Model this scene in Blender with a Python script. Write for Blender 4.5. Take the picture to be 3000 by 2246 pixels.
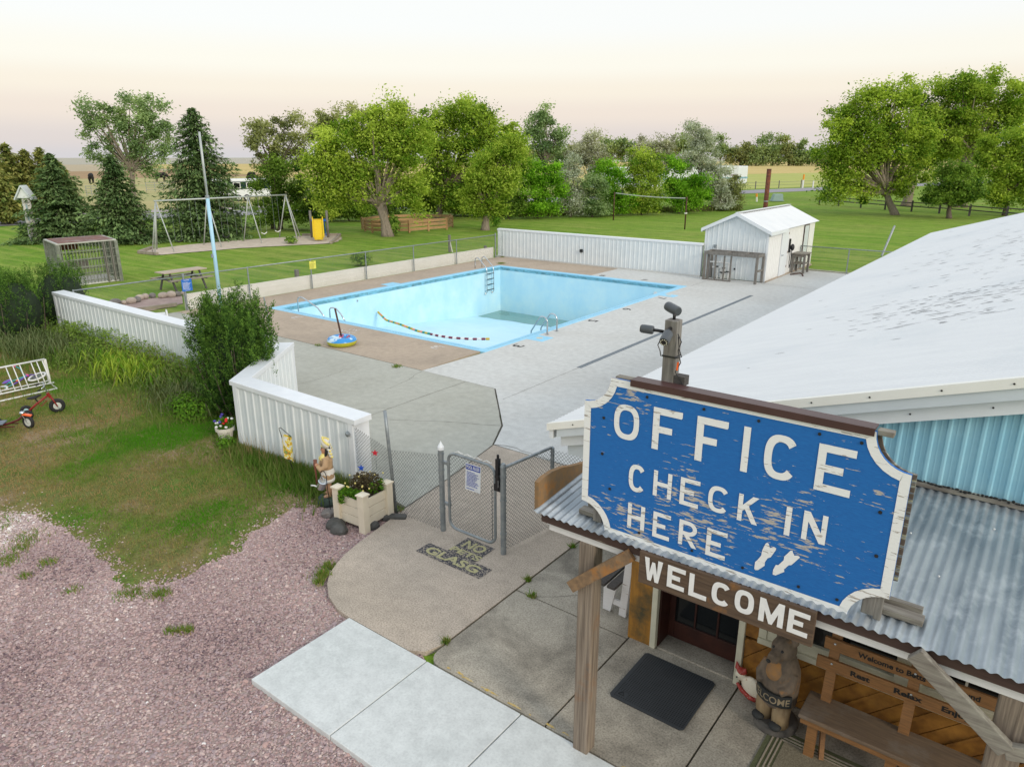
import bpy, bmesh, math, random
import numpy as np
from mathutils import Vector, Matrix

for o in list(bpy.data.objects): bpy.data.objects.remove(o)
scene = bpy.context.scene
col = scene.collection
R = math.radians
rng = np.random.default_rng(7)
random.seed(7)

# ------------------------------------------------------------------ camera
FPX, HOR, CAMZ, TH = 2095.0, 460.0, 5.2, R(37.3)
PITCH = math.atan((1123.0 - HOR) / FPX)
cam_d = bpy.data.cameras.new('camera')
cam_d.sensor_width = 36.0
cam_d.lens = 36.0 * FPX / 3000.0
cam_d.clip_start = 0.1
cam_d.clip_end = 9000.0
cam = bpy.data.objects.new('camera', cam_d)
col.objects.link(cam)
cam.location = (0, 0, CAMZ)
cam.rotation_euler = (math.pi / 2 - PITCH, 0, TH)
scene.camera = cam

# ------------------------------------------------------------------ sky, sun, exposure
SUN_EL, SUN_AZ = R(24), R(105)          # low western light from the +X side
world = bpy.data.worlds.new('World'); scene.world = world; world.use_nodes = True
wn, wl = world.node_tree.nodes, world.node_tree.links
bg = wn['Background']
sky = wn.new('ShaderNodeTexSky'); sky.sky_type = 'NISHITA'; sky.sun_disc = False
sky.sun_elevation = SUN_EL; sky.sun_rotation = SUN_AZ; sky.air_density = 1.0; sky.dust_density = 2.0
tc = wn.new('ShaderNodeTexCoord'); sp = wn.new('ShaderNodeSeparateXYZ')
wl.new(tc.outputs['Generated'], sp.inputs[0])
rmp = wn.new('ShaderNodeValToRGB'); wl.new(sp.outputs['Z'], rmp.inputs[0])
rmp.color_ramp.interpolation = 'EASE'
SKYC = [(0.0, (.62, .60, .62)), (.022, (.68, .62, .60)), (.055, (.79, .695, .615)), (.082, (.85, .775, .66)),
        (.112, (.88, .85, .755)), (.16, (.86, .87, .85)), (.30, (.88, .91, .93)), (1.0, (.82, .90, 1.0))]
e = rmp.color_ramp.elements
while len(e) < len(SKYC): e.new(0.5)
for el, (p, c) in zip(e, SKYC): el.position = p; el.color = (*c, 1)
scl = wn.new('ShaderNodeMixRGB'); scl.blend_type = 'MULTIPLY'; scl.inputs[0].default_value = 1
scl.inputs[2].default_value = (8.6, 8.6, 8.6, 1)
wl.new(rmp.outputs[0], scl.inputs[1])
mxs = wn.new('ShaderNodeMixRGB'); mxs.inputs[0].default_value = 0.93
wl.new(sky.outputs[0], mxs.inputs[1]); wl.new(scl.outputs[0], mxs.inputs[2])
wl.new(mxs.outputs[0], bg.inputs['Color'])
bg.inputs['Strength'].default_value = 0.12
sun_d = bpy.data.lights.new('sun', 'SUN'); sun_d.energy = 1.5; sun_d.angle = R(14); sun_d.color = (1, .89, .74)
sun = bpy.data.objects.new('sun', sun_d); col.objects.link(sun)
sd = Vector((math.sin(SUN_AZ) * math.cos(SUN_EL), math.cos(SUN_AZ) * math.cos(SUN_EL), math.sin(SUN_EL)))
sun.rotation_euler = (-sd).to_track_quat('-Z', 'Y').to_euler()
vs = scene.view_settings
vs.view_transform = 'Standard'; vs.look = 'None'; vs.exposure = 0.18; vs.gamma = 1.0; vs.use_curve_mapping = False
scene.cycles.max_bounces = 4; scene.cycles.diffuse_bounces = 3; scene.cycles.glossy_bounces = 2
scene.cycles.transmission_bounces = 3; scene.cycles.transparent_max_bounces = 6
scene.cycles.use_adaptive_sampling = True
scene.cycles.use_denoising = True

# ------------------------------------------------------------------ ground geometry of the view
FW = np.array([-math.sin(TH) * math.cos(PITCH), math.cos(TH) * math.cos(PITCH), -math.sin(PITCH)])
RT = np.array([math.cos(TH), math.sin(TH), 0.0]); UPV = np.cross(RT, FW)
FH = np.array([-math.sin(TH), math.cos(TH), 0.0]); ZV = np.array([0, 0, 1.0])
def at(x, y, z=0.0):
    d = FW * FPX + RT * (x - 1500.0) - UPV * (y - 1123.0)
    return np.array([0, 0, CAMZ]) + d * ((z - CAMZ) / d[2])
def mpp(p): return float((np.asarray(p, float) - np.array([0, 0, CAMZ])) @ FW) / FPX

# ------------------------------------------------------------------ object helpers
def tag(o, label=None, cat=None, group=None, kind=None):
    if label: o['label'] = label
    if cat: o['category'] = cat
    if group: o['group'] = group
    if kind: o['kind'] = kind
    return o
def thing(name, label, cat, loc=(0, 0, 0), rz=0.0, group=None):
    o = bpy.data.objects.new(name, None); col.objects.link(o)
    o.location = loc; o.rotation_euler = (0, 0, rz); o.empty_display_size = .1
    return tag(o, label, cat, group)
def pmat(p): return Matrix.Translation(p.location) @ p.rotation_euler.to_matrix().to_4x4()
def attach(o, parent, local):
    if parent is not None:
        o.parent = parent
        if not local and parent.type == 'EMPTY': o.matrix_parent_inverse = pmat(parent).inverted()
def npmesh(name, V, F, mat=None, parent=None, local=False, tint=None, smooth=False):
    V = np.asarray(V, np.float32); F = np.asarray(F, np.int32); k = F.shape[1]
    me = bpy.data.meshes.new(name)
    me.vertices.add(len(V)); me.vertices.foreach_set('co', V.ravel())
    me.loops.add(F.size); me.loops.foreach_set('vertex_index', F.ravel())
    me.polygons.add(len(F)); me.polygons.foreach_set('loop_start', np.arange(0, F.size, k, dtype=np.int32))
    me.polygons.foreach_set('loop_total', np.full(len(F), k, np.int32))
    if tint is not None:
        a = me.attributes.new('tint', 'FLOAT', 'POINT'); a.data.foreach_set('value', np.asarray(tint, np.float32))
    me.update(calc_edges=True)
    if smooth: me.polygons.foreach_set('use_smooth', np.ones(len(F), bool))
    if mat: me.materials.append(mat)
    o = bpy.data.objects.new(name, me); col.objects.link(o)
    attach(o, parent, local)
    return o
class MB:
    def __init__(s): s.V = []; s.F = []
    def add(s, V, F):
        b = len(s.V); s.V += [tuple(map(float, v)) for v in V]; s.F += [tuple(b + i for i in f) for f in F]; return s
    def box(s, c, d, rz=0.0, M=None):
        x, y, z = d[0] / 2, d[1] / 2, d[2] / 2
        P = [Vector((a * x, b * y, g * z)) for g in (-1, 1) for b in (-1, 1) for a in (-1, 1)]
        m = M if M is not None else Matrix.Rotation(rz, 3, 'Z')
        c = Vector(c)
        return s.add([c + m @ p for p in P], [(0, 2, 3, 1), (4, 5, 7, 6), (0, 1, 5, 4), (2, 6, 7, 3), (0, 4, 6, 2), (1, 3, 7, 5)])
    def bb(s, x0, x1, y0, y1, z0, z1): return s.box(((x0 + x1) / 2, (y0 + y1) / 2, (z0 + z1) / 2), (abs(x1 - x0), abs(y1 - y0), abs(z1 - z0)))
    def beam(s, a, b, w, h, up=(0, 0, 1)):
        a, b = Vector(a), Vector(b); d = (b - a); L = d.length; d.normalize(); up = Vector(up)
        if abs(d.dot(up)) > .99: up = Vector((0, 1, 0))
        sx = d.cross(up).normalized(); uz = sx.cross(d)
        M = Matrix((sx, d, uz)).transposed()
        return s.box((a + b) / 2, (w, L, h), M=M)
    def tube(s, pts, r, n=8, cap=True):
        pts = [Vector(p) for p in pts]; rs = r if isinstance(r, (list, tuple)) else [r] * len(pts)
        V = []; ref = None
        for i, p in enumerate(pts):
            t = (pts[min(i + 1, len(pts) - 1)] - pts[max(i - 1, 0)]).normalized()
            if ref is None:
                ref = Vector((0, 0, 1)) if abs(t.z) < .9 else Vector((1, 0, 0))
            u = (ref - t * ref.dot(t)).normalized(); v = t.cross(u); ref = u
            for k in range(n):
                a = 2 * math.pi * k / n
                V.append(p + (u * math.cos(a) + v * math.sin(a)) * rs[i])
        F = [(i * n + k, i * n + (k + 1) % n, (i + 1) * n + (k + 1) % n, (i + 1) * n + k) for i in range(len(pts) - 1) for k in range(n)]
        if cap: F += [tuple(range(n - 1, -1, -1)), tuple((len(pts) - 1) * n + k for k in range(n))]
        return s.add(V, F)
    def loop(s, pts, r, n=6):
        pts = [Vector(p) for p in pts]; m = len(pts); V = []
        nrm = Vector((0, 0, 0))
        for i in range(m): nrm += pts[i].cross(pts[(i + 1) % m])
        c = sum(pts, Vector()) / m
        nrm = sum(((pts[i] - c).cross(pts[(i + 1) % m] - c) for i in range(m)), Vector()).normalized()
        for i, p in enumerate(pts):
            t = (pts[(i + 1) % m] - pts[i - 1]).normalized(); v = t.cross(nrm)
            for k in range(n):
                a = 2 * math.pi * k / n
                V.append(p + (nrm * math.cos(a) + v * math.sin(a)) * r)
        F = [(i * n + k, i * n + (k + 1) % n, ((i + 1) % m) * n + (k + 1) % n, ((i + 1) % m) * n + k) for i in range(m) for k in range(n)]
        return s.add(V, F)
    def lathe(s, prof, c=(0, 0, 0), n=16, ax='z', M=None):
        V = []
        m = M if M is not None else {'z': Matrix.Identity(3), 'x': Matrix.Rotation(math.pi / 2, 3, 'Y'), 'y': Matrix.Rotation(-math.pi / 2, 3, 'X')}[ax]
        c = Vector(c)
        for r, z in prof:
            for k in range(n):
                a = 2 * math.pi * k / n
                V.append(c + m @ Vector((r * math.cos(a), r * math.sin(a), z)))
        F = [(i * n + k, i * n + (k + 1) % n, (i + 1) * n + (k + 1) % n, (i + 1) * n + k) for i in range(len(prof) - 1) for k in range(n)]
        F += [tuple(range(n - 1, -1, -1)), tuple((len(prof) - 1) * n + k for k in range(n))]
        return s.add(V, F)
    def sph(s, c, r, n=12, m=8):
        r = (r, r, r) if not isinstance(r, (tuple, list)) else r
        V = []; F = []
        for j in range(1, m):
            p = math.pi * j / m
            for k in range(n):
                a = 2 * math.pi * k / n
                V.append((c[0] + r[0] * math.sin(p) * math.cos(a), c[1] + r[1] * math.sin(p) * math.sin(a), c[2] - r[2] * math.cos(p)))
        V += [(c[0], c[1], c[2] - r[2]), (c[0], c[1], c[2] + r[2])]
        b = (m - 1) * n
        for j in range(m - 2): F += [(j * n + k, j * n + (k + 1) % n, (j + 1) * n + (k + 1) % n, (j + 1) * n + k) for k in range(n)]
        F += [(b, (k + 1) % n, k) for k in range(n)] + [((m - 2) * n + k, (m - 2) * n + (k + 1) % n, b + 1) for k in range(n)]
        return s.add(V, F)
    def prism(s, poly, vec):
        n = len(poly); v = Vector(vec); P = [Vector(p) for p in poly]
        F = [tuple(range(n - 1, -1, -1)), tuple(range(n, 2 * n))] + [(i, (i + 1) % n, n + (i + 1) % n, n + i) for i in range(n)]
        return s.add(P + [p + v for p in P], F)
    def face(s, *P): return s.add(P, [tuple(range(len(P)))])
    def build(s, name, mat=None, parent=None, local=False, smooth=False, bevel=0.0, fix=True):
        me = bpy.data.meshes.new(name); me.from_pydata(s.V, [], s.F)
        if fix:
            bm = bmesh.new(); bm.from_mesh(me); bmesh.ops.recalc_face_normals(bm, faces=bm.faces); bm.to_mesh(me); bm.free()
        me.update()
        if mat: me.materials.append(mat)
        if smooth:
            for p in me.polygons: p.use_smooth = True
        o = bpy.data.objects.new(name, me); col.objects.link(o); attach(o, parent, local)
        if bevel:
            b = o.modifiers.new('bevel', 'BEVEL'); b.width = bevel; b.segments = 2; b.limit_method = 'ANGLE'
        return o
def copy_tree(o, parent=None):
    c = o.copy(); col.objects.link(c)
    if parent is not None: c.parent = parent
    for ch in list(o.children): copy_tree(ch, c)
    return c
def blob(name, mb, mat, parent=None, voxel=.012, smooth=4, local=False):
    o = mb.build(name, mat, parent, local)
    r = o.modifiers.new('remesh', 'REMESH'); r.mode = 'VOXEL'; r.voxel_size = voxel; r.use_smooth_shade = True
    if smooth:
        sm = o.modifiers.new('smooth', 'SMOOTH'); sm.iterations = smooth; sm.factor = .5
    return o

# ------------------------------------------------------------------ lettering (mesh glyphs)
_glyph = {}
def glyph(s, bold=0.0):
    key = (s, bold)
    if key not in _glyph:
        cu = bpy.data.curves.new('lettering', 'FONT'); cu.body = s; cu.offset = bold; cu.resolution_u = 4
        ob = bpy.data.objects.new('lettering', cu); col.objects.link(ob)
        dg = bpy.context.evaluated_depsgraph_get()
        me = bpy.data.meshes.new_from_object(ob.evaluated_get(dg))
        V = np.array([v.co[:2] for v in me.vertices]); F = [tuple(p.vertices) for p in me.polygons]
        bpy.data.objects.remove(ob); bpy.data.curves.remove(cu); bpy.data.meshes.remove(me)
        lo, hi = V.min(0), V.max(0)
        _glyph[key] = ((V - lo) / (hi - lo), F, (hi - lo))
    return _glyph[key]
def write(mb, s, o, ux, uy, bold=0.0):
    """put the string into the rectangle o + [0..1]*ux + [0..1]*uy (ux, uy vectors; uy=None keeps proportion)"""
    V, F, sz = glyph(s, bold); o, ux = Vector(o), Vector(ux)
    uy = Vector(uy)
    return mb.add([o + ux * float(v[0]) + uy * float(v[1]) for v in V], F)
for s_, b_ in [(c, .022) for c in 'OFICEHKNR'] + [(c, .05) for c in 'WELCOM'] + [('3', .01), ('5', .01), ('6', .01), ('7', .01), ('8', .01), ('NO', .03), ('PETS', .03), ('GLASG', .03), ('DIVING', .02), ('POOL RULES', .03), ('Pool Rules', .02), ('Thank you!', .02), ('Welcome to Betts Campground', .035), ('Rest', .04), ('Relax', .04), ('Enjoy', .04), ('WELCOME', .01)]:
    glyph(s_, b_)

# ------------------------------------------------------------------ materials
def base_mat(name):
    m = bpy.data.materials.new(name); m.use_nodes = True
    return m, m.node_tree.nodes, m.node_tree.links, m.node_tree.nodes['Principled BSDF']
def coords(n, l, scale=(1, 1, 1), rot=(0, 0, 0)):
    t = n.new('ShaderNodeTexCoord'); mp = n.new('ShaderNodeMapping'); mp.inputs['Scale'].default_value = scale; mp.inputs['Rotation'].default_value = rot
    l.new(t.outputs['Object'], mp.inputs[0]); return mp.outputs[0]
def noise(n, l, vec, scale, detail=5, rough=.55, dist=0):
    x = n.new('ShaderNodeTexNoise'); x.inputs['Scale'].default_value = scale; x.inputs['Detail'].default_value = detail
    x.inputs['Roughness'].default_value = rough; x.inputs['Distortion'].default_value = dist; l.new(vec, x.inputs['Vector']); return x.outputs['Fac']
def ramp(n, l, fac, stops):
    r = n.new('ShaderNodeValToRGB'); e = r.color_ramp.elements
    while len(e) < len(stops): e.new(.5)
    for el, (p, c) in zip(e, stops):
        el.position = p; el.color = (*c, 1) if isinstance(c, (tuple, list)) else (c, c, c, 1)
    l.new(fac, r.inputs[0]); return r.outputs[0]
def mix(n, l, fac, a, b, mode='MIX'):
    m = n.new('ShaderNodeMixRGB'); m.blend_type = mode
    for i, v in ((0, fac), (1, a), (2, b)):
        if hasattr(v, 'is_linked'): l.new(v, m.inputs[i])
        elif i == 0: m.inputs[0].default_value = v
        else: m.inputs[i].default_value = (*v, 1)
    return m.outputs[0]
def bump(n, l, p, h, strength, dist=.01):
    b = n.new('ShaderNodeBump'); b.inputs['Strength'].default_value = strength; b.inputs['Distance'].default_value = dist
    l.new(h, b.inputs['Height']); l.new(b.outputs[0], p.inputs['Normal'])
def mat(name, c1, c2=None, scale=4, stretch=(1, 1, 1), rough=.7, metal=0.0, bmp=.15, lo=.35, hi=.65, dirt=None, dscale=1.2, dlo=.5, dhi=.75, damt=1.0, detail=6, spec=.4):
    m, n, l, p = base_mat(name); v = coords(n, l, stretch)
    c2 = c2 or tuple(x * .82 for x in c1)
    f = noise(n, l, v, scale, detail); c = ramp(n, l, f, [(lo, c1), (hi, c2)])
    if dirt:
        g = noise(n, l, coords(n, l), dscale, 7, .65)
        c = mix(n, l, ramp(n, l, g, [(dlo, 0.0), (dhi, damt)]), c, dirt)
    l.new(c, p.inputs['Base Color']); p.inputs['Roughness'].default_value = rough; p.inputs['Metallic'].default_value = metal
    p.inputs['Specular IOR Level'].default_value = spec
    if bmp: bump(n, l, p, f, bmp)
    return m
def plain(name, c, rough=.5, metal=0.0, spec=.4): return mat(name, c, tuple(x * .88 for x in c), 9, rough=rough, metal=metal, bmp=.03, spec=spec)
def peel(name, p1, p2, wood, stretch, thr, scale=3.0, big_w=.28):
    m, n, l, p = base_mat(name); v = coords(n, l, stretch)
    a = noise(n, l, v, scale, 8, .62, .2); big = noise(n, l, coords(n, l), 1.6, 4)
    pc = ramp(n, l, noise(n, l, v, scale * 2.2, 5), [(.3, p1), (.7, p2)])
    th = n.new('ShaderNodeMath'); th.operation = 'MULTIPLY_ADD'; l.new(big, th.inputs[0]); th.inputs[1].default_value = big_w; l.new(a, th.inputs[2])
    nz = n.new('ShaderNodeMath'); nz.operation = 'DIVIDE'; l.new(th.outputs[0], nz.inputs[0]); nz.inputs[1].default_value = 1 + big_w
    k = ramp(n, l, nz.outputs[0], [(thr / (1 + big_w), 0.0), ((thr + .014) / (1 + big_w), 1.0)])
    wc = ramp(n, l, noise(n, l, v, scale * 3, 4), [(.3, wood), (.7, tuple(x * .6 for x in wood))])
    l.new(mix(n, l, k, pc, wc), p.inputs['Base Color']); p.inputs['Roughness'].default_value = .72
    bump(n, l, p, mix(n, l, .5, k, a), .35, .006)
    return m
def concrete(name, c, stain, speck=.5, sc=.5, lo=.45, hi=.72, fine=70, extra=None):
    m, n, l, p = base_mat(name); v = coords(n, l)
    f1 = noise(n, l, v, sc, 8, .62, .4); f2 = noise(n, l, v, fine, 3); f3 = noise(n, l, v, 6, 6, .6)
    cc = ramp(n, l, f1, [(lo, c), (hi, stain)])
    cc = mix(n, l, .5, cc, ramp(n, l, f3, [(.3, .86), (.7, 1.08)]), 'MULTIPLY') if False else mix(n, l, 1.0, cc, ramp(n, l, f3, [(.25, .86), (.75, 1.1)]), 'MULTIPLY')
    cc = mix(n, l, speck, cc, ramp(n, l, f2, [(.3, .62), (.5, 1.0), (.7, 1.25)]), 'MULTIPLY')
    if extra:
        g = noise(n, l, coords(n, l, extra[3] if len(extra) > 3 else (1, 1, 1)), extra[1], 7, .7); cc = mix(n, l, ramp(n, l, g, [(extra[2], 0.0), (extra[2] + .06, .9)]), cc, extra[0])
    l.new(cc, p.inputs['Base Color']); p.inputs['Roughness'].default_value = .85; p.inputs['Specular IOR Level'].default_value = .25
    bump(n, l, p, f2, .25, .004); return m
def leafmat(name, a, b, trans=.3, rough=.5):
    m = bpy.data.materials.new(name); m.use_nodes = True; n, l = m.node_tree.nodes, m.node_tree.links
    n.remove(n['Principled BSDF']); at_ = n.new('ShaderNodeAttribute'); at_.attribute_name = 'tint'
    c = ramp(n, l, at_.outputs['Fac'], [(0.0, a), (1.0, b)])
    p = n.new('ShaderNodeBsdfDiffuse'); l.new(c, p.inputs[0])
    t = n.new('ShaderNodeBsdfTranslucent'); l.new(mix(n, l, 1.0, c, (1.2, 1.15, .75), 'MULTIPLY'), t.inputs[0])
    x = n.new('ShaderNodeMixShader'); x.inputs[0].default_value = trans
    l.new(p.outputs[0], x.inputs[1]); l.new(t.outputs[0], x.inputs[2]); l.new(x.outputs[0], n['Material Output'].inputs[0])
    return m
def tintmat(name, stops, rough=.8):
    m, n, l, p = base_mat(name); a = n.new('ShaderNodeAttribute'); a.attribute_name = 'tint'
    l.new(ramp(n, l, a.outputs['Fac'], stops), p.inputs['Base Color']); p.inputs['Roughness'].default_value = rough; p.inputs['Specular IOR Level'].default_value = .2; return m

M = {}
M['white_metal'] = mat('white_siding', (.72, .76, .77), (.66, .71, .73), 3, rough=.42, bmp=.03, dirt=(.52, .53, .49), dscale=1.6, dlo=.55, dhi=.9, damt=.35)
M['white_cap'] = mat('white_cap', (.76, .79, .81), (.72, .75, .78), 5, rough=.35, bmp=.02)
M['cream_board'] = mat('cream_board', (.84, .83, .77), (.80, .79, .72), 2, rough=.6, bmp=.05, dirt=(.55, .52, .42), dscale=1.5, dlo=.6, dhi=.9, damt=.5)
M['galv'] = mat('galvanised', (.34, .37, .38), (.24, .27, .29), 12, rough=.45, metal=.55, bmp=.04)
M['wire'] = mat('wire', (.19, .20, .20), (.13, .14, .14), 12, rough=.5, metal=.4, bmp=0)
M['chrome'] = mat('polished_steel', (.62, .65, .67), (.5, .53, .55), 8, rough=.2, metal=.9, bmp=0)
M['dark_metal'] = plain('black_metal', (.018, .018, .02), .4)
M['rust'] = mat('rusty_iron', (.16, .05, .025), (.08, .03, .02), 9, rough=.8, bmp=.2, dirt=(.25, .09, .03), dscale=5)
M['rust_post'] = mat('rusty_post', (.10, .045, .028), (.06, .03, .022), 6, rough=.8, bmp=.2)
M['greywood'] = mat('weathered_timber', (.245, .23, .21), (.135, .125, .112), 5, (9, 9, .7), .85, bmp=.4, dirt=(.10, .085, .07), dscale=2, dlo=.55, dhi=.8)
M['greywoodx'] = mat('weathered_timber_level', (.27, .25, .21), (.15, .13, .11), 5, (.8, 9, 9), .85, bmp=.4, dirt=(.34, .33, .27), dscale=2, dlo=.5, dhi=.8)
M['postwood'] = mat('porch_timber', (.29, .235, .18), (.14, .11, .085), 4, (16, 16, .45), .85, bmp=.6, dirt=(.25, .13, .06), dscale=2.2, dlo=.58, dhi=.74)
M['orange'] = mat('stained_plank', (.36, .165, .028), (.19, .08, .014), 4, (2, 2, 2), .55, bmp=.12, dirt=(.13, .07, .02), dscale=2.2, dlo=.52, dhi=.8)
M['benchwood'] = mat('bench_timber', (.29, .14, .05), (.19, .095, .036), 6, (1.2, 12, 12), .6, bmp=.15)
M['benchseat'] = mat('bench_seat', (.20, .14, .09), (.14, .10, .07), 5, (1.2, 10, 10), .7, bmp=.2, dirt=(.22, .19, .16), dscale=3)
M['penwood'] = mat('pen_timber', (.52, .31, .15), (.36, .22, .11), 4, (2, 2, 8), .8, bmp=.2, dirt=(.25, .18, .12), dscale=.8)
M['darkwood'] = mat('dark_timber', (.10, .09, .085), (.06, .055, .05), 5, (3, 12, 12), .8, bmp=.3)
M['brown'] = peel('brown_fascia_paint', (.065, .035, .026), (.045, .024, .018), (.42, .36, .28), (1.3, 14, 14), .80)
M['brown_cap'] = mat('brown_flashing', (.085, .042, .04), (.065, .032, .03), 4, rough=.4, bmp=.03)
M['whitepaint'] = peel('old_white_paint', (.74, .73, .72), (.66, .65, .64), (.45, .34, .28), (1.5, 10, 10), .80)
M['signblue'] = peel('sign_blue_paint', (.008, .15, .47), (.005, .115, .40), (.55, .51, .47), (1.8, 10, 11), .995, 5.6, .75)
M['signwhite'] = peel('sign_white_paint', (.84, .845, .84), (.78, .785, .78), (.50, .45, .40), (1.6, 10, 14), .745, 4.6)
M['welcomewood'] = mat('welcome_board_wood', (.125, .082, .052), (.075, .047, .03), 4, (1, 14, 14), .75, bmp=.35, dirt=(.30, .13, .03), dscale=3.2, dlo=.62, dhi=.76)
M['lettering_white'] = mat('white_lettering', (.80, .80, .79), (.72, .72, .72), 20, rough=.7, bmp=.1)
M['black'] = plain('black_print', (.012, .012, .012), .6)
M['bluewall'] = mat('blue_siding', (.33, .59, .70), (.27, .53, .66), 2.5, rough=.5, bmp=.03, dirt=(.30, .55, .63), dscale=1.3)
M['roofwhite'] = mat('white_roof_paint', (.735, .75, .75), (.70, .715, .72), 2, (.5, 3, 1), rough=.5, bmp=.04, dirt=(.56, .60, .625), dscale=.6, dlo=.5, dhi=.8, damt=.6)
M['gray_trim'] = mat('grey_white_trim', (.62, .67, .70), (.57, .62, .65), 3, rough=.45, bmp=.02)
M['cream'] = mat('cream_paint', (.62, .60, .47), (.54, .52, .40), 6, rough=.6, bmp=.06, dirt=(.35, .33, .25), dscale=4, dlo=.6, dhi=.8)
M['doorbrown'] = mat('door_brown', (.055, .018, .012), (.035, .012, .009), 6, rough=.45, bmp=.06)
M['glass'] = mat('dark_glass', (.012, .014, .015), (.008, .01, .011), 2, rough=.08, bmp=0, spec=.6)
M['tan_deck'] = concrete('old_tan_concrete', (.45, .365, .28), (.36, .295, .23), .5, .5, fine=60)
M['mid_deck'] = concrete('grey_green_concrete', (.43, .43, .375), (.37, .365, .31), .4, .45, fine=60)
M['new_deck'] = concrete('pale_concrete', (.585, .59, .565), (.49, .475, .435), .35, .22, .42, .8, fine=50)
M['walk'] = concrete('exposed_aggregate_walk', (.47, .40, .325), (.37, .32, .26), 1.0, .7, fine=55)
M['porch_slab'] = concrete('porch_concrete', (.40, .365, .30), (.155, .14, .115), .9, .9, .44, .66, fine=55)
M['sidewalk'] = concrete('new_sidewalk_concrete', (.63, .655, .64), (.56, .59, .575), .25, .8, fine=45)
M['poolwall'] = mat('pool_paint', (.50, .77, .89), (.44, .725, .87), 1.1, (1.6, 1.6, .5), .55, bmp=.03, dirt=(.60, .82, .88), dscale=.9, dlo=.45, dhi=.7, damt=.9)
M['poolfloor'] = mat('pool_floor_paint', (.58, .83, .92), (.52, .78, .90), .8, rough=.55, bmp=.02, dirt=(.52, .74, .80), dscale=.55, dlo=.52, dhi=.72, damt=.7)
M['coping'] = mat('pool_coping_paint', (.31, .63, .82), (.26, .57, .78), 3, rough=.55, bmp=.05, dirt=(.33, .66, .84), dscale=2)
M['poolband'] = mat('pool_waterline_band', (.20, .50, .66), (.10, .26, .33), 3.5, (1, 1, 3), .6, bmp=.05, dirt=(.10, .22, .25), dscale=5, dlo=.5, dhi=.7)
M['puddle'] = plain('green_puddle', (.22, .43, .37), .06, spec=.6)
M['puddle'].node_tree.nodes['Principled BSDF'].inputs['Alpha'].default_value = .72
M['yellow'] = plain('yellow_plastic', (.80, .56, .03), .35)
M['redpaint'] = plain('red_paint', (.28, .025, .02), .35)
M['dark_red'] = plain('dark_red_paint', (.10, .012, .012), .5)
M['rubber'] = plain('black_rubber', (.022, .022, .023), .75)
M['rim'] = plain('pale_rim', (.62, .64, .60), .4)
M['orange_refl'] = plain('orange_reflector', (.85, .13, .02), .3)
M['teal'] = plain('teal_paint', (.02, .36, .38), .35)
M['purple'] = plain('purple_paint', (.17, .08, .42), .35)
M['pink'] = plain('pink_plastic', (.78, .05, .28), .4)
M['whiteplastic'] = plain('white_plastic', (.78, .78, .76), .4)
M['planter'] = mat('cream_planter_vinyl', (.74, .67, .53), (.68, .61, .48), 6, rough=.5, bmp=.03)
M['soil'] = mat('potting_soil', (.05, .035, .022), (.03, .02, .014), 20, rough=.95, bmp=.4)
M['stone'] = mat('field_stone', (.24, .22, .20), (.14, .13, .125), 6, rough=.85, bmp=.3)
M['palestone'] = mat('pale_stone', (.50, .42, .35), (.36, .30, .26), 3, rough=.85, bmp=.3)
M['darkstone'] = mat('dark_stone', (.10, .10, .095), (.06, .06, .055), 6, rough=.85, bmp=.3)
M['bark'] = mat('bark', (.17, .135, .105), (.09, .07, .055), 6, (3, 3, .8), .9, bmp=.5)
M['palebark'] = mat('pale_bark', (.30, .25, .20), (.19, .155, .12), 6, (3, 3, .8), .9, bmp=.5)
M['lightblue'] = mat('pale_blue_pole', (.42, .66, .80), (.36, .60, .76), 4, rough=.5, bmp=.02, dirt=(.55, .40, .30), dscale=6, dlo=.66, dhi=.74)
M['signwhite_flat'] = plain('sign_face_white', (.76, .78, .80), .45)
M['signblue_flat'] = plain('sign_print_blue', (.03, .07, .40), .45)
M['signblue_mid'] = plain('sign_face_blue', (.03, .16, .55), .45)
M['signyellow'] = plain('sign_face_yellow', (.75, .72, .12), .45)
M['asphalt'] = mat('road_surface', (.30, .29, .31), (.26, .25, .27), 1.2, rough=.9, bmp=.05)
M['sand'] = mat('play_sand', (.60, .51, .41), (.49, .41, .32), 3, rough=.95, bmp=.25)
M['skin'] = plain('statue_skin', (.52, .27, .17), .6)
M['skin_leg'] = plain('statue_leg', (.56, .33, .20), .6)
M['tan'] = mat('statue_buckskin', (.48, .32, .18), (.40, .265, .15), 14, rough=.8, bmp=.1)
M['statue_white'] = plain('statue_white', (.78, .75, .68), .6)
M['statue_yellow'] = plain('statue_yellow', (.80, .68, .22), .6)
M['statue_green'] = mat('statue_base_green', (.055, .085, .07), (.035, .055, .045), 8, rough=.7, bmp=.1)
M['wood_red'] = plain('red_brown_wood', (.20, .07, .045), .5)
M['carved'] = mat('carved_log', (.20, .15, .105), (.105, .083, .064), 7, (2, 2, 1), .75, bmp=.5, dirt=(.36, .17, .05), dscale=4.5, dlo=.56, dhi=.66)
M['carved_dark'] = plain('carved_dark', (.03, .032, .032), .7)
M['carved_pale'] = mat('carved_pale', (.32, .26, .17), (.22, .17, .11), 9, rough=.75, bmp=.2)
M['hen_red'] = mat('red_dotted_glaze', (.36, .04, .03), (.62, .38, .28), 60, rough=.35, bmp=0, lo=.6, hi=.68)
M['hen_white'] = mat('cream_dotted_glaze', (.74, .68, .54), (.45, .25, .12), 45, rough=.35, bmp=0, lo=.62, hi=.68)
M['mat_rubber'] = plain('rubber_mat', (.040, .046, .052), .7)
M['mat_hole'] = plain('rubber_mat_holes', (.012, .013, .014), .8)
M['rug_field'] = mat('rug_weave', (.26, .23, .16), (.15, .13, .09), 90, rough=.95, bmp=.3)
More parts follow.
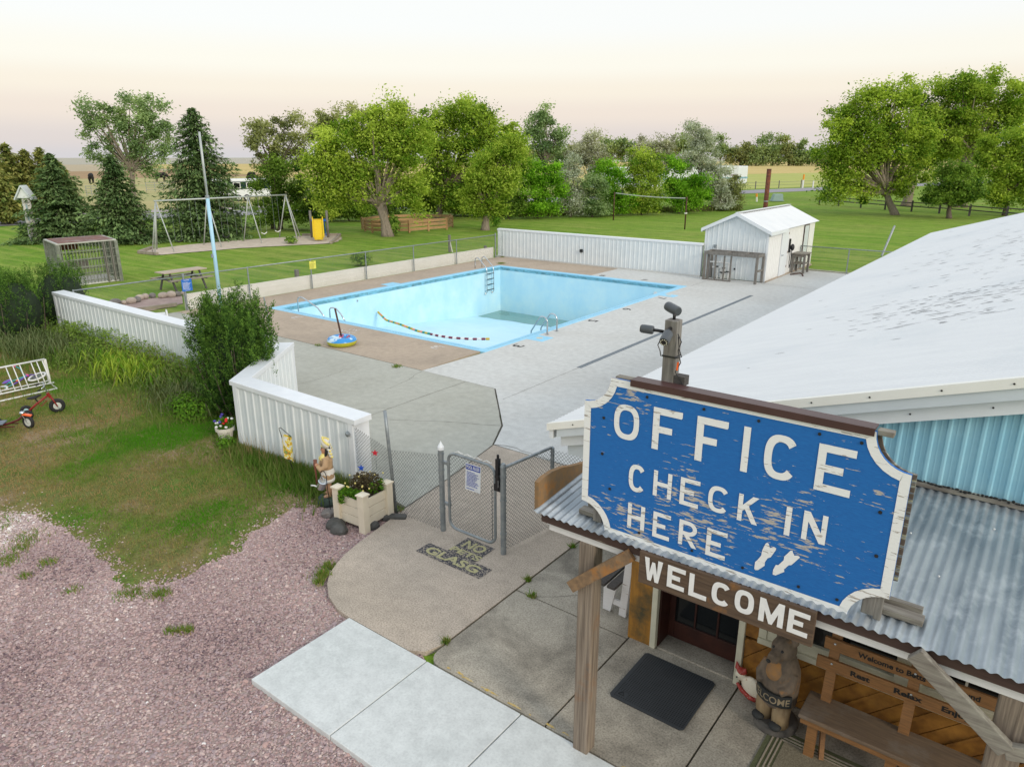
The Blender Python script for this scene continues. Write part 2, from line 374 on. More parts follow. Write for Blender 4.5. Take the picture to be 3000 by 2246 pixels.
M['rug_green'] = mat('rug_green', (.12, .13, .065), (.09, .10, .05), 60, rough=.95, bmp=.3)
M['rug_stripe'] = mat('rug_stripe', (.36, .31, .24), (.28, .24, .19), 60, rough=.95, bmp=.3)
M['cow'] = plain('black_cattle', (.012, .011, .011), .8)
M['tan_cow'] = plain('pale_cattle', (.55, .40, .27), .8)
M['boxgreen'] = plain('utility_green', (.25, .36, .34), .5)
M['orangepost'] = plain('orange_marker', (.85, .32, .03), .5)
M['timberlog'] = mat('landscape_timber', (.36, .31, .25), (.24, .20, .16), 5, rough=.9, bmp=.3)

def ground_mat():
    m, n, l, p = base_mat('lawn'); v = coords(n, l)
    f1 = noise(n, l, v, .13, 6, .6, .3); f2 = noise(n, l, v, 1.1, 7, .65); f3 = noise(n, l, v, 22, 4, .7)
    vs_ = coords(n, l, (.12, 1.4, 1), (0, 0, R(24))); f4 = noise(n, l, vs_, 1.3, 5, .6)
    c = ramp(n, l, f1, [(.33, (.125, .25, .02)), (.5, (.165, .28, .028)), (.68, (.22, .27, .055))])
    c = mix(n, l, ramp(n, l, f2, [(.40, 0.0), (.66, .85)]), c, (.085, .185, .016))
    c = mix(n, l, ramp(n, l, f4, [(.42, 0.0), (.66, .75)]), c, (.29, .335, .075))
    c = mix(n, l, 1.0, c, ramp(n, l, f3, [(.25, .5), (.5, 1.0), (.75, 1.5)]), 'MULTIPLY')
    l.new(c, p.inputs['Base Color']); p.inputs['Roughness'].default_value = .95; p.inputs['Specular IOR Level'].default_value = .1
    bump(n, l, p, f3, .5, .02); return m
M['lawn'] = ground_mat()
def soil_mat(name, a, b, c, sc=.5):
    m, n, l, p = base_mat(name); v = coords(n, l)
    f1 = noise(n, l, v, sc, 7, .65, .3); f2 = noise(n, l, v, 30, 4, .7); f3 = noise(n, l, v, 3.5, 6, .7)
    k = ramp(n, l, f1, [(.38, a), (.52, b), (.66, c)])
    k = mix(n, l, 1.0, k, ramp(n, l, f3, [(.25, .7), (.75, 1.25)]), 'MULTIPLY')
    k = mix(n, l, 1.0, k, ramp(n, l, f2, [(.25, .55), (.75, 1.4)]), 'MULTIPLY')
    l.new(k, p.inputs['Base Color']); p.inputs['Roughness'].default_value = .95; p.inputs['Specular IOR Level'].default_value = .1
    bump(n, l, p, f2, .7, .02); return m
M['near_lawn'] = soil_mat('thin_lawn_soil', (.10, .17, .03), (.18, .165, .06), (.30, .22, .14), .7)
M['gravel_bed'] = soil_mat('gravel_bed', (.40, .295, .27), (.44, .34, .305), (.52, .43, .38), .35)
M['pebble'] = tintmat('crushed_stone', [(0, (.14, .095, .105)), (.18, (.30, .205, .20)), (.40, (.49, .335, .305)), (.56, (.40, .31, .315)), (.74, (.62, .47, .42)), (.92, (.72, .61, .55)), (1, (.84, .81, .78))])
M['pasture'] = mat('pasture', (.42, .36, .15), (.33, .31, .12), .06, rough=.95, bmp=.1, dirt=(.28, .31, .10), dscale=.03)
M['stubble'] = mat('brown_field', (.36, .23, .11), (.30, .195, .095), .02, (1, 6, 1), .95, bmp=.05)
M['tanfield'] = mat('tan_field', (.44, .36, .23), (.38, .31, .20), .02, rough=.95, bmp=.05)
M['farfield'] = mat('grey_tan_field', (.37, .35, .28), (.42, .38, .29), .006, rough=.95, bmp=0)
M['soy'] = mat('yellow_green_field', (.40, .42, .10), (.33, .37, .08), .05, (1, 3, 1), .95, bmp=.1, dirt=(.46, .42, .15), dscale=.04)
M['gold'] = mat('golden_field', (.55, .42, .15), (.47, .36, .12), .03, rough=.95, bmp=.05)
M['gravel_drive'] = mat('pale_drive', (.46, .40, .37), (.40, .35, .32), .5, rough=.95, bmp=.1)
# ================================================================== setting: ground
GZ = -0.06
PX0, PX1, PY0, PY1 = -22.13, -12.57, 15.17, 28.08        # pool, inside face
CX0, CX1, CY0, CY1 = -22.40, -12.30, 14.90, 28.35        # coping, outside
def struct(o): return tag(o, kind='structure')
B = 4000
g = MB()
for (x0, x1, y0, y1) in ((-B, CX0, -B, B), (CX1, B, -B, B), (CX0, CX1, -B, CY0), (CX0, CX1, CY1, B)):
    g.face((x0, y0, GZ), (x1, y0, GZ), (x1, y1, GZ), (x0, y1, GZ))
struct(g.build('ground', M['lawn']))

def slab(name, polys, z, mat, t=.10):
    m = MB()
    for p in polys: m.prism([(x, y, z - t) for x, y in p], (0, 0, t))
    return m.build(name, mat)
def rect(x0, x1, y0, y1): return [(x0, y0), (x1, y0), (x1, y1), (x0, y1)]
tan = struct(slab('pool_deck', [rect(-24.4, CX0, 12.56, 31.05)], 0, M['tan_deck'], .05))
for p in (rect(CX0 + .005, -12.47, 12.56, CY0), rect(CX0 + .005, -17.1, CY1, 31.05)):
    o = slab('deck_slab', [p], 0, M['tan_deck'], .05); o.parent = tan
mid = struct(slab('grey_deck', [[(-24.4, 9.1), (-13.6, 9.1), (-11.9, 7.25), (-8.4, 7.15), (-7.42, 7.0), (-7.55, 7.93), (-7.92, 9.79), (-8.05, 10.03), (-8.40, 10.69), (-10.04, 12.5), (-12.47, 12.545), (-24.4, 12.545)]], .0, M['mid_deck'], .05))
new = struct(slab('pale_deck', [[(-12.455, 12.56), (-10.02, 12.52), (-8.38, 10.70), (-8.03, 10.05), (-7.91, 9.82), (-3.12, 9.86), (-3.12, 31.05), (-10.0, 31.05), (-10.0, 31.2), (-17.08, 31.05), (-17.08, CY1), (CX1, CY1), (CX1, 14.9)]], .0, M['new_deck'], .05))
o = slab('deck_slab', [rect(-9.98, -3.0, 31.06, 36.0)], 0, M['new_deck'], .05); o.parent = new
# trench drain strip let into the pale deck
m = MB(); m.bb(-9.47, -9.33, 15.2, 27.9, -.02, .004)
o = m.build('drain_channel', mat('drain_grate', (.16, .19, .22), (.10, .12, .14), 30, (1, 8, 1), .7, bmp=.2)); o.parent = new
m = MB()
for k in (-9.44, -9.36): m.bb(k - .012, k + .012, 15.2, 27.9, .001, .009)
o = m.build('drain_edge', M['galv']); o.parent = new
wk = struct(slab('walkway', [[(-7.39, 6.99), (-7.28, 6.4), (-7.16, 5.81), (-7.08, 5.5), (-6.98, 5.27), (-6.86, 5.06), (-6.71, 4.90), (-6.47, 4.73), (-6.17, 4.62), (-5.95, 4.60), (-4.95, 4.60), (-4.78, 4.70), (-4.71, 4.90), (-4.71, 9.82), (-7.9, 9.79), (-7.53, 7.93)]], .0, M['walk'], .09))
def curve_corner(x0, x1, y0, y1, r=.18):
    return [(x0 + r - r * math.sin(a), y0 + r - r * math.cos(a)) for a in [math.pi / 2 * k / 5 for k in range(5, -1, -1)]][::1] + [(x1, y0), (x1, y1), (x0, y1)]
ps = struct(slab('porch_floor', [curve_corner(-4.68, -3.12, 4.61, 6.235)], .002, M['porch_slab'], .09))
for p in (rect(-4.68, -3.12, 6.255, 9.82), rect(-3.10, -1.84, 4.61, 6.36), rect(-1.82, .55, 4.61, 6.36), rect(.57, 3.2, 4.61, 6.36), rect(-2.8, -1.86, 6.38, 6.6)):
    o = slab('porch_floor_slab', [p], .002, M['porch_slab'], .09); o.parent = ps
m = MB()
for k in range(38):                                           # worn yellow edge paint and pale spill on the step edge
    x = random.uniform(-4.45, 2.2); y = 4.625 + random.random() ** 2 * .03; w = random.uniform(.03, .2)
    pts = [(x + random.uniform(0, .02), y), (x + w * .5, y - random.uniform(0, .008)), (x + w, y + random.uniform(0, .01)), (x + w * .7, y + random.uniform(.01, .028)), (x + w * .2, y + random.uniform(.01, .025))]
    m.add([(a, b, .0065 + k * 1e-5) for a, b in pts], [tuple(range(5))])
o = m.build('edge_paint', mat('worn_yellow_paint', (.55, .36, .05), (.50, .45, .32), 25, rough=.8, bmp=.1), fix=False); o.parent = ps
sw = None
xs = [-5.92, -4.65, -3.38, -2.11, -.84, .43, 1.7]
for i in range(len(xs) - 1):
    o = slab('sidewalk' if i == 0 else 'sidewalk_slab', [rect(xs[i] + .006, xs[i + 1] - .006, 3.27, 4.585)], .012, M['sidewalk'], .13)
    b = o.modifiers.new('b', 'BEVEL'); b.width = .008; b.segments = 2
    if i == 0: sw = struct(o)
    else: o.parent = sw

# gravel bed and thin lawn laid over the big sheet
edge = [(-14.5, 2.2), (-12.39, 3.13), (-11.86, 3.39), (-10.67, 3.51), (-9.68, 3.45), (-8.75, 3.30), (-8.45, 3.66), (-8.39, 3.91), (-8.41, 4.75), (-8.7, 5.13), (-8.83, 5.98), (-8.59, 6.38)]
def ragged(pts, amp, k=9):
    out = []
    for (a, b), (c, d) in zip(pts[:-1], pts[1:]):
        for i in range(k):
            t = i / k; out.append((a + (c - a) * t + random.gauss(0, amp), b + (d - b) * t + random.gauss(0, amp)))
    return out + [pts[-1]]
def wavy(pts, step=.11, amp=.055):
    q = [pts[0]]; s_ = 0.0
    for (a, b), (c, d) in zip(pts[:-1], pts[1:]):
        L = math.hypot(c - a, d - b); k = max(1, int(L / step)); nx, ny = -(d - b) / L, (c - a) / L
        for i in range(1, k + 1):
            s_ += L / k; w_ = amp * (math.sin(s_ * 7.3) + .8 * math.sin(s_ * 17.1 + 1) + .6 * math.sin(s_ * 31.7 + 2)) * .6; t = i / k
            q.append((a + (c - a) * t + nx * w_, b + (d - b) * t + ny * w_))
    return q
redge = wavy(edge)
gv = redge + [(-8.45, 6.94), (-7.35, 6.9), (-6.6, 5.4), (-5.5, 4.9), (-4, 4.4), (4, 4.4), (4, -4), (-20, -4), (-16, 1.4)]
gsheet = [(-20, -4), (4, -4), (4, 4.4), (-4, 4.4), (-5.5, 4.9), (-6.6, 5.4), (-7.3, 6.95), (-8.45, 6.95), (-14, 6.6), (-20, 3)]
m = MB(); m.add([(x, y, GZ + .003) for x, y in gsheet], [tuple(range(len(gsheet)))])
struct(m.build('gravel_yard', M['gravel_bed'], fix=False))
lawnp = redge + [(-8.5, 6.95), (-12, 6.95), (-13.6, 8.95), (-60, 8.95), (-60, 0), (-20, 0)]
m = MB(); m.add([(x, y, GZ + .007) for x, y in lawnp], [tuple(range(len(lawnp)))])
struct(m.build('thin_lawn', M['near_lawn'], fix=False))

def inpoly(P, poly):
    x, y = P[:, 0], P[:, 1]; r = np.zeros(len(P), bool); n = len(poly)
    for i in range(n):
        x1, y1 = poly[i]; x2, y2 = poly[(i + 1) % n]
        c = ((y1 > y) != (y2 > y)) & (x < (x2 - x1) * (y - y1) / ((y2 - y1) if y2 != y1 else 1e-9) + x1); r ^= c
    return r
def px(P):                                                   # where a point falls in the photograph, to skip what the frame never shows
    d = P - np.array([0, 0, CAMZ]); k = d @ FW
    return 1500 + FPX * (d @ RT) / k, 1123 - FPX * (d @ UPV) / k
# crushed stone
def fbm0(P): return np.sin(P[:, 0] * 1.9 + 2 * np.sin(P[:, 1] * 1.3)) + .7 * np.sin(P[:, 1] * 3.1 + 1.5 * np.sin(P[:, 0] * 2.3))
N = 240000
P = np.stack([rng.uniform(-14.5, -2, N), rng.uniform(.4, 7, N), np.full(N, GZ + .004)], 1)
u, v = px(P); de_ = np.min(np.stack([np.hypot(P[:, 0] - a, P[:, 1] - b) for a, b in redge[::2]]), 0)
P = P[(u > -250) & (u < 1500) & (v < 2400) & (P[:, 0] < -4) & inpoly(P, gsheet + []) & (inpoly(P, gv) | (rng.random(len(P)) < .5 * np.exp(-de_ / .11)))]
N = len(P); P[:, 2] += .002
sz = rng.uniform(.009, .018, N) * (1 + (rng.random(N) < .05) * rng.uniform(.3, 1.1, N))
ang = rng.uniform(0, 6.28, N)[:, None] + np.array([0, 1.45, 3.1, 4.7])[None] + rng.uniform(-.35, .35, (N, 4))
rad = sz[:, None] * rng.uniform(.75, 1.25, (N, 4))
V = np.zeros((N, 5, 3)); V[:, :4, 0] = P[:, None, 0] + np.cos(ang) * rad; V[:, :4, 1] = P[:, None, 1] + np.sin(ang) * rad
V[:, :4, 2] = P[:, None, 2] + rng.uniform(-.002, .007, (N, 4))
V[:, 4] = P + np.stack([rng.normal(0, .3, N) * sz, rng.normal(0, .3, N) * sz, sz * rng.uniform(.6, 1.15, N)], 1)
F = (np.arange(N)[:, None, None] * 5 + np.array([[0, 1, 4], [1, 2, 4], [2, 3, 4], [3, 0, 4]])[None]).reshape(-1, 3)
big = .5 + .5 * np.sin(P[:, 0] * .9 + 1.3 * np.sin(P[:, 1] * .8))
tn = np.clip(rng.beta(2, 2.2, N) * .85 + .16 * big * (P[:, 0] < -8.5) + .06 * np.clip((-9.5 - P[:, 0]) / 2, 0, 1) + (rng.random(N) < .012) * .4 + .07 * np.sin((P[:, 0] * .5 + P[:, 1] * .87) * 3.3) + .06 * fbm0(P), 0, 1)
tag(npmesh('crushed_gravel', V.reshape(-1, 3), F, M['pebble'], tint=np.repeat(tn, 5)), 'loose pink and grey crushed stone covering the yard', 'gravel', kind='stuff')

def blades(name, P, h, w, mat, lean=.5, tint=None, seed=1):
    r = np.random.default_rng(seed); N = len(P)
    h = h * r.uniform(.55, 1.25, N); a = r.uniform(0, 6.283, N); b = r.uniform(0, 6.283, N); ln = h * r.uniform(.1, 1, N) * lean
    ww = w * r.uniform(.6, 1.3, N)
    dx = np.stack([np.cos(a) * ww, np.sin(a) * ww, np.zeros(N)], 1)
    V = np.stack([P - dx, P + dx, P + np.stack([np.cos(b) * ln, np.sin(b) * ln, h], 1)], 1)
    t = tint if tint is not None else r.random(N)
    return npmesh(name, V.reshape(-1, 3), np.arange(3 * N).reshape(-1, 3), mat, tint=np.repeat(np.clip(t, 0, 1), 3))
M['grass'] = leafmat('grass_blade', (.36, .25, .125), (.09, .27, .018), .3)
M['weed'] = leafmat('weed_leaf', (.24, .27, .09), (.075, .19, .02), .3)
M['drygrass'] = leafmat('dry_stem', (.33, .24, .13), (.25, .20, .10), .2)
def fbm(P, s, seed):
    r = np.random.default_rng(seed); o = np.zeros(len(P)); a = 1
    for k in range(4):
        for j in range(3):
            d = r.normal(0, 1, 2); d /= np.linalg.norm(d)
            o += a * np.sin((P[:, 0] * d[0] + P[:, 1] * d[1]) * s + r.uniform(0, 6.28))
        s *= 2.1; a *= .6
    return o / 4
N = 700000
P = np.stack([rng.uniform(-25, -8.1, N), rng.uniform(1.5, 8.9, N), np.full(N, GZ)], 1)
u, v = px(P); ok = (u > -60) & (v < 1900) & inpoly(P, lawnp)
P = P[ok]
d_edge = np.min(np.stack([np.hypot(P[:, 0] - a, P[:, 1] - b) for a, b in redge[::3]]), 0)
f = fbm(P, 1.7, 3)
dens = np.clip(.60 + .55 * f + .30 * (P[:, 1] - 4.5) / 3, .08, 1) * np.clip(.12 + d_edge / 1.0, 0, 1) * np.where(P[:, 0] < -14, .75, 1)
k = rng.random(len(P)) < dens * .62
P = P[k]; f = f[k]
green = .50 + .80 * f + .15 * (P[:, 1] - 4.6) + rng.normal(0, .17, len(P)) - .035 * np.maximum(0, -P[:, 0] - 11)
tag(blades('lawn_grass', P, .048, .0078, M['grass'], 1.0, green), 'short patchy grass growing on the near lawn', 'grass', kind='stuff')
# weeds and tufts on the gravel, along the walls and in the joints
PT = []
for (x, y, r_, n_) in ((-11.11, 3.05, .22, 260), (-10.88, 2.88, .13, 160), (-10.18, 2.96, .10, 120), (-10.05, 2.64, .08, 90), (-7.37, 3.26, .07, 110), (-7.27, 3.34, .05, 90), (-7.45, 3.2, .04, 40), (-6.90, 4.97, .07, 220), (-7.05, 5.2, .09, 260), (-6.8, 4.85, .06, 160), (-7.0, 5.05, .16, 120), (-10.67, 2.64, .16, 260), (-8.55, 3.30, .14, 260), (-8.25, 3.5, .12, 240), (-9.2, 2.9, .10, 60), (-12.0, 2.9, .3, 400), (-4.7, 4.95, .03, 120), (-4.69, 6.5, .03, 90), (-4.45, 6.245, .04, 90), (-4.69, 7.55, .03, 70), (-13.2, 12.4, .10, 130), (-22.7, 28.9, .16, 260), (-24.2, 30.9, .12, 90), (-16.6, 12.55, .08, 60), (-7.4, 6.85, .06, 60)):
    q = np.stack([rng.normal(x, r_ * .6, n_), rng.normal(y, r_ * .6, n_), np.full(n_, GZ if y < 6 and x < -6.9 else 0.0)], 1); PT.append(q)
PT = np.concatenate(PT)
tag(blades('grass_tufts', PT, .07, .007, M['grass'], 1.0, .62 + rng.normal(0, .25, len(PT))), 'scattered green grass tufts in the gravel and slab joints', 'grass', kind='stuff')
N = 30000
P = np.stack([rng.uniform(-24.3, -8.4, N), np.zeros(N), np.full(N, GZ)], 1)
ywall = np.where(P[:, 0] > -11.8, 6.9, np.where(P[:, 0] > -13.6, 6.95 + (-11.8 - P[:, 0]) * 1.1, 8.85))
P[:, 1] = ywall - rng.exponential(.30, N) * np.where(P[:, 0] < -13.5, 2.1, .55) - .02
u, v = px(P); P = P[(u > -80)]
hh = np.where(P[:, 0] < -13.5, .22, .20) * (1 + .5 * fbm(P, 1.1, 9))
tag(blades('wall_weeds', P, np.clip(hh, .08, .8), .012, M['weed'], .8, .5 + .3 * fbm(P, 2.2, 5) + rng.normal(0, .2, len(P))), 'rough green weeds growing along the foot of the white walls', 'weeds', kind='stuff')
N = 500
P = np.stack([np.where(rng.random(N) < .6, rng.uniform(-19.5, -14.6, N), rng.uniform(-11.6, -9.0, N)), np.zeros(N), np.full(N, GZ)], 1)
P[:, 1] = np.where(P[:, 0] < -13, 8.8 - rng.exponential(.3, N), 6.88 - rng.exponential(.12, N))
tag(blades('dry_seed_stems', P, np.where(P[:, 0] < -13, .75, .42), .005, M['drygrass'], .45, None, 4), 'thin dry seed stems standing against the white walls', 'weeds', kind='stuff')

# ================================================================== fields, road, play sand
RD = np.array([32, 99.0]) / np.hypot(32, 99); RNV = np.array([-99.0, 32]) / np.hypot(32, 99); R0 = np.array([-66.8, 24.0])
def strip(name, d0, d1, t0, t1, z, mat):
    c = [R0 + RNV * d + RD * t for d, t in ((d0, t0), (d1, t0), (d1, t1), (d0, t1))]
    return struct(MB().face(*[(x, y, z) for x, y in c]).build(name, mat))
strip('road', 0, 7.4, -400, 900, GZ + .03, M['asphalt'])
strip('pasture', 9.5, 145, -700, 62, GZ + .012, M['pasture'])
strip('brown_field', 145, 256, -900, 62, GZ + .02, M['stubble'])
strip('tan_field', 256, 540, -1500, 62, GZ + .03, M['tanfield'])
strip('far_field', 540, 3900, -3500, 3500, GZ + .05, M['farfield'])
strip('bean_field', 10, 82, 63, 900, GZ + .014, M['soy'])
strip('golden_field', 82, 539, 63, 1500, GZ + .024, M['gold'])
strip('farm_drive', 9, 13, -10, 40, GZ + .03, M['gravel_drive'])
sandp = ragged([(-41.9, 19.9), (-40.2, 20.2), (-39.4, 24.7), (-38.2, 27.6), (-37.0, 29.6), (-38.3, 31.6), (-40.4, 33.1), (-42.2, 31.4), (-43.3, 27.5), (-43.6, 24.0), (-43.3, 21.3), (-41.9, 19.9)], .06, 4)[:-1]
sp_o = MB(); sp_o.add([(x, y, GZ + .03) for x, y in sandp], [tuple(range(len(sandp)))]); sand = struct(sp_o.build('play_sand', M['sand'], fix=False))
for a, b in (((-36.95, 29.55), (-38.7, 31.5)), ((-38.75, 31.55), (-40.4, 33.15)), ((-41.95, 19.85), (-40.3, 20.1)), ((-42.0, 19.95), (-43.4, 21.4)), ((-40.5, 33.1), (-42.3, 31.4))):
    o = MB().beam((*a, .03), (*b, .03), .18, .17).build('border_timber', M['timberlog'], bevel=.02); o.parent = sand

# ================================================================== swimming pool
pool = thing('swimming_pool', 'drained rectangular pool painted pale blue inside', 'pool', ((PX0 + PX1) / 2, (PY0 + PY1) / 2, -2.4))
D0, D1 = -1.1, -2.40
m = MB()
m.face((PX0, PY0, -.15), (PX0, PY1, -.15), (PX0, PY1, D1), (PX0, PY0, D0)); m.build('pool_wall', M['poolwall'], pool, fix=False); m = MB(); m.face((PX1, PY0, -.15), (PX1, PY0, D0), (PX1, PY1, D1), (PX1, PY1, -.15))
m.build('pool_wall', M['poolwall'], pool, fix=False)
m = MB(); m.face((PX0, PY1, -.15), (PX1, PY1, -.15), (PX1, PY1, D1), (PX0, PY1, D1)); m.build('pool_wall', M['poolwall'], pool, fix=False)
m = MB(); m.face((PX0, PY0, -.15), (PX0, PY0, D0), (PX1, PY0, D0), (PX1, PY0, -.15)); m.build('pool_wall', M['poolwall'], pool, fix=False)
m = MB(); m.face((PX0, PY0, D0), (PX0, PY1, D1), (PX1, PY1, D1), (PX1, PY0, D0)); m.build('pool_floor', M['poolfloor'], pool, fix=False)
m = MB()
for (x0, x1, y0, y1) in ((PX0 - .1, PX0 + .006, PY0, PY1), (PX1 - .006, PX1 + .1, PY0, PY1), (PX0, PX1, PY0 - .1, PY0 + .006), (PX0, PX1, PY1 - .006, PY1 + .1)): m.bb(x0, x1, y0, y1, -.16, -.035)
m.build('waterline_band', M['poolband'], pool)
for (x0, x1, y0, y1) in ((CX0, PX0 - .0, CY0, CY1), (PX1, CX1, CY0, CY1), (PX0, PX1, CY0, PY0), (PX0, PX1, PY1, CY1)):
    MB().bb(x0, x1, y0, y1, -.12, .012).build('coping', M['coping'], pool, bevel=.012)
for (x0, x1, y0, y1) in ((CX1 + .005, -11.72, 16.85, 17.45), (CX1 + .005, -11.68, 25.7, 26.15), (-22.9, CX0 - .005, 20.8, 21.5)):
    MB().bb(x0, x1, y0, y1, -.05, .012).build('skimmer_pad', M['coping'], pool, bevel=.01)
MB().lathe([(.0, 0), (.1, 0), (.1, .006), (0, .007)], (-12.02, 17.15, .012), 20).build('skimmer_lid', M['cream'], pool)
MB().lathe([(.0, 0), (.1, 0), (.1, .006), (0, .007)], (-11.99, 25.93, .012), 20).build('skimmer_lid', M['cream'], pool)
wl_ = MB(); wl_.add([(PX0 + .01, 26.1, 0), (-21.6, 26.32, 0), (-20.9, 26.28, 0), (-20.2, 26.5, 0), (-19.4, 26.42, 0), (-18.6, 26.62, 0), (-17.6, 26.58, 0), (-16.5, 26.85, 0), (-15.2, 26.8, 0), (-14, 27.05, 0), (PX1 - .01, 27.2, 0), (PX1 - .01, PY1 - .01, 0), (PX0 + .01, PY1 - .01, 0)], [tuple(range(13))])
for i, vv in enumerate(wl_.V): wl_.V[i] = (vv[0], vv[1], -2.215)
wl_.build('puddle', M['puddle'], pool, fix=False)
MB().bb(-22.0, -21.55, 27.85, 28.05, -2.40, -2.30).build('drain_cover', M['galv'], pool)
for (x, y, z) in ((-13.6, 28.06, -.42),):
    MB().lathe([(0, 0), (.09, 0), (.09, .02), (.05, .03), (0, .03)], (x, y, z), 16, 'y', Matrix.Rotation(math.pi / 2, 3, 'X')).build('inlet_ring', M['whiteplastic'], pool)
for y in (20.0,):
    MB().lathe([(0, 0), (.04, 0), (.04, .02), (0, .03)], (PX0, y - 1.2, -.3), 12, 'x').build('rope_hook', M['chrome'], pool)
# crack lines that the shells show at the coping joint
m = MB(); m.bb(PX0 + .3, PX1 - .05, PY0 - .135, PY0 - .13, .010, .0135); m.bb(PX1 + .13, PX1 + .135, PY0, PY1 - 3, .010, .0135)
m.build('coping_joint', M['black'], pool)
def deck_mark(name, s, x, y, w, h, rot, mat, parent=tan):
    m = MB(); c, s_ = math.cos(rot), math.sin(rot); ux = Vector((c, s_, 0)) * w; uy = Vector((-s_, c, 0)) * h
    o_ = Vector((x, y, .0045)) - ux / 2 - uy / 2
    write(m, s, o_, ux, uy, .01 if len(s) == 1 else .02)
    o = m.build(name, mat, fix=False); o.parent = parent; return o
for s, x, y, r_ in (('3', -12.0, 16.05, -90), ('5', -12.0, 20.2, -90), ('6', -12.0, 22.57, -90), ('7', -11.98, 25.25, -90)): deck_mark('depth_number', s, x, y, .26, .34, R(r_), M['black'], new)
for s, x, y in (('7', -14.5, 28.72), ('8', -16.6, 28.65), ): deck_mark('depth_number', s, x, y, .26, .32, 0, M['black'], new)
worn = mat('worn_white_marking', (.62, .60, .56), (.42, .34, .27), 18, rough=.8, bmp=.05, lo=.45, hi=.62)
for s, x, y in (('3', -20.28, 14.55), ('3', -13.75, 14.5)): deck_mark('depth_number', s, x, y, .34, .36, R(180), worn)
deck_mark('deck_lettering', 'NO', -17.3, 14.48, .36, .2, R(180), worn); deck_mark('deck_lettering', 'DIVING', -17.4, 14.2, .8, .22, R(180), worn)
# stencil by the gate
bk = peel('stencil_black', (.045, .045, .055), (.035, .035, .045), (.42, .36, .29), (3, 3, 3), .665, 14)
yl = mat('stencil_yellow', (.46, .43, .22), (.30, .27, .2), 40, rough=.8, bmp=.05, lo=.5, hi=.66)
m = MB(); m.face((-6.36, 6.15, .004), (-5.22, 6.15, .004), (-5.22, 6.42, .004), (-6.36, 6.42, .004)); m.face((-6.02, 6.424, .004), (-5.52, 6.424, .004), (-5.52, 6.86, .004), (-6.02, 6.86, .004))
o = m.build('stencil_ground', bk, fix=False); o.parent = wk
m = MB(); write(m, 'GLASG', (-6.27, 6.2, .0075), (.93, 0, 0), (0, .17, 0), .03); write(m, 'NO', (-5.95, 6.62, .0075), (.36, 0, 0), (0, .19, 0), .03); write(m, 'PETS', (-6.02, 6.45, .0075), (.52, 0, 0), (0, .12, 0), .03)
o = m.build('stencil_lettering', yl, fix=False); o.parent = wk

# hairline cracks and joints in the grey deck
def crack(name, pts, w, parent, jit=.02):
    q = [pts[0]]
    for (a, b), (c_, d_) in zip(pts[:-1], pts[1:]):
        k = max(2, int(math.hypot(c_ - a, d_ - b) / .18))
        for i in range(1, k + 1): t_ = i / k; q.append((a + (c_ - a) * t_ + (random.gauss(0, jit) if i < k else 0), b + (d_ - b) * t_ + (random.gauss(0, jit) if i < k else 0)))
    V = []
    for i, p in enumerate(q):
        a, b = q[max(0, i - 1)], q[min(len(q) - 1, i + 1)]; L = math.hypot(b[0] - a[0], b[1] - a[1]) or 1; nx, ny = -(b[1] - a[1]) / L, (b[0] - a[0]) / L; ww = w * random.uniform(.5, 1.1)
        V += [(p[0] + nx * ww, p[1] + ny * ww, .0035), (p[0] - nx * ww, p[1] - ny * ww, .0035)]
    o = MB().add(V, [(2 * i, 2 * i + 1, 2 * i + 3, 2 * i + 2) for i in range(len(q) - 1)]).build(name, M['crackdirt'], fix=False); o.parent = parent
M['crackdirt'] = plain('joint_dirt', (.085, .075, .06), .95)
for pts, w_, j in (([(-13.99, 9.5), (-13.96, 10.5), (-14.09, 11.34)], .005, .03), ([(-10.98, 7.3), (-10.98, 11.03), (-10.94, 12.5)], .006, .002), ([(-12.02, 10.86), (-12.12, 11.65), (-12.42, 12.5)], .004, .03), ([(-10.47, 9.55), (-9.39, 10.19), (-8.42, 10.67)], .004, .02), ([(-18, 9.2), (-18.05, 12.5)], .006, .002), ([(-12.4, 8.6), (-11.5, 9.5), (-10.98, 10.1)], .003, .03)): crack('crack', pts, w_, mid, j)
crack('crack', [(-10.03, 12.5), (-8.40, 10.69), (-8.05, 10.03), (-7.92, 9.8)], .014, mid, .004); crack('crack', [(-24.3, 12.552), (-12.5, 12.552)], .008, tan, .004); crack('crack', [(-7.9, 9.8), (-7.66, 9.9), (-6.39, 9.84), (-4.7, 9.82)], .007, new, .02)
crack('crack', [(-9.4, 12.0), (-9.4, 15.2)], .005, new, .002); crack('crack', [(-12.2, 28.4), (-12.2, 31)], .005, new, .003); crack('crack', [(-10.05, 30.9), (-3.2, 30.9)], .007, new, .004)
crack('crack', [(-7.4, 7.0), (-7.53, 7.93), (-7.9, 9.78)], .009, wk, .006); crack('crack', [(-4.45, 6.24), (-3.9, 6.7), (-3.5, 7.4)], .003, ps, .03)

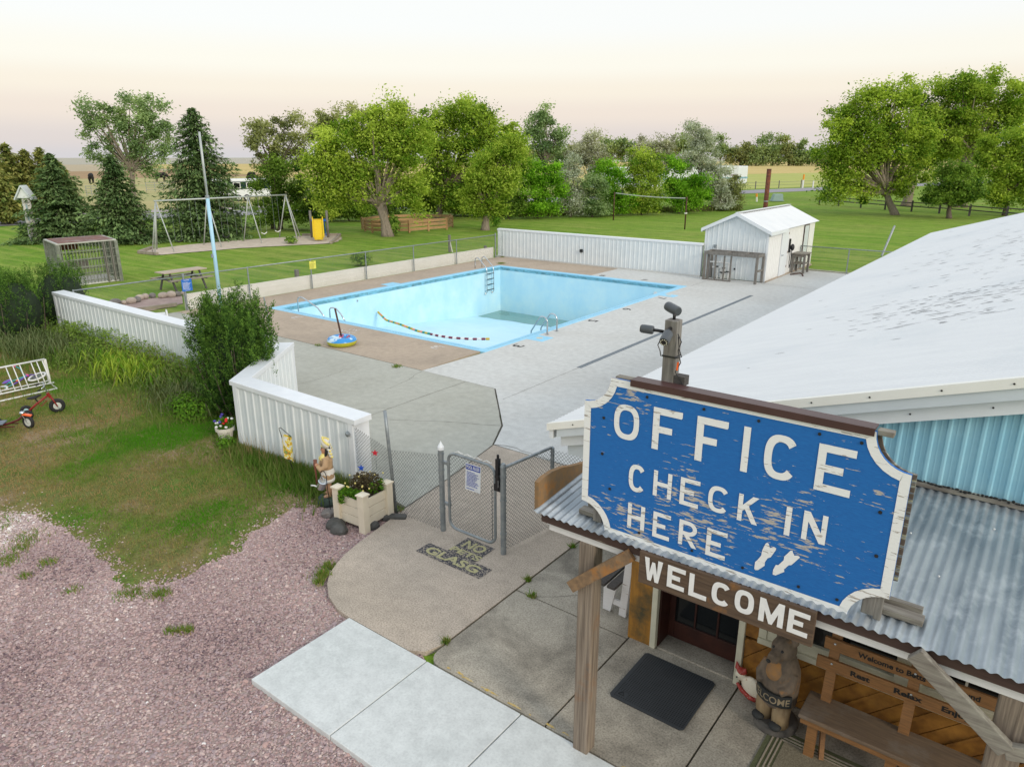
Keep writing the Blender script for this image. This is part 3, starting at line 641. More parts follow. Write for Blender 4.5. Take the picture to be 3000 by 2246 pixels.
# ladders, rails, lane rope
def arc(c, u, v, r, a0, a1, n=8): return [Vector(c) + Vector(u) * (r * math.cos(a0 + (a1 - a0) * k / n)) + Vector(v) * (r * math.sin(a0 + (a1 - a0) * k / n)) for k in range(n + 1)]
lad = thing('pool_ladder', 'chrome pool ladder with four rungs in the far left corner', 'ladder', (-22.3, 27.1, 0), group=None)
for y in (26.84, 27.36):
    pts = [(-22.72, y, 0), (-22.72, y, .38)] + [tuple(p) for p in arc((-22.58, y, .38), (1, 0, 0), (0, 0, 1), .14, math.pi, .9)] + [(-22.05, y, .12), (-21.98, y, -.05), (-21.98, y, -1.1), (-22.05, y, -1.18)]
    MB().tube(pts, .024, 10).build('ladder_rail', M['chrome'], lad, smooth=True)
    MB().sph((-22.07, y, -1.18), .05).build('ladder_foot', M['whiteplastic'], lad, smooth=True)
for z in (-.22, -.48, -.74, -1.0): MB().beam((-21.98, 26.84, z), (-21.98, 27.36, z), .07, .025).build('rung', M['dark_metal'], lad)
lad = thing('pool_ladder', 'chrome pool ladder on the right pool edge beside the skimmer', 'ladder', (-12.2, 17.95, 0))
for y in (17.71, 18.24):
    pts = [(-12.13, y, 0), (-12.13, y, .36)] + [tuple(p) for p in arc((-12.3, y, .36), (1, 0, 0), (0, 0, 1), .17, 0, 2.2)] + [(-12.74, y, .02), (-12.74, y, -.7)]
    MB().tube(pts, .024, 10).build('ladder_rail', M['chrome'], lad, smooth=True)
    MB().lathe([(0, 0), (.06, 0), (.06, .012), (.03, .02), (0, .02)], (-12.13, y, .012), 14).build('escutcheon', M['chrome'], lad)
for z in (-.3, -.55): MB().beam((-12.74, 17.71, z), (-12.74, 18.24, z), .07, .025).build('rung', M['dark_metal'], lad)
for lab, x0, x1, h in (('long chrome handrail over the shallow end near the left corner', -21.24, -19.72, .50), ('short chrome handrail over the shallow end behind the rusty pole', -19.5, -18.68, .33)):
    pts = [(x0, 15.33, -.2), (x0, 15.33, h * .75), (x0 + .06, 15.33, h * .92), (x0 + .2, 15.33, h), (x0 + .35, 15.33, h * .96), (x0 + (x1 - x0) * .72, 15.33, h * .45), (x1, 15.33, -.12)]
    tag(MB().tube(pts, .024, 10).build('handrail', M['chrome'], smooth=True), lab, 'handrail')
rope = thing('lane_rope', 'float rope of coloured beads lying across the empty pool', 'rope', (-19, 18.7, -1.4))
kp = [(-22.0, 19.75, -.90), (-21.1, 19.35, -1.05), (-19.9, 18.95, -.98), (-18.7, 18.68, -1.02), (-17.5, 18.52, -1.0), (-16.9, 18.60, -1.0), (-16.2, 18.88, -1.0), (-15.7, 19.3, -1.0)]
kp = [(x, y, max(z, D0 + (D1 - D0) * (y - PY0) / (PY1 - PY0) + .06)) for x, y, z in kp]
def resample(p, n):
    p = np.array(p); d = np.r_[0, np.cumsum(np.linalg.norm(np.diff(p, axis=0), axis=1))]; t = np.linspace(0, d[-1], n)
    return np.stack([np.interp(t, d, p[:, k]) for k in range(3)], 1)
q = resample(kp, 45)
MB().tube([tuple(a) for a in q], .012, 5).build('cord', M['whiteplastic'], rope)
fc = {'y': plain('float_yellow', (.62, .42, .04)), 'o': plain('float_orange', (.85, .32, .20)), 'g': plain('float_green', (.02, .30, .24)), 'm': plain('float_maroon', (.20, .04, .07)), 'w': M['whiteplastic']}
seq = 'yyoygoyygoygyoygyoygyogyogyg' + 'mwmwmwmwmwmwmwm' + 'y'
for k in range(44):
    MB().tube([tuple(q[k] + (q[k + 1] - q[k]) * .04), tuple(q[k] + (q[k + 1] - q[k]) * .96)], .046, 10).build('float', fc[seq[k % len(seq)]], rope, smooth=False, bevel=.012)

# rusty pole with the swim ring
tag(MB().tube([(-16.30, 13.20, 0), (-16.44, 13.12, 1.02)], .028, 10).build('tether_pole', M['rust_post']), 'rusty brown steel pole standing in the swim ring', 'pole')
ring = thing('swim_ring', 'inflated blue and yellow swim ring lying round the rusty pole', 'swim ring', (-16.15, 13.05, .1))
def torus(R_, r_, c, n=40, m_=12, a0=0, a1=2 * math.pi, k=1.0):
    V = []; F = []
    for i in range(n):
        a = 2 * math.pi * i / n
        for j in range(m_ + 1):
            b = a0 + (a1 - a0) * j / m_; rr = r_ * k
            V.append((c[0] + (R_ + rr * math.cos(b)) * math.cos(a), c[1] + (R_ + rr * math.cos(b)) * math.sin(a), c[2] + rr * math.sin(b)))
    w = m_ + 1
    for i in range(n):
        for j in range(m_): F.append((i * w + j, ((i + 1) % n) * w + j, ((i + 1) % n) * w + j + 1, i * w + j + 1))
    return V, F
c = (-16.15, 13.05, .12); Rr, rr = .30, .13
MB().add(*torus(Rr, rr, c, 40, 8, math.pi, 2 * math.pi + .15)).build('ring_underside', plain('ring_yellow', (.50, .50, .04), .25), ring, smooth=True)
MB().add(*torus(Rr, rr, c, 40, 8, .15, math.pi)).build('ring_top', mat('ring_blue', (.04, .28, .66), (.55, .72, .82), 3.2, rough=.25, bmp=0, lo=.54, hi=.58), ring, smooth=True)
m = MB()
for a0 in (-.9, 2.2, 1.0):
    for k in range(6):
        a = a0 + k * .11; b0 = 2.0
        m.beam((c[0] + (Rr + (rr + .004) * math.cos(b0)) * math.cos(a), c[1] + (Rr + (rr + .004) * math.cos(b0)) * math.sin(a), c[2] + (rr + .004) * math.sin(b0)),
               (c[0] + (Rr + (rr + .004) * math.cos(b0 + .7)) * math.cos(a + .1), c[1] + (Rr + (rr + .004) * math.cos(b0 + .7)) * math.sin(a + .1), c[2] + (rr + .004) * math.sin(b0 + .7)), .02, .006)
m.build('ring_pattern', plain('ring_red', (.60, .04, .05), .3), ring)
# ================================================================== ribbed sheets
def ribbed(a, b, z0, z1, nrm, pitch=.235, rib=.035, depth=.018, z0b=None, z1b=None):
    """upright metal sheet from a to b (xy), trapezoid ribs standing out along nrm; optional sloping top"""
    a, b, nv = Vector((*a, 0)), Vector((*b, 0)), Vector((*nrm, 0)); L = (b - a).length; u = (b - a) / L
    z1b = z1 if z1b is None else z1b; z0b = z0 if z0b is None else z0b
    prof = [(0, 0)]; x = pitch / 2
    while x < L - rib:
        prof += [(x - rib, 0), (x - rib * .45, depth), (x + rib * .45, depth), (x + rib, 0), (x + pitch * .5 - .012, 0.0), (x + pitch * .5, .004), (x + pitch * .5 + .012, 0)]
        x += pitch
    prof = [p for p in prof if p[0] < L] + [(L, 0)]
    V = []
    for d, h in prof:
        t = d / L; p = a + u * d + nv * h
        V += [(p.x, p.y, z0 + (z0b - z0) * t), (p.x, p.y, z1 + (z1b - z1) * t)]
    return V, [(2 * i, 2 * i + 2, 2 * i + 3, 2 * i + 1) for i in range(len(prof) - 1)]
def corrug(o, u, L, v, nrm, pitch, amp, per=8, extra=0.0):
    """sine-corrugated sheet; waves run across u (length L), ridges along v (vector)"""
    o, u, v, nrm = Vector(o), Vector(u).normalized(), Vector(v), Vector(nrm).normalized(); n = int(L / pitch * per); V = []
    for i in range(n + 1):
        d = L * i / n; h = amp * math.sin(2 * math.pi * d / pitch)
        p = o + u * d + nrm * h
        V += [p, p + v]
    return V, [(2 * i, 2 * i + 2, 2 * i + 3, 2 * i + 1) for i in range(n)]

# ================================================================== white metal walls round the pool
def pool_wall(name, label, a, b, h, thick=.30, capw=.36, endcaps=(True, True), parent=None, th=None, shift=0):
    t = th or thing(name, label, 'wall', ((a[0] + b[0]) / 2, (a[1] + b[1]) / 2, 0))
    A, Bv = Vector((*a, 0)), Vector((*b, 0)); u = (Bv - A).normalized(); nv = Vector((u.y, -u.x, 0)); hw = thick / 2
    for s in (1, -1):
        p, q = A + nv * hw * s, Bv + nv * hw * s
        MB().add(*ribbed((p.x, p.y), (q.x, q.y), GZ, h - .05, (nv.x * s, nv.y * s))).build('siding', M['white_metal'], t, fix=False)
    for f_, P_ in ((endcaps[0], A), (endcaps[1], Bv)):
        if f_:
            dirn = -1 if P_ is A else 1
            m = MB(); m.beam(P_ + u * dirn * .004 + Vector((0, 0, GZ)), P_ + u * dirn * .004 + Vector((0, 0, h - .05)), .01, thick + .05, up=tuple(nv)); m.build('end_trim', M['white_cap'], t)
            for s in (1, -1):
                c = P_ + nv * (hw + .012) * s - u * dirn * .05
                MB().beam(c + Vector((0, 0, GZ)), c + Vector((0, 0, h - .05)), .11, .024, up=tuple(nv)).build('corner_trim', M['white_cap'], t)
    return t, A, Bv, u, nv
def cap(t, pts, h, w=.36):
    """folded metal cap over a polyline, mitred"""
    P_ = [Vector((*p, 0)) for p in pts]; off = []
    for i, p in enumerate(P_):
        d0 = (P_[i] - P_[i - 1]).normalized() if i else (P_[1] - P_[0]).normalized()
        d1 = (P_[i + 1] - P_[i]).normalized() if i < len(P_) - 1 else d0
        n0, n1 = Vector((d0.y, -d0.x, 0)), Vector((d1.y, -d1.x, 0)); nn = (n0 + n1).normalized(); k = w / 2 / max(.3, nn.dot(n0))
        off.append((p + nn * k, p - nn * k))
    m = MB(); V = []
    for a, b in off: V += [(a.x, a.y, h - .09), (a.x, a.y, h - .005), (b.x, b.y, h + .006), (b.x, b.y, h - .09)]
    F = []
    for i in range(len(P_) - 1):
        k = i * 4
        F += [(k, k + 4, k + 5, k + 1), (k + 1, k + 5, k + 6, k + 2), (k + 2, k + 6, k + 7, k + 3)]
    F += [(0, 1, 2, 3), (len(V) - 4, len(V) - 1, len(V) - 2, len(V) - 3)]
    m.add(V, F); return m.build('cap', M['white_cap'], t, bevel=.008)
t, *_ = pool_wall('metal_wall', 'long white ribbed metal wall behind the lilies on the left', (-24.5, 8.97), (-13.55, 8.97), 1.22)
cap(t, [(-24.55, 8.97), (-13.55, 8.97)], 1.24)
wd = thing('metal_wall', 'angled white ribbed metal wall behind the statue', 'wall', (-10, 7, 0))
pool_wall('', '', (-13.4, 9.25), (-11.78, 7.08), 1.22, endcaps=(True, False), th=wd); pool_wall('', '', (-11.78, 7.08), (-8.46, 7.08), 1.22, endcaps=(True, True), th=wd)
cap(wd, [(-13.43, 9.29), (-11.78, 7.08), (-8.38, 7.08)], 1.25)
MB().lathe([(0, 0), (.045, 0), (.045, .03), (.02, .05), (0, .05)], (-8.55, 6.90, .98), 12, M=Matrix.Rotation(math.pi / 2, 3, 'X')).build('vent_hood', M['galv'], wd)
wb = thing('metal_wall', 'back white ribbed metal wall beyond the deep end', 'wall', (-18.7, 31.2, 0))
pool_wall('', '', (-24.65, 31.2), (-12.92, 31.2), 1.47, .18, th=wb, endcaps=(True, False)); cap(wb, [(-24.7, 31.2), (-12.92, 31.2)], 1.49, .24)
MB().bb(-19.35, -19.2, 31.02, 31.1, .62, .77).build('outlet_box', M['dark_metal'], wb)
MB().bb(-24.68, -12.9, 30.98, 31.08, -.05, .05).build('sill_curb', M['new_deck'], wb)

# ================================================================== chain link
def link(a, b, z0, z1, cell=.072, r=.0017, z0b=None, z1b=None):
    a, b = Vector((*a, 0)), Vector((*b, 0)); L = (b - a).length; u = (b - a) / L; nv = Vector((-u.y, u.x, 0)); V = []; F = []; H = z1 - z0
    z1b = z1 if z1b is None else z1b
    for s in (1, -1):
        k = -H if s == 1 else 0.0
        while k < L + (H if s == -1 else 0):
            d0, d1, y0, y1 = k, k + s * H, 0.0, H
            # clip to 0..L
            def clip(d0, y0, d1, y1):
                lo, hi = 0.0, 1.0; dd = d1 - d0
                for e, sg in ((0, 1), (L, -1)):
                    v0 = (d0 - e) * sg; v1 = (d1 - e) * sg
                    if v0 < 0 and v1 < 0: return None
                    if v0 < 0: lo = max(lo, v0 / (v0 - v1))
                    elif v1 < 0: hi = min(hi, v0 / (v0 - v1))
                if hi - lo < 1e-3: return None
                return d0 + dd * lo, y0 + (y1 - y0) * lo, d0 + dd * hi, y0 + (y1 - y0) * hi
            q = clip(d0, y0, d1, y1)
            if q:
                p0 = a + u * q[0] + Vector((0, 0, z0 + q[1] * (1 + (z1b - z1) / H * q[0] / L))) + nv * (r * s); p1 = a + u * q[2] + Vector((0, 0, z0 + q[3] * (1 + (z1b - z1) / H * q[2] / L))) + nv * (r * s)
                t = (p1 - p0).normalized(); e1 = t.cross(nv).normalized(); bse = len(V)
                for p in (p0, p1):
                    for j in range(3):
                        an = j * 2.0944; V.append(p + (nv * math.cos(an) + e1 * math.sin(an)) * r)
                F += [(bse + j, bse + (j + 1) % 3, bse + 3 + (j + 1) % 3, bse + 3 + j) for j in range(3)]
            k += cell
    return V, F
fl = thing('chain_link_fence', 'long chain link fence with low cream boards along the left pool deck', 'fence', (-24.4, 20, 0))
ys = [9.35, 12.95, 15.5, 18.4, 21.36, 24.33, 27.39, 30.55]
for i, y in enumerate(ys):
    r_ = .038 if i in (1, 7) else .025; h = 1.26 if i in (1, 7) else 1.2
    MB().lathe([(r_, GZ), (r_, h), (r_ * 1.15, h), (r_ * 1.15, h + .02), (0, h + .05)], (-24.4, y, 0), 10).build('fence_post', M['galv'], fl, smooth=False)
MB().tube([(-24.4, ys[0], 1.21), (-24.4, ys[1], 1.21)], .021, 8).build('top_rail', M['galv'], fl, smooth=True)
MB().tube([(-24.4, ys[1], 1.21), (-24.4, ys[-1], 1.21)], .021, 8).build('top_rail', M['galv'], fl, smooth=True)
MB().add(*link((-24.44, ys[0]), (-24.44, ys[1]), .02, 1.2, .072, .0021)).build('wire_mesh', M['wire'], fl, fix=False)
MB().add(*link((-24.44, ys[1]), (-24.44, ys[-1]), .02, 1.2, .072, .0021)).build('wire_mesh', M['wire'], fl, fix=False)
for y0, y1 in zip(ys[1:-1], ys[2:]):
    m = MB(); m.bb(-24.56, -24.53, y0 + .01, y1 - .01, -.02, .55)
    for z in (.16, .34, .52): m.bb(-24.53, -24.52, y0 + .01, y1 - .01, z, z + .02)
    m.build('cream_board', M['cream_board'], fl)
MB().add(*link((-24.4, 30.6), (-24.25, 31.05), .02, 1.25)).build('wire_mesh', M['wire'], fl, fix=False)
fr = thing('chain_link_fence', 'short chain link fence right of the pump shed', 'fence', (-7, 36, 0))
for x, h in ((-10.0, 1.15), (-7.82, 1.12), (-5.4, 1.15)): MB().lathe([(.027, GZ), (.027, h), (0, h + .03)], (x, 36.02, 0), 10).build('fence_post', M['galv'], fr)
MB().tube([(-10.0, 36.02, 1.14), (-3.0, 36.02, 1.14)], .021, 8).build('top_rail', M['galv'], fr, smooth=True)
MB().add(*link((-10, 36.05), (-3, 36.05), .02, 1.13)).build('wire_mesh', M['wire'], fr, fix=False)
MB().bb(-9.9, -3.0, 36.06, 36.16, -.05, .06).build('kerb', M['cream'], fr)
tag(MB().tube([(-7.84, 43.9, 0), (-7.55, 44.5, 1.55)], .06, 10).tube([(-7.55, 44.5, 1.55), (-7.53, 44.54, 1.62)], [.065, .02], 10).build('steel_post', M['galv']), 'leaning bare steel post beyond the white roof edge', 'post')
# gate and the fence either side of it
gp = thing('chain_link_fence', 'sagging chain link fence between the planter and the gate', 'fence', (-7.4, 6.95, 0))
MB().tube([(-7.42, 6.80, GZ), (-7.49, 6.77, 1.28), (-7.55, 6.80, 1.62)], .026, 10).build('fence_post', M['galv'], gp, smooth=True)
MB().lathe([(.04, 0), (.04, 1.27), (.046, 1.27), (.046, 1.31), (.0, 1.40)], (-6.45, 6.81, 0), 14).build('gate_post', M['galv'], gp)
MB().lathe([(.048, 1.275), (.048, 1.315), (.0, 1.405)], (-6.45, 6.81, 0), 14).build('post_cap', M['white_cap'], gp)
MB().add(*link((-8.42, 6.93), (-7.46, 6.78), 0.0, 1.12, .058, .0027, None, 1.02)).build('wire_mesh', M['wire'], gp, fix=False)
MB().add(*link((-7.46, 6.78), (-6.45, 6.80), 0.0, 1.02, .058, .0027, None, 1.2)).build('wire_mesh', M['wire'], gp, fix=False)
for z in (.35, .95, 1.2): MB().lathe([(.047, 0), (.047, .025), (.04, .025)], (-6.45, 6.81, z), 12).build('clamp', M['galv'], gp)
gr = thing('chain_link_fence', 'chain link fence running from the gate to the office', 'fence', (-5.3, 7.4, 0))
MB().lathe([(.04, 0), (.04, 1.30), (.044, 1.30), (.03, 1.345), (0, 1.36)], (-5.35, 6.83, 0), 14).build('gate_post', M['galv'], gr, smooth=False)
MB().tube([(-5.35, 6.87, 1.28), (-5.23, 7.78, 1.29)], .022, 10).build('top_rail', M['galv'], gr, smooth=True)
MB().lathe([(.028, 0), (.028, 1.28), (0, 1.31)], (-5.22, 7.8, 0), 10).build('fence_post', M['galv'], gr)
MB().add(*link((-5.35, 6.87), (-5.23, 7.78), .04, 1.26, .058, .0027)).build('wire_mesh', M['wire'], gr, fix=False)
MB().add(*link((-5.22, 7.8), (-3.2, 7.8), .04, 1.26, .058, .0027)).build('wire_mesh', M['wire'], gr, fix=False)
for z in (.3, .8, 1.15): MB().lathe([(.046, 0), (.046, .02), (.04, .02)], (-5.35, 6.83, z), 12).build('clamp', M['galv'], gr)
gate = thing('gate', 'chain link gate with rounded tube frame below the pool rules sign', 'gate', (-5.9, 6.83, 0))
x0, x1, z0, z1, r_ = -6.33, -5.49, .09, 1.26, .13
fp = []
for cx_, cz_, a0 in ((x1 - r_, z1 - r_, 0), (x0 + r_, z1 - r_, 90), (x0 + r_, z0 + r_, 180), (x1 - r_, z0 + r_, 270)):
    fp += [(cx_ + r_ * math.cos(R(a0 + k * 15)), 6.83, cz_ + r_ * math.sin(R(a0 + k * 15))) for k in range(7)]
MB().loop(fp, .021, 10).build('gate_frame', M['galv'], gate, smooth=True)
MB().add(*link((x0 + .02, 6.845), (x1 - .02, 6.845), z0 + .02, z1 - .02, .058, .0027)).build('wire_mesh', M['wire'], gate, fix=False)
MB().tube([(x1 - .07, 6.85, z0), (x1 - .07, 6.85, z1 - .3)], .006, 6).build('tension_bar', M['wire'], gate)
for z in (.42, 1.06):
    m = MB(); m.lathe([(.028, 0), (.028, .06)], (x0, 6.83, z), 10); m.bb(-6.45, -6.33, 6.80, 6.84, z + .01, z + .05); m.build('hinge', M['galv'], gate)
m = MB(); m.bb(-5.455, -5.405, 6.79, 6.85, .95, 1.40); m.lathe([(.018, 0), (.018, .05), (.012, .06), (0, .06)], (-5.43, 6.82, 1.40), 10); m.bb(-5.49, -5.38, 6.80, 6.86, .93, 1.03); m.bb(-5.46, -5.39, 6.78, 6.86, 1.13, 1.17)
m.build('gate_latch', M['dark_metal'], gate, bevel=.004)
MB().bb(-5.405, -5.403, 6.786, 6.79, 1.0, 1.1).build('latch_plate', M['whiteplastic'], gate)
m = MB()
for k in range(4): m.tube([(-6.2 + k * .17, 6.83, 1.285), (-6.13 + k * .17, 6.82, 1.32), (-6.08 + k * .17, 6.84, 1.29), (-6.05 + k * .17, 6.82, 1.31)], .008, 5)
m.build('tape_wrap', M['whiteplastic'], gate)
def rules_sign(name, label, o, ux, uy, nrm, face, head, ink, title, foot=None, lines=9, headh=.16):
    """flat notice: panel, header band, rows of small print"""
    o, ux, uy, nv = Vector(o), Vector(ux), Vector(uy), Vector(nrm)
    t = thing(name, label, 'sign', tuple(o))
    m = MB(); m.prism([o, o + ux, o + ux + uy, o + uy], tuple(-nv * .006)); m.build('panel', face, t)
    P_ = lambda a, b, d: o + ux * a + uy * b + nv * d
    if head:
        m = MB(); m.face(P_(.03, 1 - headh - .02, .002), P_(.97, 1 - headh - .02, .002), P_(.97, .98, .002), P_(.03, .98, .002)); m.build('header_band', head, t, fix=False)
        m = MB(); write(m, title, P_(.08, 1 - headh + .025, .004), ux * .84, uy * (headh - .075), .03); m.build('lettering', M['signwhite_flat'], t, fix=False)
    else:
        m = MB(); write(m, title, P_(.25, .88, .003), ux * .5, uy * .08, .02); m.build('lettering', ink, t, fix=False)
    m = MB(); rr_ = random.Random(len(label))
    top = 1 - headh - .06
    for i in range(lines):
        y = top - (i + 1) * (top - .14) / (lines + .5); x = .10
        end = rr_.uniform(.6, .92)
        while x < end:
            w = rr_.uniform(.04, .12); m.face(P_(x, y, .003), P_(min(x + w, end), y, .003), P_(min(x + w, end), y + .028, .003), P_(x, y + .028, .003)); x += w + .025
    if foot: write(m, foot, P_(.25, .04, .003), ux * .5, uy * .07, .02)
    else: m.face(P_(.08, .06, .003), P_(.62, .06, .003), P_(.62, .085, .003), P_(.08, .085, .003))
    m.build('small_print', ink, t, fix=False); return t
rules_sign('pool_rules_sign', 'white and blue pool rules notice hung on the gate', (-6.0, 6.80, .80), (.27, 0, .005), (.02, 0, .40), (0, -1, 0), M['signwhite_flat'], M['signblue_flat'], M['signblue_flat'], 'POOL RULES', lines=11, headh=.2)
rules_sign('pool_rules_sign', 'blue notice with white print on the left chain link fence', (-24.34, 12.83, .68), (0, .38, 0), (0, 0, .42), (1, 0, 0), M['signblue_mid'], None, M['signwhite_flat'], 'Pool Rules', 'Thank you!', lines=9)
rules_sign('warning_sign', 'small yellow notice on the left chain link fence', (-24.34, 18.3, .82), (0, .32, 0), (0, 0, .32), (1, 0, 0), M['signyellow'], None, M['black'], 'Pool Rules', None, lines=6)

# ================================================================== office building
EX, EZ, SL = -4.30, 2.30, .315                       # eave line x, z and roof rise per metre
YF, YB = 6.32, 33.3
def rz_(x): return EZ + SL * (x - EX)
off = thing('office_building', 'long white roofed office with blue metal gable and wooden porch front', 'building', (2, 15, 0))
nr = Vector((-SL, 0, 1)).normalized(); RX = 9.0
dirv = Vector((RX - EX, 0, SL * (RX - EX)))
MB().add(*corrug((EX, YF, EZ), (0, 1, 0), YB - YF, dirv, nr, .0685, .0105, 8)).build('roof', M['roofwhite'], off, smooth=True, fix=False)
# far slope hidden beyond the ridge, closes the volume
MB().face((RX, YF, rz_(RX)), (RX, YB, rz_(RX)), (RX + 13, YB, EZ), (RX + 13, YF, EZ)).build('roof', M['roofwhite'], off, fix=False)
# flaked paint: dark scales lying on the ridges of the sheet
m = MB(); rr_ = random.Random(5)
for k in range(520):
    X = -.2 + rr_.gauss(0, 1.2); Y = 18.5 + rr_.gauss(0, 3.4)
    if k % 9 == 0: X, Y = rr_.uniform(-3.8, 3.5), rr_.uniform(8, 31)
    if k % 5 in (1, 3): X, Y = -1.0 + rr_.gauss(0, .7), 11.3 + .9 * rr_.choice((-1.5, -.6, -.4, .3, .9)) + rr_.gauss(0, .25)
    if not (EX + .2 < X < RX and YF + .3 < Y < YB - .3): continue
    Y = YF + (round((Y - YF) / .0685 - .25) + .25) * .0685; L = rr_.uniform(.03, .15) * (1 + 1.3 * (rr_.random() < .12)) * (1 + .05 * (Y - 10)); w = rr_.uniform(.003, .010) * (1 + .05 * (Y - 10))
    V = [Vector((X + d, Y + e, rz_(X + d))) + nr * (.0112) for d, e in ((-L / 2, 0), (-L / 4, -w), (L / 5, -w * .7), (L / 2, 0), (L / 4, w), (-L / 6, w * .6))]
    m.add(V, [tuple(range(6))])
m.build('paint_flakes', mat('bare_dark_metal', (.045, .055, .075), (.10, .11, .125), 40, rough=.7, bmp=0), off, fix=False)['kind'] = 'stuff'
# gable trim: cap, fascia, frieze
def rake(y0, y1, za, zb, mat_, name, x0=EX, x1=RX):
    m = MB(); m.prism([(x0, y0, rz_(x0) + za), (x1, y0, rz_(x1) + za), (x1, y0, rz_(x1) + zb), (x0, y0, rz_(x0) + zb)], (0, y1 - y0, 0)); return m.build(name, mat_, off)
rake(YF - .025, YF + .03, -.07, .014, M['cream_board'], 'rake_cap')
rake(YF + .0, YF + .05, -.17, -.074, M['gray_trim'], 'rake_fascia', EX + .12)
rake(YF + .052, YF + .2, -.18, -.11, M['gray_trim'], 'soffit', EX + .12)
rake(YF + .09, YF + .15, -.31, -.165, M['white_cap'], 'frieze_board', EX + .12)
m = MB()
for X in (-3.95, -3.3, -1.5, -1.05, -.55, -.1, .4, .9): m.lathe([(0, 0), (.008, 0), (.008, .004), (0, .004)], (X, YF - .027, rz_(X) - .03), 8, M=Matrix.Rotation(math.pi / 2, 3, 'X'))
for X in (-.75, -.2, .3): m.lathe([(0, 0), (.008, 0), (.008, .004), (0, .004)], (X, YF + .088, rz_(X) - .24), 8, M=Matrix.Rotation(math.pi / 2, 3, 'X'))
m.build('screw_heads', M['dark_metal'], off)
MB().face((EX, YB, EZ), (RX, YB, rz_(RX)), (RX, YB, 0), (EX + 1.2, YB, 0)).build('wall', M['white_metal'], off, fix=False)
MB().bb(EX + .02, EX + .07, YF, YB, EZ - .16, EZ - .015).build('eave_fascia', M['white_cap'], off)
# white valance under the corner of the roof
MB().prism([(-4.12, 6.47, 1.93), (-3.14, 6.47, 1.93), (-3.14, 6.47, rz_(-3.14) - .16), (-4.12, 6.47, rz_(-4.12) - .10)], (0, .03, 0)).build('valance', M['gray_trim'], off)
MB().bb(-4.12, -4.09, 6.5, YB - .02, 1.93, EZ - .02).build('valance', M['gray_trim'], off)
MB().bb(-4.06, -3.16, 6.52, 12, 2.2, 2.22).build('ceiling', M['gray_trim'], off)
# blue gable above the porch roof
YG = 6.56
x0, x1 = -3.1, 4.5
MB().add(*ribbed((x0, YG), (x1, YG), 2.3, rz_(x0) - .17, (0, -1), .117, .022, .016, None, rz_(x1) - .17)).build('blue_siding', M['bluewall'], off, fix=False)
# side wall and porch front
MB().bb(-3.12, -3.08, 6.36, YB, 0, 2.4).build('wall', M['white_metal'], off)
YW = 6.30
MB().bb(-3.13, -2.86, YW - .02, YW + .24, 0, 2.4).build('corner_board', mat('mossy_stained_board', (.40, .19, .03), (.28, .13, .022), 4, (8, 8, .7), .6, bmp=.2, dirt=(.07, .06, .03), dscale=1.8, dlo=.5, dhi=.66), off)
for a, b in ((-2.855, -2.79), (-1.90, -1.835)): MB().bb(a, b, YW - .035, YW + .03, 0, 2.2).build('door_trim', M['cream'], off, bevel=.006)
for a, b in ((-2.79, -2.77), (-1.92, -1.90)): MB().bb(a, b, YW + .03, YW + .29, 0, 2.2).build('door_jamb', M['doorbrown'], off)
door = MB(); yd = YW + .25
door.bb(-2.77, -2.70, yd, yd + .05, .03, 2.1); door.bb(-1.99, -1.92, yd, yd + .05, .03, 2.1); door.bb(-2.70, -1.99, yd, yd + .05, .03, .24); door.bb(-2.70, -1.99, yd, yd + .05, 1.95, 2.1)
door = door.build('door', M['doorbrown'], off, bevel=.004)
for a, b in ((-2.70, -2.475), (-2.455, -2.22), (-2.20, -1.99)):
    o = MB().bb(a, b, yd + .02, yd + .03, .24, 1.95).build('pane', M['glass']); o.parent = door
for a, b in ((-2.475, -2.455), (-2.22, -2.20)):
    o = MB().bb(a, b, yd + .005, yd + .045, .24, 1.95).build('muntin', M['doorbrown']); o.parent = door
MB().bb(-2.77, -1.92, YW + .0, YW + .3, .002, .02).build('threshold', M['porch_slab'], off)
MB().bb(-3.1, 3.0, YW + .32, YW + .36, 0, 2.4).build('inner_wall', M['glass'], off)
MB().bb(-1.835, -1.70, YW, YW + .04, .60, 2.3).build('wall_board', M['orange'], off)
def clip_rect(poly, x0, x1, z0, z1):
    for ax, lim, sg in ((0, x0, 1), (0, x1, -1), (1, z0, 1), (1, z1, -1)):
        out = []
        for i in range(len(poly)):
            p, q = poly[i - 1], poly[i]; a, b = (p[ax] - lim) * sg, (q[ax] - lim) * sg
            if (a >= 0) != (b >= 0): t = a / (a - b); out.append((p[0] + (q[0] - p[0]) * t, p[1] + (q[1] - p[1]) * t))
            if b >= 0: out.append(q)
        poly = out
        if len(poly) < 3: return None
    return poly
wpl = .165
for k in range(-6, 22):                                        # slanting planks below the windows, with battens over the joints
    xk = -1.95 + k * wpl * 1.25
    p = clip_rect([(xk, 0), (xk + wpl * 1.2, 0), (xk + wpl * 1.2 + .62, .62), (xk + .62, .62)], -1.83, 2.2, .02, .575)
    if p: MB().prism([(a, YW, b) for a, b in p], (0, .03, 0)).build('plank', M['orange'], off, bevel=.004)
    p = clip_rect([(xk - .022, 0), (xk + .022, 0), (xk + .642, .62), (xk + .598, .62)], -1.83, 2.2, .02, .575)
    if p and k % 2 == 0: MB().prism([(a, YW - .016, b) for a, b in p], (0, .015, 0)).build('batten', M['orange'], off, bevel=.003)
MB().bb(-1.83, 2.2, YW + .032, YW + .06, 0, .6).build('backing_board', M['doorbrown'], off)
win = MB()
win.bb(-1.70, 2.2, YW - .05, YW + .04, .60, .66); win.bb(-1.70, -1.62, YW - .03, YW + .05, .66, 2.2); win.bb(-.50, -.28, YW - .03, YW + .05, .66, 2.2); win.bb(1.0, 1.2, YW - .03, YW + .05, .66, 2.2); win.bb(-1.62, 1.0, YW - .02, YW + .05, .66, .78)
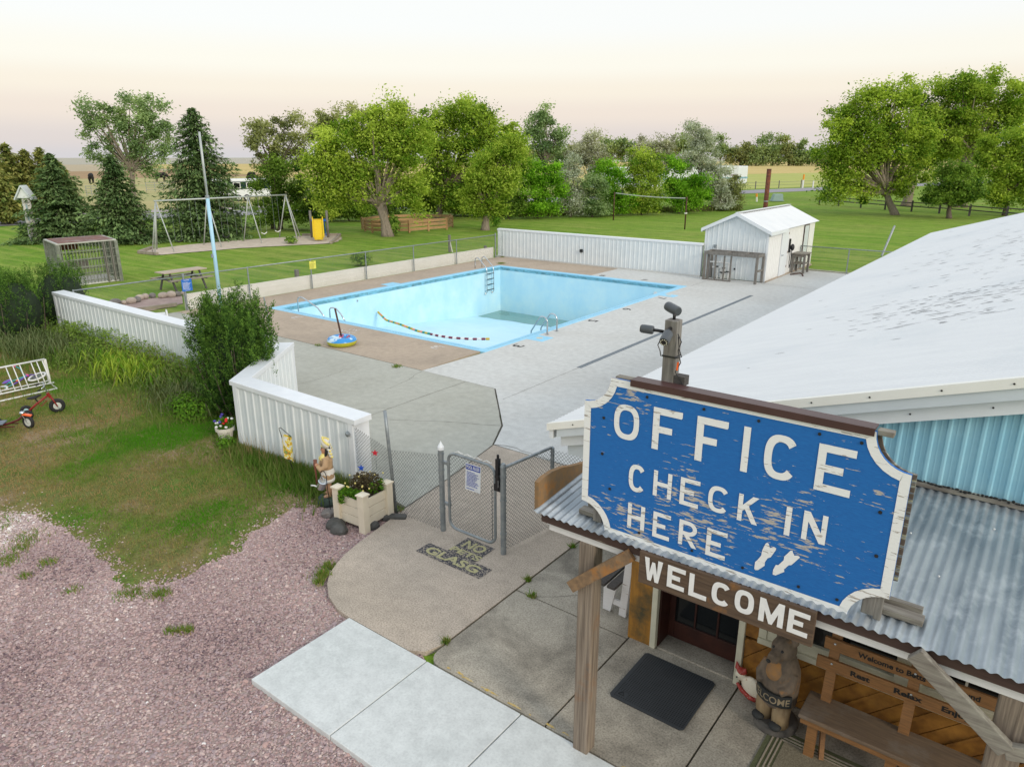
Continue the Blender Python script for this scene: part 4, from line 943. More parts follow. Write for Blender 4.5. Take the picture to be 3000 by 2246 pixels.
win = win.build('window', M['cream'], off, bevel=.006)
for a, b in ((-1.62, -.50), (-.28, 1.0)):
    o = MB().bb(a, b, YW + .02, YW + .03, .78, 2.2).build('pane', M['glass']); o.parent = win
for (a, b, c_, d_) in ((.02, .28, .98, 1.0), (.02, .04, .85, 1.2), (.3, .36, .86, 1.1), (-.22, -.05, 1.0, 1.04)):
    o = MB().bb(a, b, YW + .012, YW + .018, c_, d_).build('paper_notice', M['whiteplastic']); o.parent = win

# porch
por = thing('porch', 'corrugated iron porch roof on rough timber posts before the office', 'porch', (-1, 5.4, 0))
PY_, PZ, PS = 4.48, 2.318, .10
pn = Vector((0, -PS, 1)).normalized()
MB().add(*corrug((-3.19, PY_, PZ), (1, 0, 0), 6.2, (0, 2.07, .207), pn, .0665, .0085, 8)).build('porch_roof', mat('galvanised_roof', (.44, .48, .50), (.27, .31, .34), 2.2, (3, .6, 1), .42, .45, .02, .36, .64, (.60, .63, .645), 4, .48, .7, .8), por, smooth=True, fix=False)
MB().beam((-3.1, 6.53, 2.55), (3, 6.53, 2.55), .05, .035).build('flashing', M['greywoodx'], por)
m = MB(); rr_ = random.Random(3)
for k in range(150): m.sph((-3.0 + k * .03, 6.515 + rr_.uniform(-.012, .012), 2.572 + rr_.uniform(-.006, .008)), (rr_.uniform(.008, .025), .012, rr_.uniform(.006, .014)), 6, 4)
m.build('tar_seal', M['black'], por)
MB().bb(-3.12, 3.0, PY_ + .03, PY_ + .06, PZ - .085, PZ - .008).build('brown_fascia', M['brown'], por)
MB().bb(-3.06, 3.0, PY_ + .065, PY_ + .11, PZ - .16, PZ - .075).build('white_beam', M['whitepaint'], por)
MB().bb(-3.12, -3.07, PY_ + .115, 6.5, PZ - .15, PZ - .02).build('white_beam', M['whitepaint'], por)
for x in (-2.6, -1.4, -.2, 1.0): MB().beam((x, PY_ + .115, PZ - .10), (x, 6.5, PZ + .10), .05, .12).build('rafter', M['greywood'], por)
MB().bb(-2.755, -2.605, 4.535, 4.685, .004, 2.158).build('post', M['postwood'], por, bevel=.012)
MB().bb(.19, .36, 4.55, 4.72, .004, 2.158).build('post', M['postwood'], por, bevel=.012)
MB().beam((-2.80, 4.50, 1.72), (-2.25, 4.50, 2.23), .035, .10).build('brace', mat('brace_timber', (.27, .17, .09), (.17, .11, .065), 5, (4, 4, 4), .8, bmp=.3, dirt=(.42, .16, .02), dscale=3.5, dlo=.55, dhi=.7), por)
MB().beam((-.27, 4.46, 2.28), (.28, 4.46, 1.855), .05, .11).build('brace', M['greywoodx'], por, bevel=.006)
MB().beam((.27, 4.46, 1.85), (.62, 4.50, 1.95), .05, .10).build('brace', M['greywoodx'], por, bevel=.006)
MB().prism([(-3.215, 4.54, 2.29), (-3.215, 4.54, 2.565), (-3.215, 4.62, 2.585), (-3.215, 4.75, 2.592), (-3.215, 4.9, 2.575), (-3.215, 5.1, 2.525), (-3.215, 5.35, 2.475), (-3.215, 5.8, 2.47), (-3.215, 6.4, 2.52), (-3.215, 6.4, 2.49), (-3.215, 5.4, 2.39)], (.04, 0, 0)).build('barge_board', mat('stained_barge_board', (.27, .15, .06), (.20, .13, .07), 5, (4, 4, 4), .75, bmp=.25, dirt=(.36, .14, .02), dscale=4, dlo=.52, dhi=.66), por)
m = MB(); rr_ = random.Random(8)
for k in range(26): m.sph((rr_.uniform(-2.9, 1.2), rr_.uniform(4.5, 6.2), 0), .008, 5, 3)
for i, v in enumerate(m.V): m.V[i] = (v[0], v[1], v[2] + PZ + PS * (v[1] - PY_) + .008)
m.build('bird_droppings', M['whiteplastic'], por)
for (x, y, lx) in ((-2.72, 4.66, .22), (-.42, 4.68, .30)):
    MB().bb(x - lx / 2, x + lx / 2, y - .02, y + .07, PZ + .03, PZ + .07).build('sleeper', M['greywoodx'], por, bevel=.004)
    MB().bb(x - lx / 2 + .03, x + lx / 2 - .02, y + .075, y + .12, PZ + .03, PZ + .10).build('sleeper', M['greywoodx'], por, bevel=.004)

# ================================================================== the big office sign
sg = thing('office_sign', 'large blue board with white lettering standing on the porch roof', 'sign', (-1.59, 4.55, 2.33))
YS = 4.56; SX0, SX1, SZ0, SZ1 = -2.755, -.467, 2.305, 3.612
def cut_panel(x0, x1, z0, z1, r, ins=0.0, y=YS):
    pts = []
    for cx_, cz_, a0, a1 in ((x0, z0, 90, 0), (x1, z0, 180, 90), (x1, z1, 270, 180), (x0, z1, 360, 270)):
        for k in range(9):
            a = R(a0 + (a1 - a0) * k / 8); pts.append((cx_ + (r + ins * 0) * math.cos(a), cz_ + r * math.sin(a)))
    return pts
out = cut_panel(SX0, SX1, SZ0, SZ1, .225)
w = .058
def inset(pts, d):
    n = len(pts); o_ = []
    for i in range(n):
        a, p, b = Vector(pts[i - 1]), Vector(pts[i]), Vector(pts[(i + 1) % n])
        e0, e1 = (p - a).normalized(), (b - p).normalized(); n0, n1 = Vector((-e0.y, e0.x)), Vector((-e1.y, e1.x)); nn = (n0 + n1).normalized()
        q = p + nn * d / max(.55, nn.dot(n0)); o_.append((q.x, q.y))
    return o_
MB().prism([(x, YS, z) for x, z in out], (0, .022, 0)).build('board', M['signblue'], sg)
inn = inset(out, w)
m = MB(); n_ = len(out)
m.add([(x, YS - .003, z) for x, z in out] + [(x, YS - .003, z) for x, z in inn], [(i, (i + 1) % n_, n_ + (i + 1) % n_, n_ + i) for i in range(n_)])
m.build('white_border', M['signwhite'], sg, fix=False)
def plane_pt(x, y, Y):
    d = FW * FPX + RT * (x - 1500.0) - UPV * (y - 1123.0); t = Y / d[1]; return d[0] * t, CAMZ + d[2] * t
def q2(x, y): return 1550 + x * .3623, 1050 + y * .3623
def q3(x, y): return 2200 + x * .3623, 1000 + y * .3623
def q4(x, y): return 1500 + x * .317, 1550 + y * .317
def q5(x, y): return 2100 + x * .3623, 1646 + y * .3623
def ring_pts(W, H, t, a0, a1, n, k=2.6):
    def se(a, rx, rz): c_, s_ = math.cos(a), math.sin(a); return math.copysign(abs(c_) ** (2 / k), c_) * rx, math.copysign(abs(s_) ** (2 / k), s_) * rz
    o_, i_ = [], []
    for j in range(n + 1):
        a = a0 + (a1 - a0) * j / n; x, z = se(a, W / 2, H / 2); o_.append((W / 2 + x, H / 2 + z)); x, z = se(a, W / 2 - t, H / 2 - t); i_.append((W / 2 + x, H / 2 + z))
    return o_, i_
def brush(ch, W, H, t):
    """plain sign painter's capitals, stroke t, as polygons that butt without overlap"""
    h = H / 2
    if ch == 'I': return [[(0, 0), (W, 0), (W, H), (0, H)]]
    if ch == 'F': return [[(0, 0), (t, 0), (t, h - t * .55), (W * .68, h - t * .5), (W * .68, h + t * .45), (t, h + t * .45), (t, H - t), (W * .97, H - t), (W, H - t * .8), (W, H), (0, H)]]
    if ch == 'E': return [[(0, 0), (W * .97, 0), (W * .97, t), (t, t), (t, h - t * .5), (W * .72, h - t * .5), (W * .72, h + t * .5), (t, h + t * .5), (t, H - t), (W, H - t), (W, H), (0, H)]]
    if ch == 'H': return [[(0, 0), (t, 0), (t, h - t * .5), (W - t, h - t * .5), (W - t, 0), (W, 0), (W, H), (W - t, H), (W - t, h + t * .5), (t, h + t * .5), (t, H), (0, H)]]
    if ch == 'N': return [[(0, 0), (t, 0), (t, H - 2.2 * t), (W - 1.15 * t, 0), (W, 0), (W, H), (W - t, H), (W - t, 2.3 * t), (1.2 * t, H), (0, H)]]
    if ch == 'K': return [[(0, 0), (t, 0), (t, h - t * .7), (t * 1.5, h - t * .15), (W - t * 1.25, 0), (W, 0), (t * 2.3, h + t * .75), (W * .98, H), (W - t * 1.4, H), (t, h + t * .7), (t, H), (0, H)]]
    if ch in 'OC':
        o_, i_ = ring_pts(W, H, t, *((0, 2 * math.pi) if ch == 'O' else (R(38), R(322))), 36); return [[o_[j], o_[j + 1], i_[j + 1], i_[j]] for j in range(36)]
    if ch == 'L': return [[(0, 0), (W, 0), (W, t), (t, t), (t, H), (0, H)]]
    if ch == 'W': return [[(W * .2, 0), (W * .4, 0), (W * .5, H * .38), (W * .6, 0), (W * .8, 0), (W, H), (W - t, H), (W * .71, H * .36), (W * .58, H * .86), (W * .42, H * .86), (W * .29, H * .36), (t, H), (0, H)]]
    if ch == 'M': return [[(0, 0), (t, 0), (t, H * .52), (W * .43, 0), (W * .57, 0), (W - t, H * .52), (W - t, 0), (W, 0), (W, H), (W - t * 1.05, H), (W * .5, H * .40), (t * 1.05, H), (0, H)]]
    if ch == 'R':
        b0 = H * .42; bh = H - b0; o_, i_ = [], []
        for j in range(15): a = -math.pi / 2 + math.pi * j / 14; o_.append((W * .5 + W * .46 * math.cos(a), b0 + bh / 2 + bh / 2 * math.sin(a))); i_.append((W * .5 + (W * .46 - t) * math.cos(a), b0 + bh / 2 + (bh / 2 - t) * math.sin(a)))
        o_ = [(t, b0)] + o_ + [(t, H)]; i_ = [(t, b0 + t)] + i_ + [(t, H - t)]
        return [[(0, 0), (t, 0), (t, H), (0, H)]] + [[o_[j], o_[j + 1], i_[j + 1], i_[j]] for j in range(len(o_) - 1)] + [[(t * 1.3, b0), (t * 2.6, b0), (W, 0), (W - t * 1.25, 0)]]
def letter_row(chars, y_plane, bold, mat_, parent, zfix=None, name='letter'):
    for ch, tl, tr, bl in chars:                               # measured corners of each painted letter on the board
        x0, za = plane_pt(*tl, y_plane); x1, _ = plane_pt(*tr, y_plane); xb, zb = plane_pt(*bl, y_plane)
        xa = (x0 + xb) / 2
        m = MB()
        if True:
            for pl_ in brush(ch, x1 - xa, za - zb, (za - zb) * (.158 if bold < .03 else .205)): m.add([(xa + a, y_plane - .004, zb + b) for a, b in pl_], [tuple(range(len(pl_)))])
        else: write(m, ch, (xa, y_plane - .004, zb), (x1 - xa, 0, 0), (0, 0, za - zb), bold)
        m.build(name, mat_, parent, fix=False)
OFF = [('O', q2(690, 350), q2(900, 400), q2(690, 630)), ('F', q2(1003, 385), q2(1248, 432), q2(1000, 725)), ('F', q2(1368, 460), q2(1620, 510), q2(1335, 815)), ('I', q2(1745, 545), q2(1800, 558), q2(1705, 905)),
       ('C', q3(115, 725), q3(400, 790), q3(105, 1085)), ('E', q3(555, 818), q3(865, 888), q3(508, 1190))]
CHK = [('C', q2(812, 840), q2(948, 868), q2(805, 1058)), ('H', q2(1010, 895), q2(1163, 928), q2(1005, 1100)), ('E', q2(1228, 952), q2(1390, 990), q2(1218, 1170)), ('C', q2(1455, 1010), q2(1627, 1050), q2(1447, 1220)), ('K', q2(1700, 1085), q2(1870, 1125), q2(1682, 1300)),
       ('I', q3(290, 1328), q3(340, 1340), q3(268, 1558)), ('N', q3(432, 1360), q3(632, 1405), q3(408, 1590))]
HER = [('H', q2(800, 1158), q2(943, 1192), q2(798, 1362)), ('E', q2(1005, 1228), q2(1152, 1262), q2(1000, 1432)), ('R', q2(1218, 1292), q2(1372, 1330), q2(1207, 1492)), ('E', q2(1440, 1362), q2(1610, 1405), q2(1428, 1580))]
for row in (OFF, CHK, HER): letter_row(row, YS, .022, M['signwhite'], sg)
f1 = [(690, 280), (735, 320), (770, 440), (880, 405), (950, 440), (940, 500), (870, 600), (790, 710), (700, 740), (620, 850), (610, 960), (420, 1085), (340, 1095), (305, 1050), (330, 850), (400, 790), (510, 660), (540, 500), (640, 310)]
f2 = [(1430, 515), (1450, 590), (1490, 665), (1610, 655), (1650, 720), (1400, 940), (1320, 945), (1180, 1070), (1190, 1140), (930, 1245), (845, 1215), (860, 1080), (940, 935), (1010, 945), (1170, 800), (1190, 690), (1370, 520)]
for ff in (f1, f2):
    m = MB(); pts = [plane_pt(2180 + x * .09946, 1560 + y * .09946, YS) for x, y in ff]; m.add([(x, YS - .004, z) for x, z in pts], [tuple(range(len(pts)))]); m.build('footprint_mark', M['signwhite'], sg, fix=False)
back = cut_panel(SX0 + .06, SX1 + .02, SZ0 + .1, SZ1 - .02, .225)
MB().prism([(x, YS + .07, z) for x, z in back], (0, .018, 0)).build('back_board', peel('old_back_board', (.55, .50, .25), (.05, .14, .34), (.17, .13, .10), (1.2, 9, 12), .60), sg)
MB().bb(-2.36, -.70, YS - .012, YS + .10, SZ1 + .004, SZ1 + .022).build('top_flashing', M['brown_cap'], sg, bevel=.006)
MB().bb(-2.36, -.70, YS - .018, YS - .008, SZ1 - .028, SZ1 + .022).build('flashing_lip', M['brown_cap'], sg)
MB().bb(-2.51, -2.365, YS + .024, YS + .09, SZ1 - .03, SZ1 + .012).build('frame_timber', M['greywoodx'], sg, bevel=.006)
MB().bb(-.695, -.60, YS + .024, YS + .09, SZ1 - .03, SZ1 + .005).build('frame_timber', M['greywoodx'], sg, bevel=.006)
for x in (-2.62, -.58): MB().bb(x - .04, x + .04, YS + .024, YS + .068, SZ0 + .05, SZ1 - .24).build('frame_timber', M['greywood'], sg, bevel=.006)
MB().bb(-.545, -.50, YS + .025, YS + .068, SZ0 + .03, SZ0 + .30).build('frame_timber', M['greywood'], sg, bevel=.006)
m = MB()
for x in (-2.2, -1.8, -1.4, -1.0, -.75):
    for z in (SZ1 - .09, SZ0 + .10): m.lathe([(0, 0), (.011, 0), (.011, .004), (0, .005)], (x + .03 * math.sin(9 * x), YS - .002, z), 8, M=Matrix.Rotation(math.pi / 2, 3, 'X'))
for x, z in ((-2.58, 3.28), (-2.58, 2.98), (-.6, 3.1), (-.58, 2.8), (-2.5, 2.7)): m.lathe([(0, 0), (.012, 0), (.012, .004), (0, .005)], (x, YS - .002, z), 8, M=Matrix.Rotation(math.pi / 2, 3, 'X'))
m.build('nail_heads', M['dark_metal'], sg)
# welcome board
ws = thing('welcome_sign', 'dark plank with white lettering hung under the porch eave', 'sign', (-1.5, 4.40, 2.2))
MB().bb(-2.16, -.855, 4.455, 4.49, 2.045, 2.318).build('plank', M['welcomewood'], ws, bevel=.005)
WEL = [('W', q4(1215, 240), q4(1400, 300), q4(1235, 455)), ('E', q4(1440, 320), q4(1610, 385), q4(1435, 522)), ('L', q4(1635, 392), q4(1812, 470), q4(1640, 605)), ('C', q4(1850, 460), q4(2032, 520), q4(1845, 670)), ('O', q4(2062, 530), q4(2250, 590), q4(2060, 745)),
       ('M', q5(348, 275), q5(555, 352), q5(340, 465)), ('E', q5(585, 367), q5(762, 425), q5(568, 555))]
letter_row(WEL, 4.455, .05, M['lettering_white'], ws)
# ================================================================== security cameras on a post behind the sign
cp = thing('camera_post', 'weathered timber post rising behind the big sign', 'post', (-2.12, 4.72, 2.4))
MB().bb(-2.17, -2.075, 4.655, 4.75, 2.36, 4.09).build('post', M['greywood'], cp, bevel=.006)
MB().bb(-2.175, -2.07, 4.65, 4.755, 3.82, 3.83).build('cable_tie', M['dark_metal'], cp)
for k, pts in enumerate(([(-2.065, 4.66, 4.0), (-2.03, 4.65, 3.95), (-2.05, 4.65, 3.88), (-2.02, 4.64, 3.8), (-2.06, 4.65, 3.72), (-1.99, 4.66, 3.62)], [(-2.06, 4.66, 3.98), (-2.04, 4.64, 3.9), (-2.02, 4.65, 3.84), (-2.07, 4.65, 3.82)], [(-2.18, 4.66, 3.97), (-2.21, 4.65, 3.90), (-2.19, 4.65, 3.86), (-2.18, 4.65, 3.82)])):
    MB().tube(pts, .004, 5).build('wire', M['dark_metal'], cp)
MB().tube([(-2.045, 4.64, 3.74), (-2.04, 4.64, 3.80)], .007, 6).build('wire_connector', M['orange_refl'], cp)
MB().bb(-2.07, -1.99, 4.66, 4.74, 3.62, 3.69).build('junction_block', M['darkwood'], cp)
def cctv(label, base, arm, body0, body1, r=.035):
    t = thing('security_camera', label, 'camera', tuple(base))
    b0, b1 = Vector(body0), Vector(body1); d = (b1 - b0).normalized()
    MB().tube([base, arm, tuple(b0 * .5 + b1 * .5)], .012, 8).build('arm', M['dark_metal'], t, smooth=True)
    MB().tube([b0, b0 + d * .01, b1 - d * .02, b1], [r * .85, r, r, r * .94], 16).build('body', plain('camera_grey', (.075, .085, .095), .35), t, smooth=False, bevel=.003)
    MB().tube([b1, b1 + d * .004], r * .8, 16).build('lens_face', M['black'], t)
    u = d.cross(Vector((0, 0, 1))).normalized(); v = u.cross(d); m = MB()
    for k in range(10): m.sph(tuple(b1 + d * .005 + (u * math.cos(k * .628) + v * math.sin(k * .628)) * r * .62), .0042, 6, 4)
    m.build('infrared_diodes', M['cream'], t)
    return t
cctv('black camera on top of the post pointing away left', (-2.12, 4.70, 4.09), (-2.12, 4.70, 4.13), (-2.10, 4.72, 4.145), (-2.215, 4.78, 4.165), .036)
cctv('grey camera on an arm left of the post', (-2.17, 4.70, 3.99), (-2.23, 4.67, 4.0), (-2.255, 4.66, 4.0), (-2.345, 4.64, 4.005), .032)
cctv('grey camera on the front of the post facing the viewer', (-2.12, 4.655, 4.035), (-2.12, 4.63, 4.03), (-2.115, 4.61, 4.01), (-2.10, 4.51, 3.965), .036)

# ================================================================== things on the porch
bn = thing('bench', 'long varnished bench with lettered back slats under the window', 'bench', (.1, 5.9, 0))
MB().bb(-1.12, .50, 5.70, 6.08, .415, .455).build('seat', M['benchseat'], bn, bevel=.008)
MB().bb(-1.10, .48, 5.715, 5.735, .36, .414).build('seat_apron', M['benchwood'], bn)
for x in (-1.0, -.36, .34):
    MB().beam((x, 5.76, .004), (x, 5.78, .414), .085, .04).build('leg', M['benchwood'], bn); MB().beam((x + .1, 5.80, .004), (x + .04, 5.98, .40), .04, .085).build('leg', M['benchwood'], bn)
    MB().beam((x + .03, 6.00, .30), (x + .03, 6.12, 1.12), .085, .04).build('back_post', M['benchwood'], bn)
s1 = MB().beam((-1.10, 6.045, .825), (.48, 6.045, .825), .03, .12).build('back_slat', M['benchwood'], bn, bevel=.005)
s2 = MB().beam((-1.06, 6.07, 1.025), (.48, 6.07, 1.025), .03, .12).build('back_slat', M['benchwood'], bn, bevel=.005)
def slat_text(s, x0, x1, y, z, h, par, b=.03):
    m = MB(); write(m, s, (x0, y, z - h / 2), (x1 - x0, 0, 0), (0, 0, h), b); o = m.build('lettering', M['black'], fix=False); o.parent = par
slat_text('Welcome to Betts Campground', -.78, .14, 6.053, 1.02, .07, s2, .035)
slat_text('Rest', -.81, -.65, 6.028, .83, .055, s1, .04); slat_text('Relax', -.46, -.24, 6.028, .83, .055, s1, .04); slat_text('Enjoy', -.10, .12, 6.028, .825, .07, s1, .04)
m = MB()
for x in (-.97, -.33, .37):
    for y, z in ((6.027, .85), (6.052, 1.045)): m.lathe([(0, 0), (.012, 0), (.01, .006), (0, .007)], (x, y, z), 8, M=Matrix.Rotation(math.pi / 2, 3, 'X'))
m.build('bolt_heads', M['chrome'], bn)
ob = thing('slat_bench', 'white bench with dark slats left of the office door', 'bench', (-3.5, 6.9, 0))
for x0_, x1_ in ((-3.63, -3.535), (-3.505, -3.40)): MB().bb(x0_, x1_, 6.42, 8.0, .415, .45).build('slat', M['darkwood'], ob, bevel=.005)
MB().bb(-3.34, -3.30, 6.6, 8.0, .55, .66).build('back_slat', M['darkwood'], ob, bevel=.005)
for y in (6.56, 7.8):
    MB().prism([(-3.62, y, .415), (-3.44, y, .415), (-3.52, y, .01), (-3.62, y, .01)], (0, .05, 0)).build('leg', M['whitepaint'], ob); MB().beam((-3.36, y + .02, .01), (-3.30, y + .02, .8), .09, .04, up=(0, 1, 0)).build('leg', M['whitepaint'], ob)
    MB().bb(-3.55, -3.35, y + .01, y + .04, .12, .19).build('cross_brace', M['whitepaint'], ob)
dm = thing('door_mat', 'black perforated rubber mat before the office door', 'mat', (-2.43, 5.74, 0))
mm = MB(); mm.prism([(x, y, .006) for x, y in [(-2.80, 5.33), (-2.06, 5.33), (-2.03, 5.36), (-2.03, 6.12), (-2.06, 6.15), (-2.80, 6.15), (-2.83, 6.12), (-2.83, 5.36)]], (0, 0, .012)); mm.build('mat_sheet', M['mat_rubber'], dm)
m = MB()
for i in range(30):
    for j in range(32):
        x, y = -2.79 + i * .0252, 5.365 + j * .0242
        if i < 5 and j < 4 and 0 < i and 0 < j: continue
        m.add([(x, y, .0188), (x + .013, y, .0188), (x + .013, y + .012, .0188), (x, y + .012, .0188)], [(0, 1, 2, 3)])
m.build('mat_perforation', M['mat_hole'], dm, fix=False)['kind'] = 'stuff'
m = MB(); m.loop([(-2.76, 5.40, .02), (-2.70, 5.40, .02), (-2.73, 5.45, .02)], .005, 5); m.build('mat_emblem', M['mat_hole'], dm)
rg = thing('rug', 'worn striped porch rug under the lettered bench', 'rug', (0, 5.6, 0))
MB().bb(-1.38, 1.4, 5.30, 5.93, .005, .012).build('rug_border', M['rug_green'], rg)
MB().bb(-1.22, 1.25, 5.40, 5.80, .0125, .0165).build('rug_field', M['rug_field'], rg)
m = MB()
for d in (.05, .09, .125):
    x0, x1, y0, y1 = -1.38 + d, 1.4 - d, 5.30 + d * .8, 5.93 - d
    for (a, b, c_, d_) in ((x0, x1, y0, y0 + .014), (x0, x1, y1 - .014, y1), (x0, x0 + .014, y0 + .015, y1 - .015), (x1 - .014, x1, y0 + .015, y1 - .015)): m.bb(a, b, c_, d_, .0122, .0185)
m.build('rug_stripe', M['rug_stripe'], rg)
# carved bear
br = thing('carved_bear', 'chainsaw carved wooden bear holding a welcome plaque', 'statue', (-1.37, 5.98, 0), R(-18))
MB().lathe([(.195, 0), (.205, .02), (.20, .07), (.17, .085), (0, .085)], (0, 0, .004), 22).build('base', mat('carved_base', (.13, .12, .105), (.085, .078, .07), 8, rough=.8, bmp=.4), br, True)
m = MB(); m.lathe([(.12, .25), (.165, .30), (.17, .42), (.172, .54), (.165, .64), (.135, .73), (.11, .79)], (0, 0, 0), 22)
m.sph((0, -.01, .86), (.115, .12, .12), 16, 10); m.tube([(0, -.09, .84), (0, -.19, .82)], [.068, .052], 14); m.sph((-.085, .02, .965), (.038, .025, .042)); m.sph((.085, .02, .965), (.038, .025, .042))
m.tube([(-.13, -.02, .66), (-.155, -.09, .55), (-.10, -.165, .505)], [.05, .052, .042], 12); m.tube([(.13, -.02, .66), (.155, -.09, .55), (.10, -.165, .505)], [.05, .052, .042], 12)
blob('body', m, M['carved'], br, .011, 1, True)
m = MB(); m.sph((0, -.115, .655), (.085, .075, .10), 14, 10); m.sph((0, -.10, .72), (.07, .06, .06)); blob('chest', m, mat('carved_orange', (.36, .18, .055), (.24, .155, .09), 8, rough=.75, bmp=.3), br, .011, 1, True)
for x in (-.085, .085):
    MB().tube([(x, -.06, .08), (x * 1.05, -.075, .20), (x, -.06, .31)], [.078, .08, .085], 14).build('leg', mat('carved_leg', (.34, .25, .14), (.25, .17, .09), 7, (3, 3, 1), rough=.75, bmp=.35), br, True, smooth=True)
    MB().sph((x * 1.1, -.15, .115), (.062, .055, .04), 12, 8).build('foot', M['carved_dark'], br, True, smooth=True)
def bow(x, z, d): a = x / .19; return (math.sin(a) * (.188 + d), -math.cos(a) * (.188 + d) + .005, z)
n_ = 14; V = [bow(-.215 + .43 * i / n_, z, d) for i in range(n_ + 1) for z, d in ((.355, 0), (.355, .022), (.475, .022), (.475, 0))]
MB().add(V, [(4 * i + j, 4 * i + 4 + j, 4 * i + 4 + (j + 1) % 4, 4 * i + (j + 1) % 4) for i in range(n_) for j in range(4)]).build('plaque', M['carved_dark'], br, True)
m = MB(); write(m, 'WELCOME', (-.195, 0, .378), (.39, 0, 0), (0, 0, .075), .01); m.V = [bow(v[0], v[2], .0245) for v in m.V]; m.build('lettering', M['carved_pale'], br, True, fix=False)
MB().sph((0, -.242, .828), (.024, .014, .018)).build('nose', M['carved_dark'], br, True, smooth=True)
for x in (-.045, .045): MB().sph((x, -.112, .895), .014).build('eye', M['carved_dark'], br, True, smooth=True)
hn = thing('hen_ornament', 'red and cream spotted ornament leaning beside the carved bear', 'ornament', (-1.70, 6.17, 0), R(-15))
m = MB(); m.sph((.03, 0, .13), (.12, .05, .12), 14, 10); m.sph((-.11, 0, .20), (.06, .045, .06)); m.tube([(.1, 0, .1), (.16, 0, .03), (.10, 0, .01)], [.04, .035, .02], 8); blob('body', m, M['hen_white'], hn, .01, 2, True)
m = MB(); m.sph((-.10, .0, .25), (.055, .047, .035)); m.tube([(-.15, 0, .26), (-.17, 0, .33)], [.03, .005], 8); m.tube([(-.07, 0, .26), (-.06, 0, .31)], [.025, .005], 8); blob('hood', m, M['hen_red'], hn, .01, 1, True)
m = MB(); m.tube([(-.11, -.05, .13), (-.05, -.05, .08), (.05, -.05, .05), (.12, -.045, .06)], [.014, .022, .024, .02], 8); m.build('ribbon', M['hen_red'], hn, True, smooth=True)
MB().sph((-.12, -.05, .19), .008).build('eye', M['black'], hn, True)

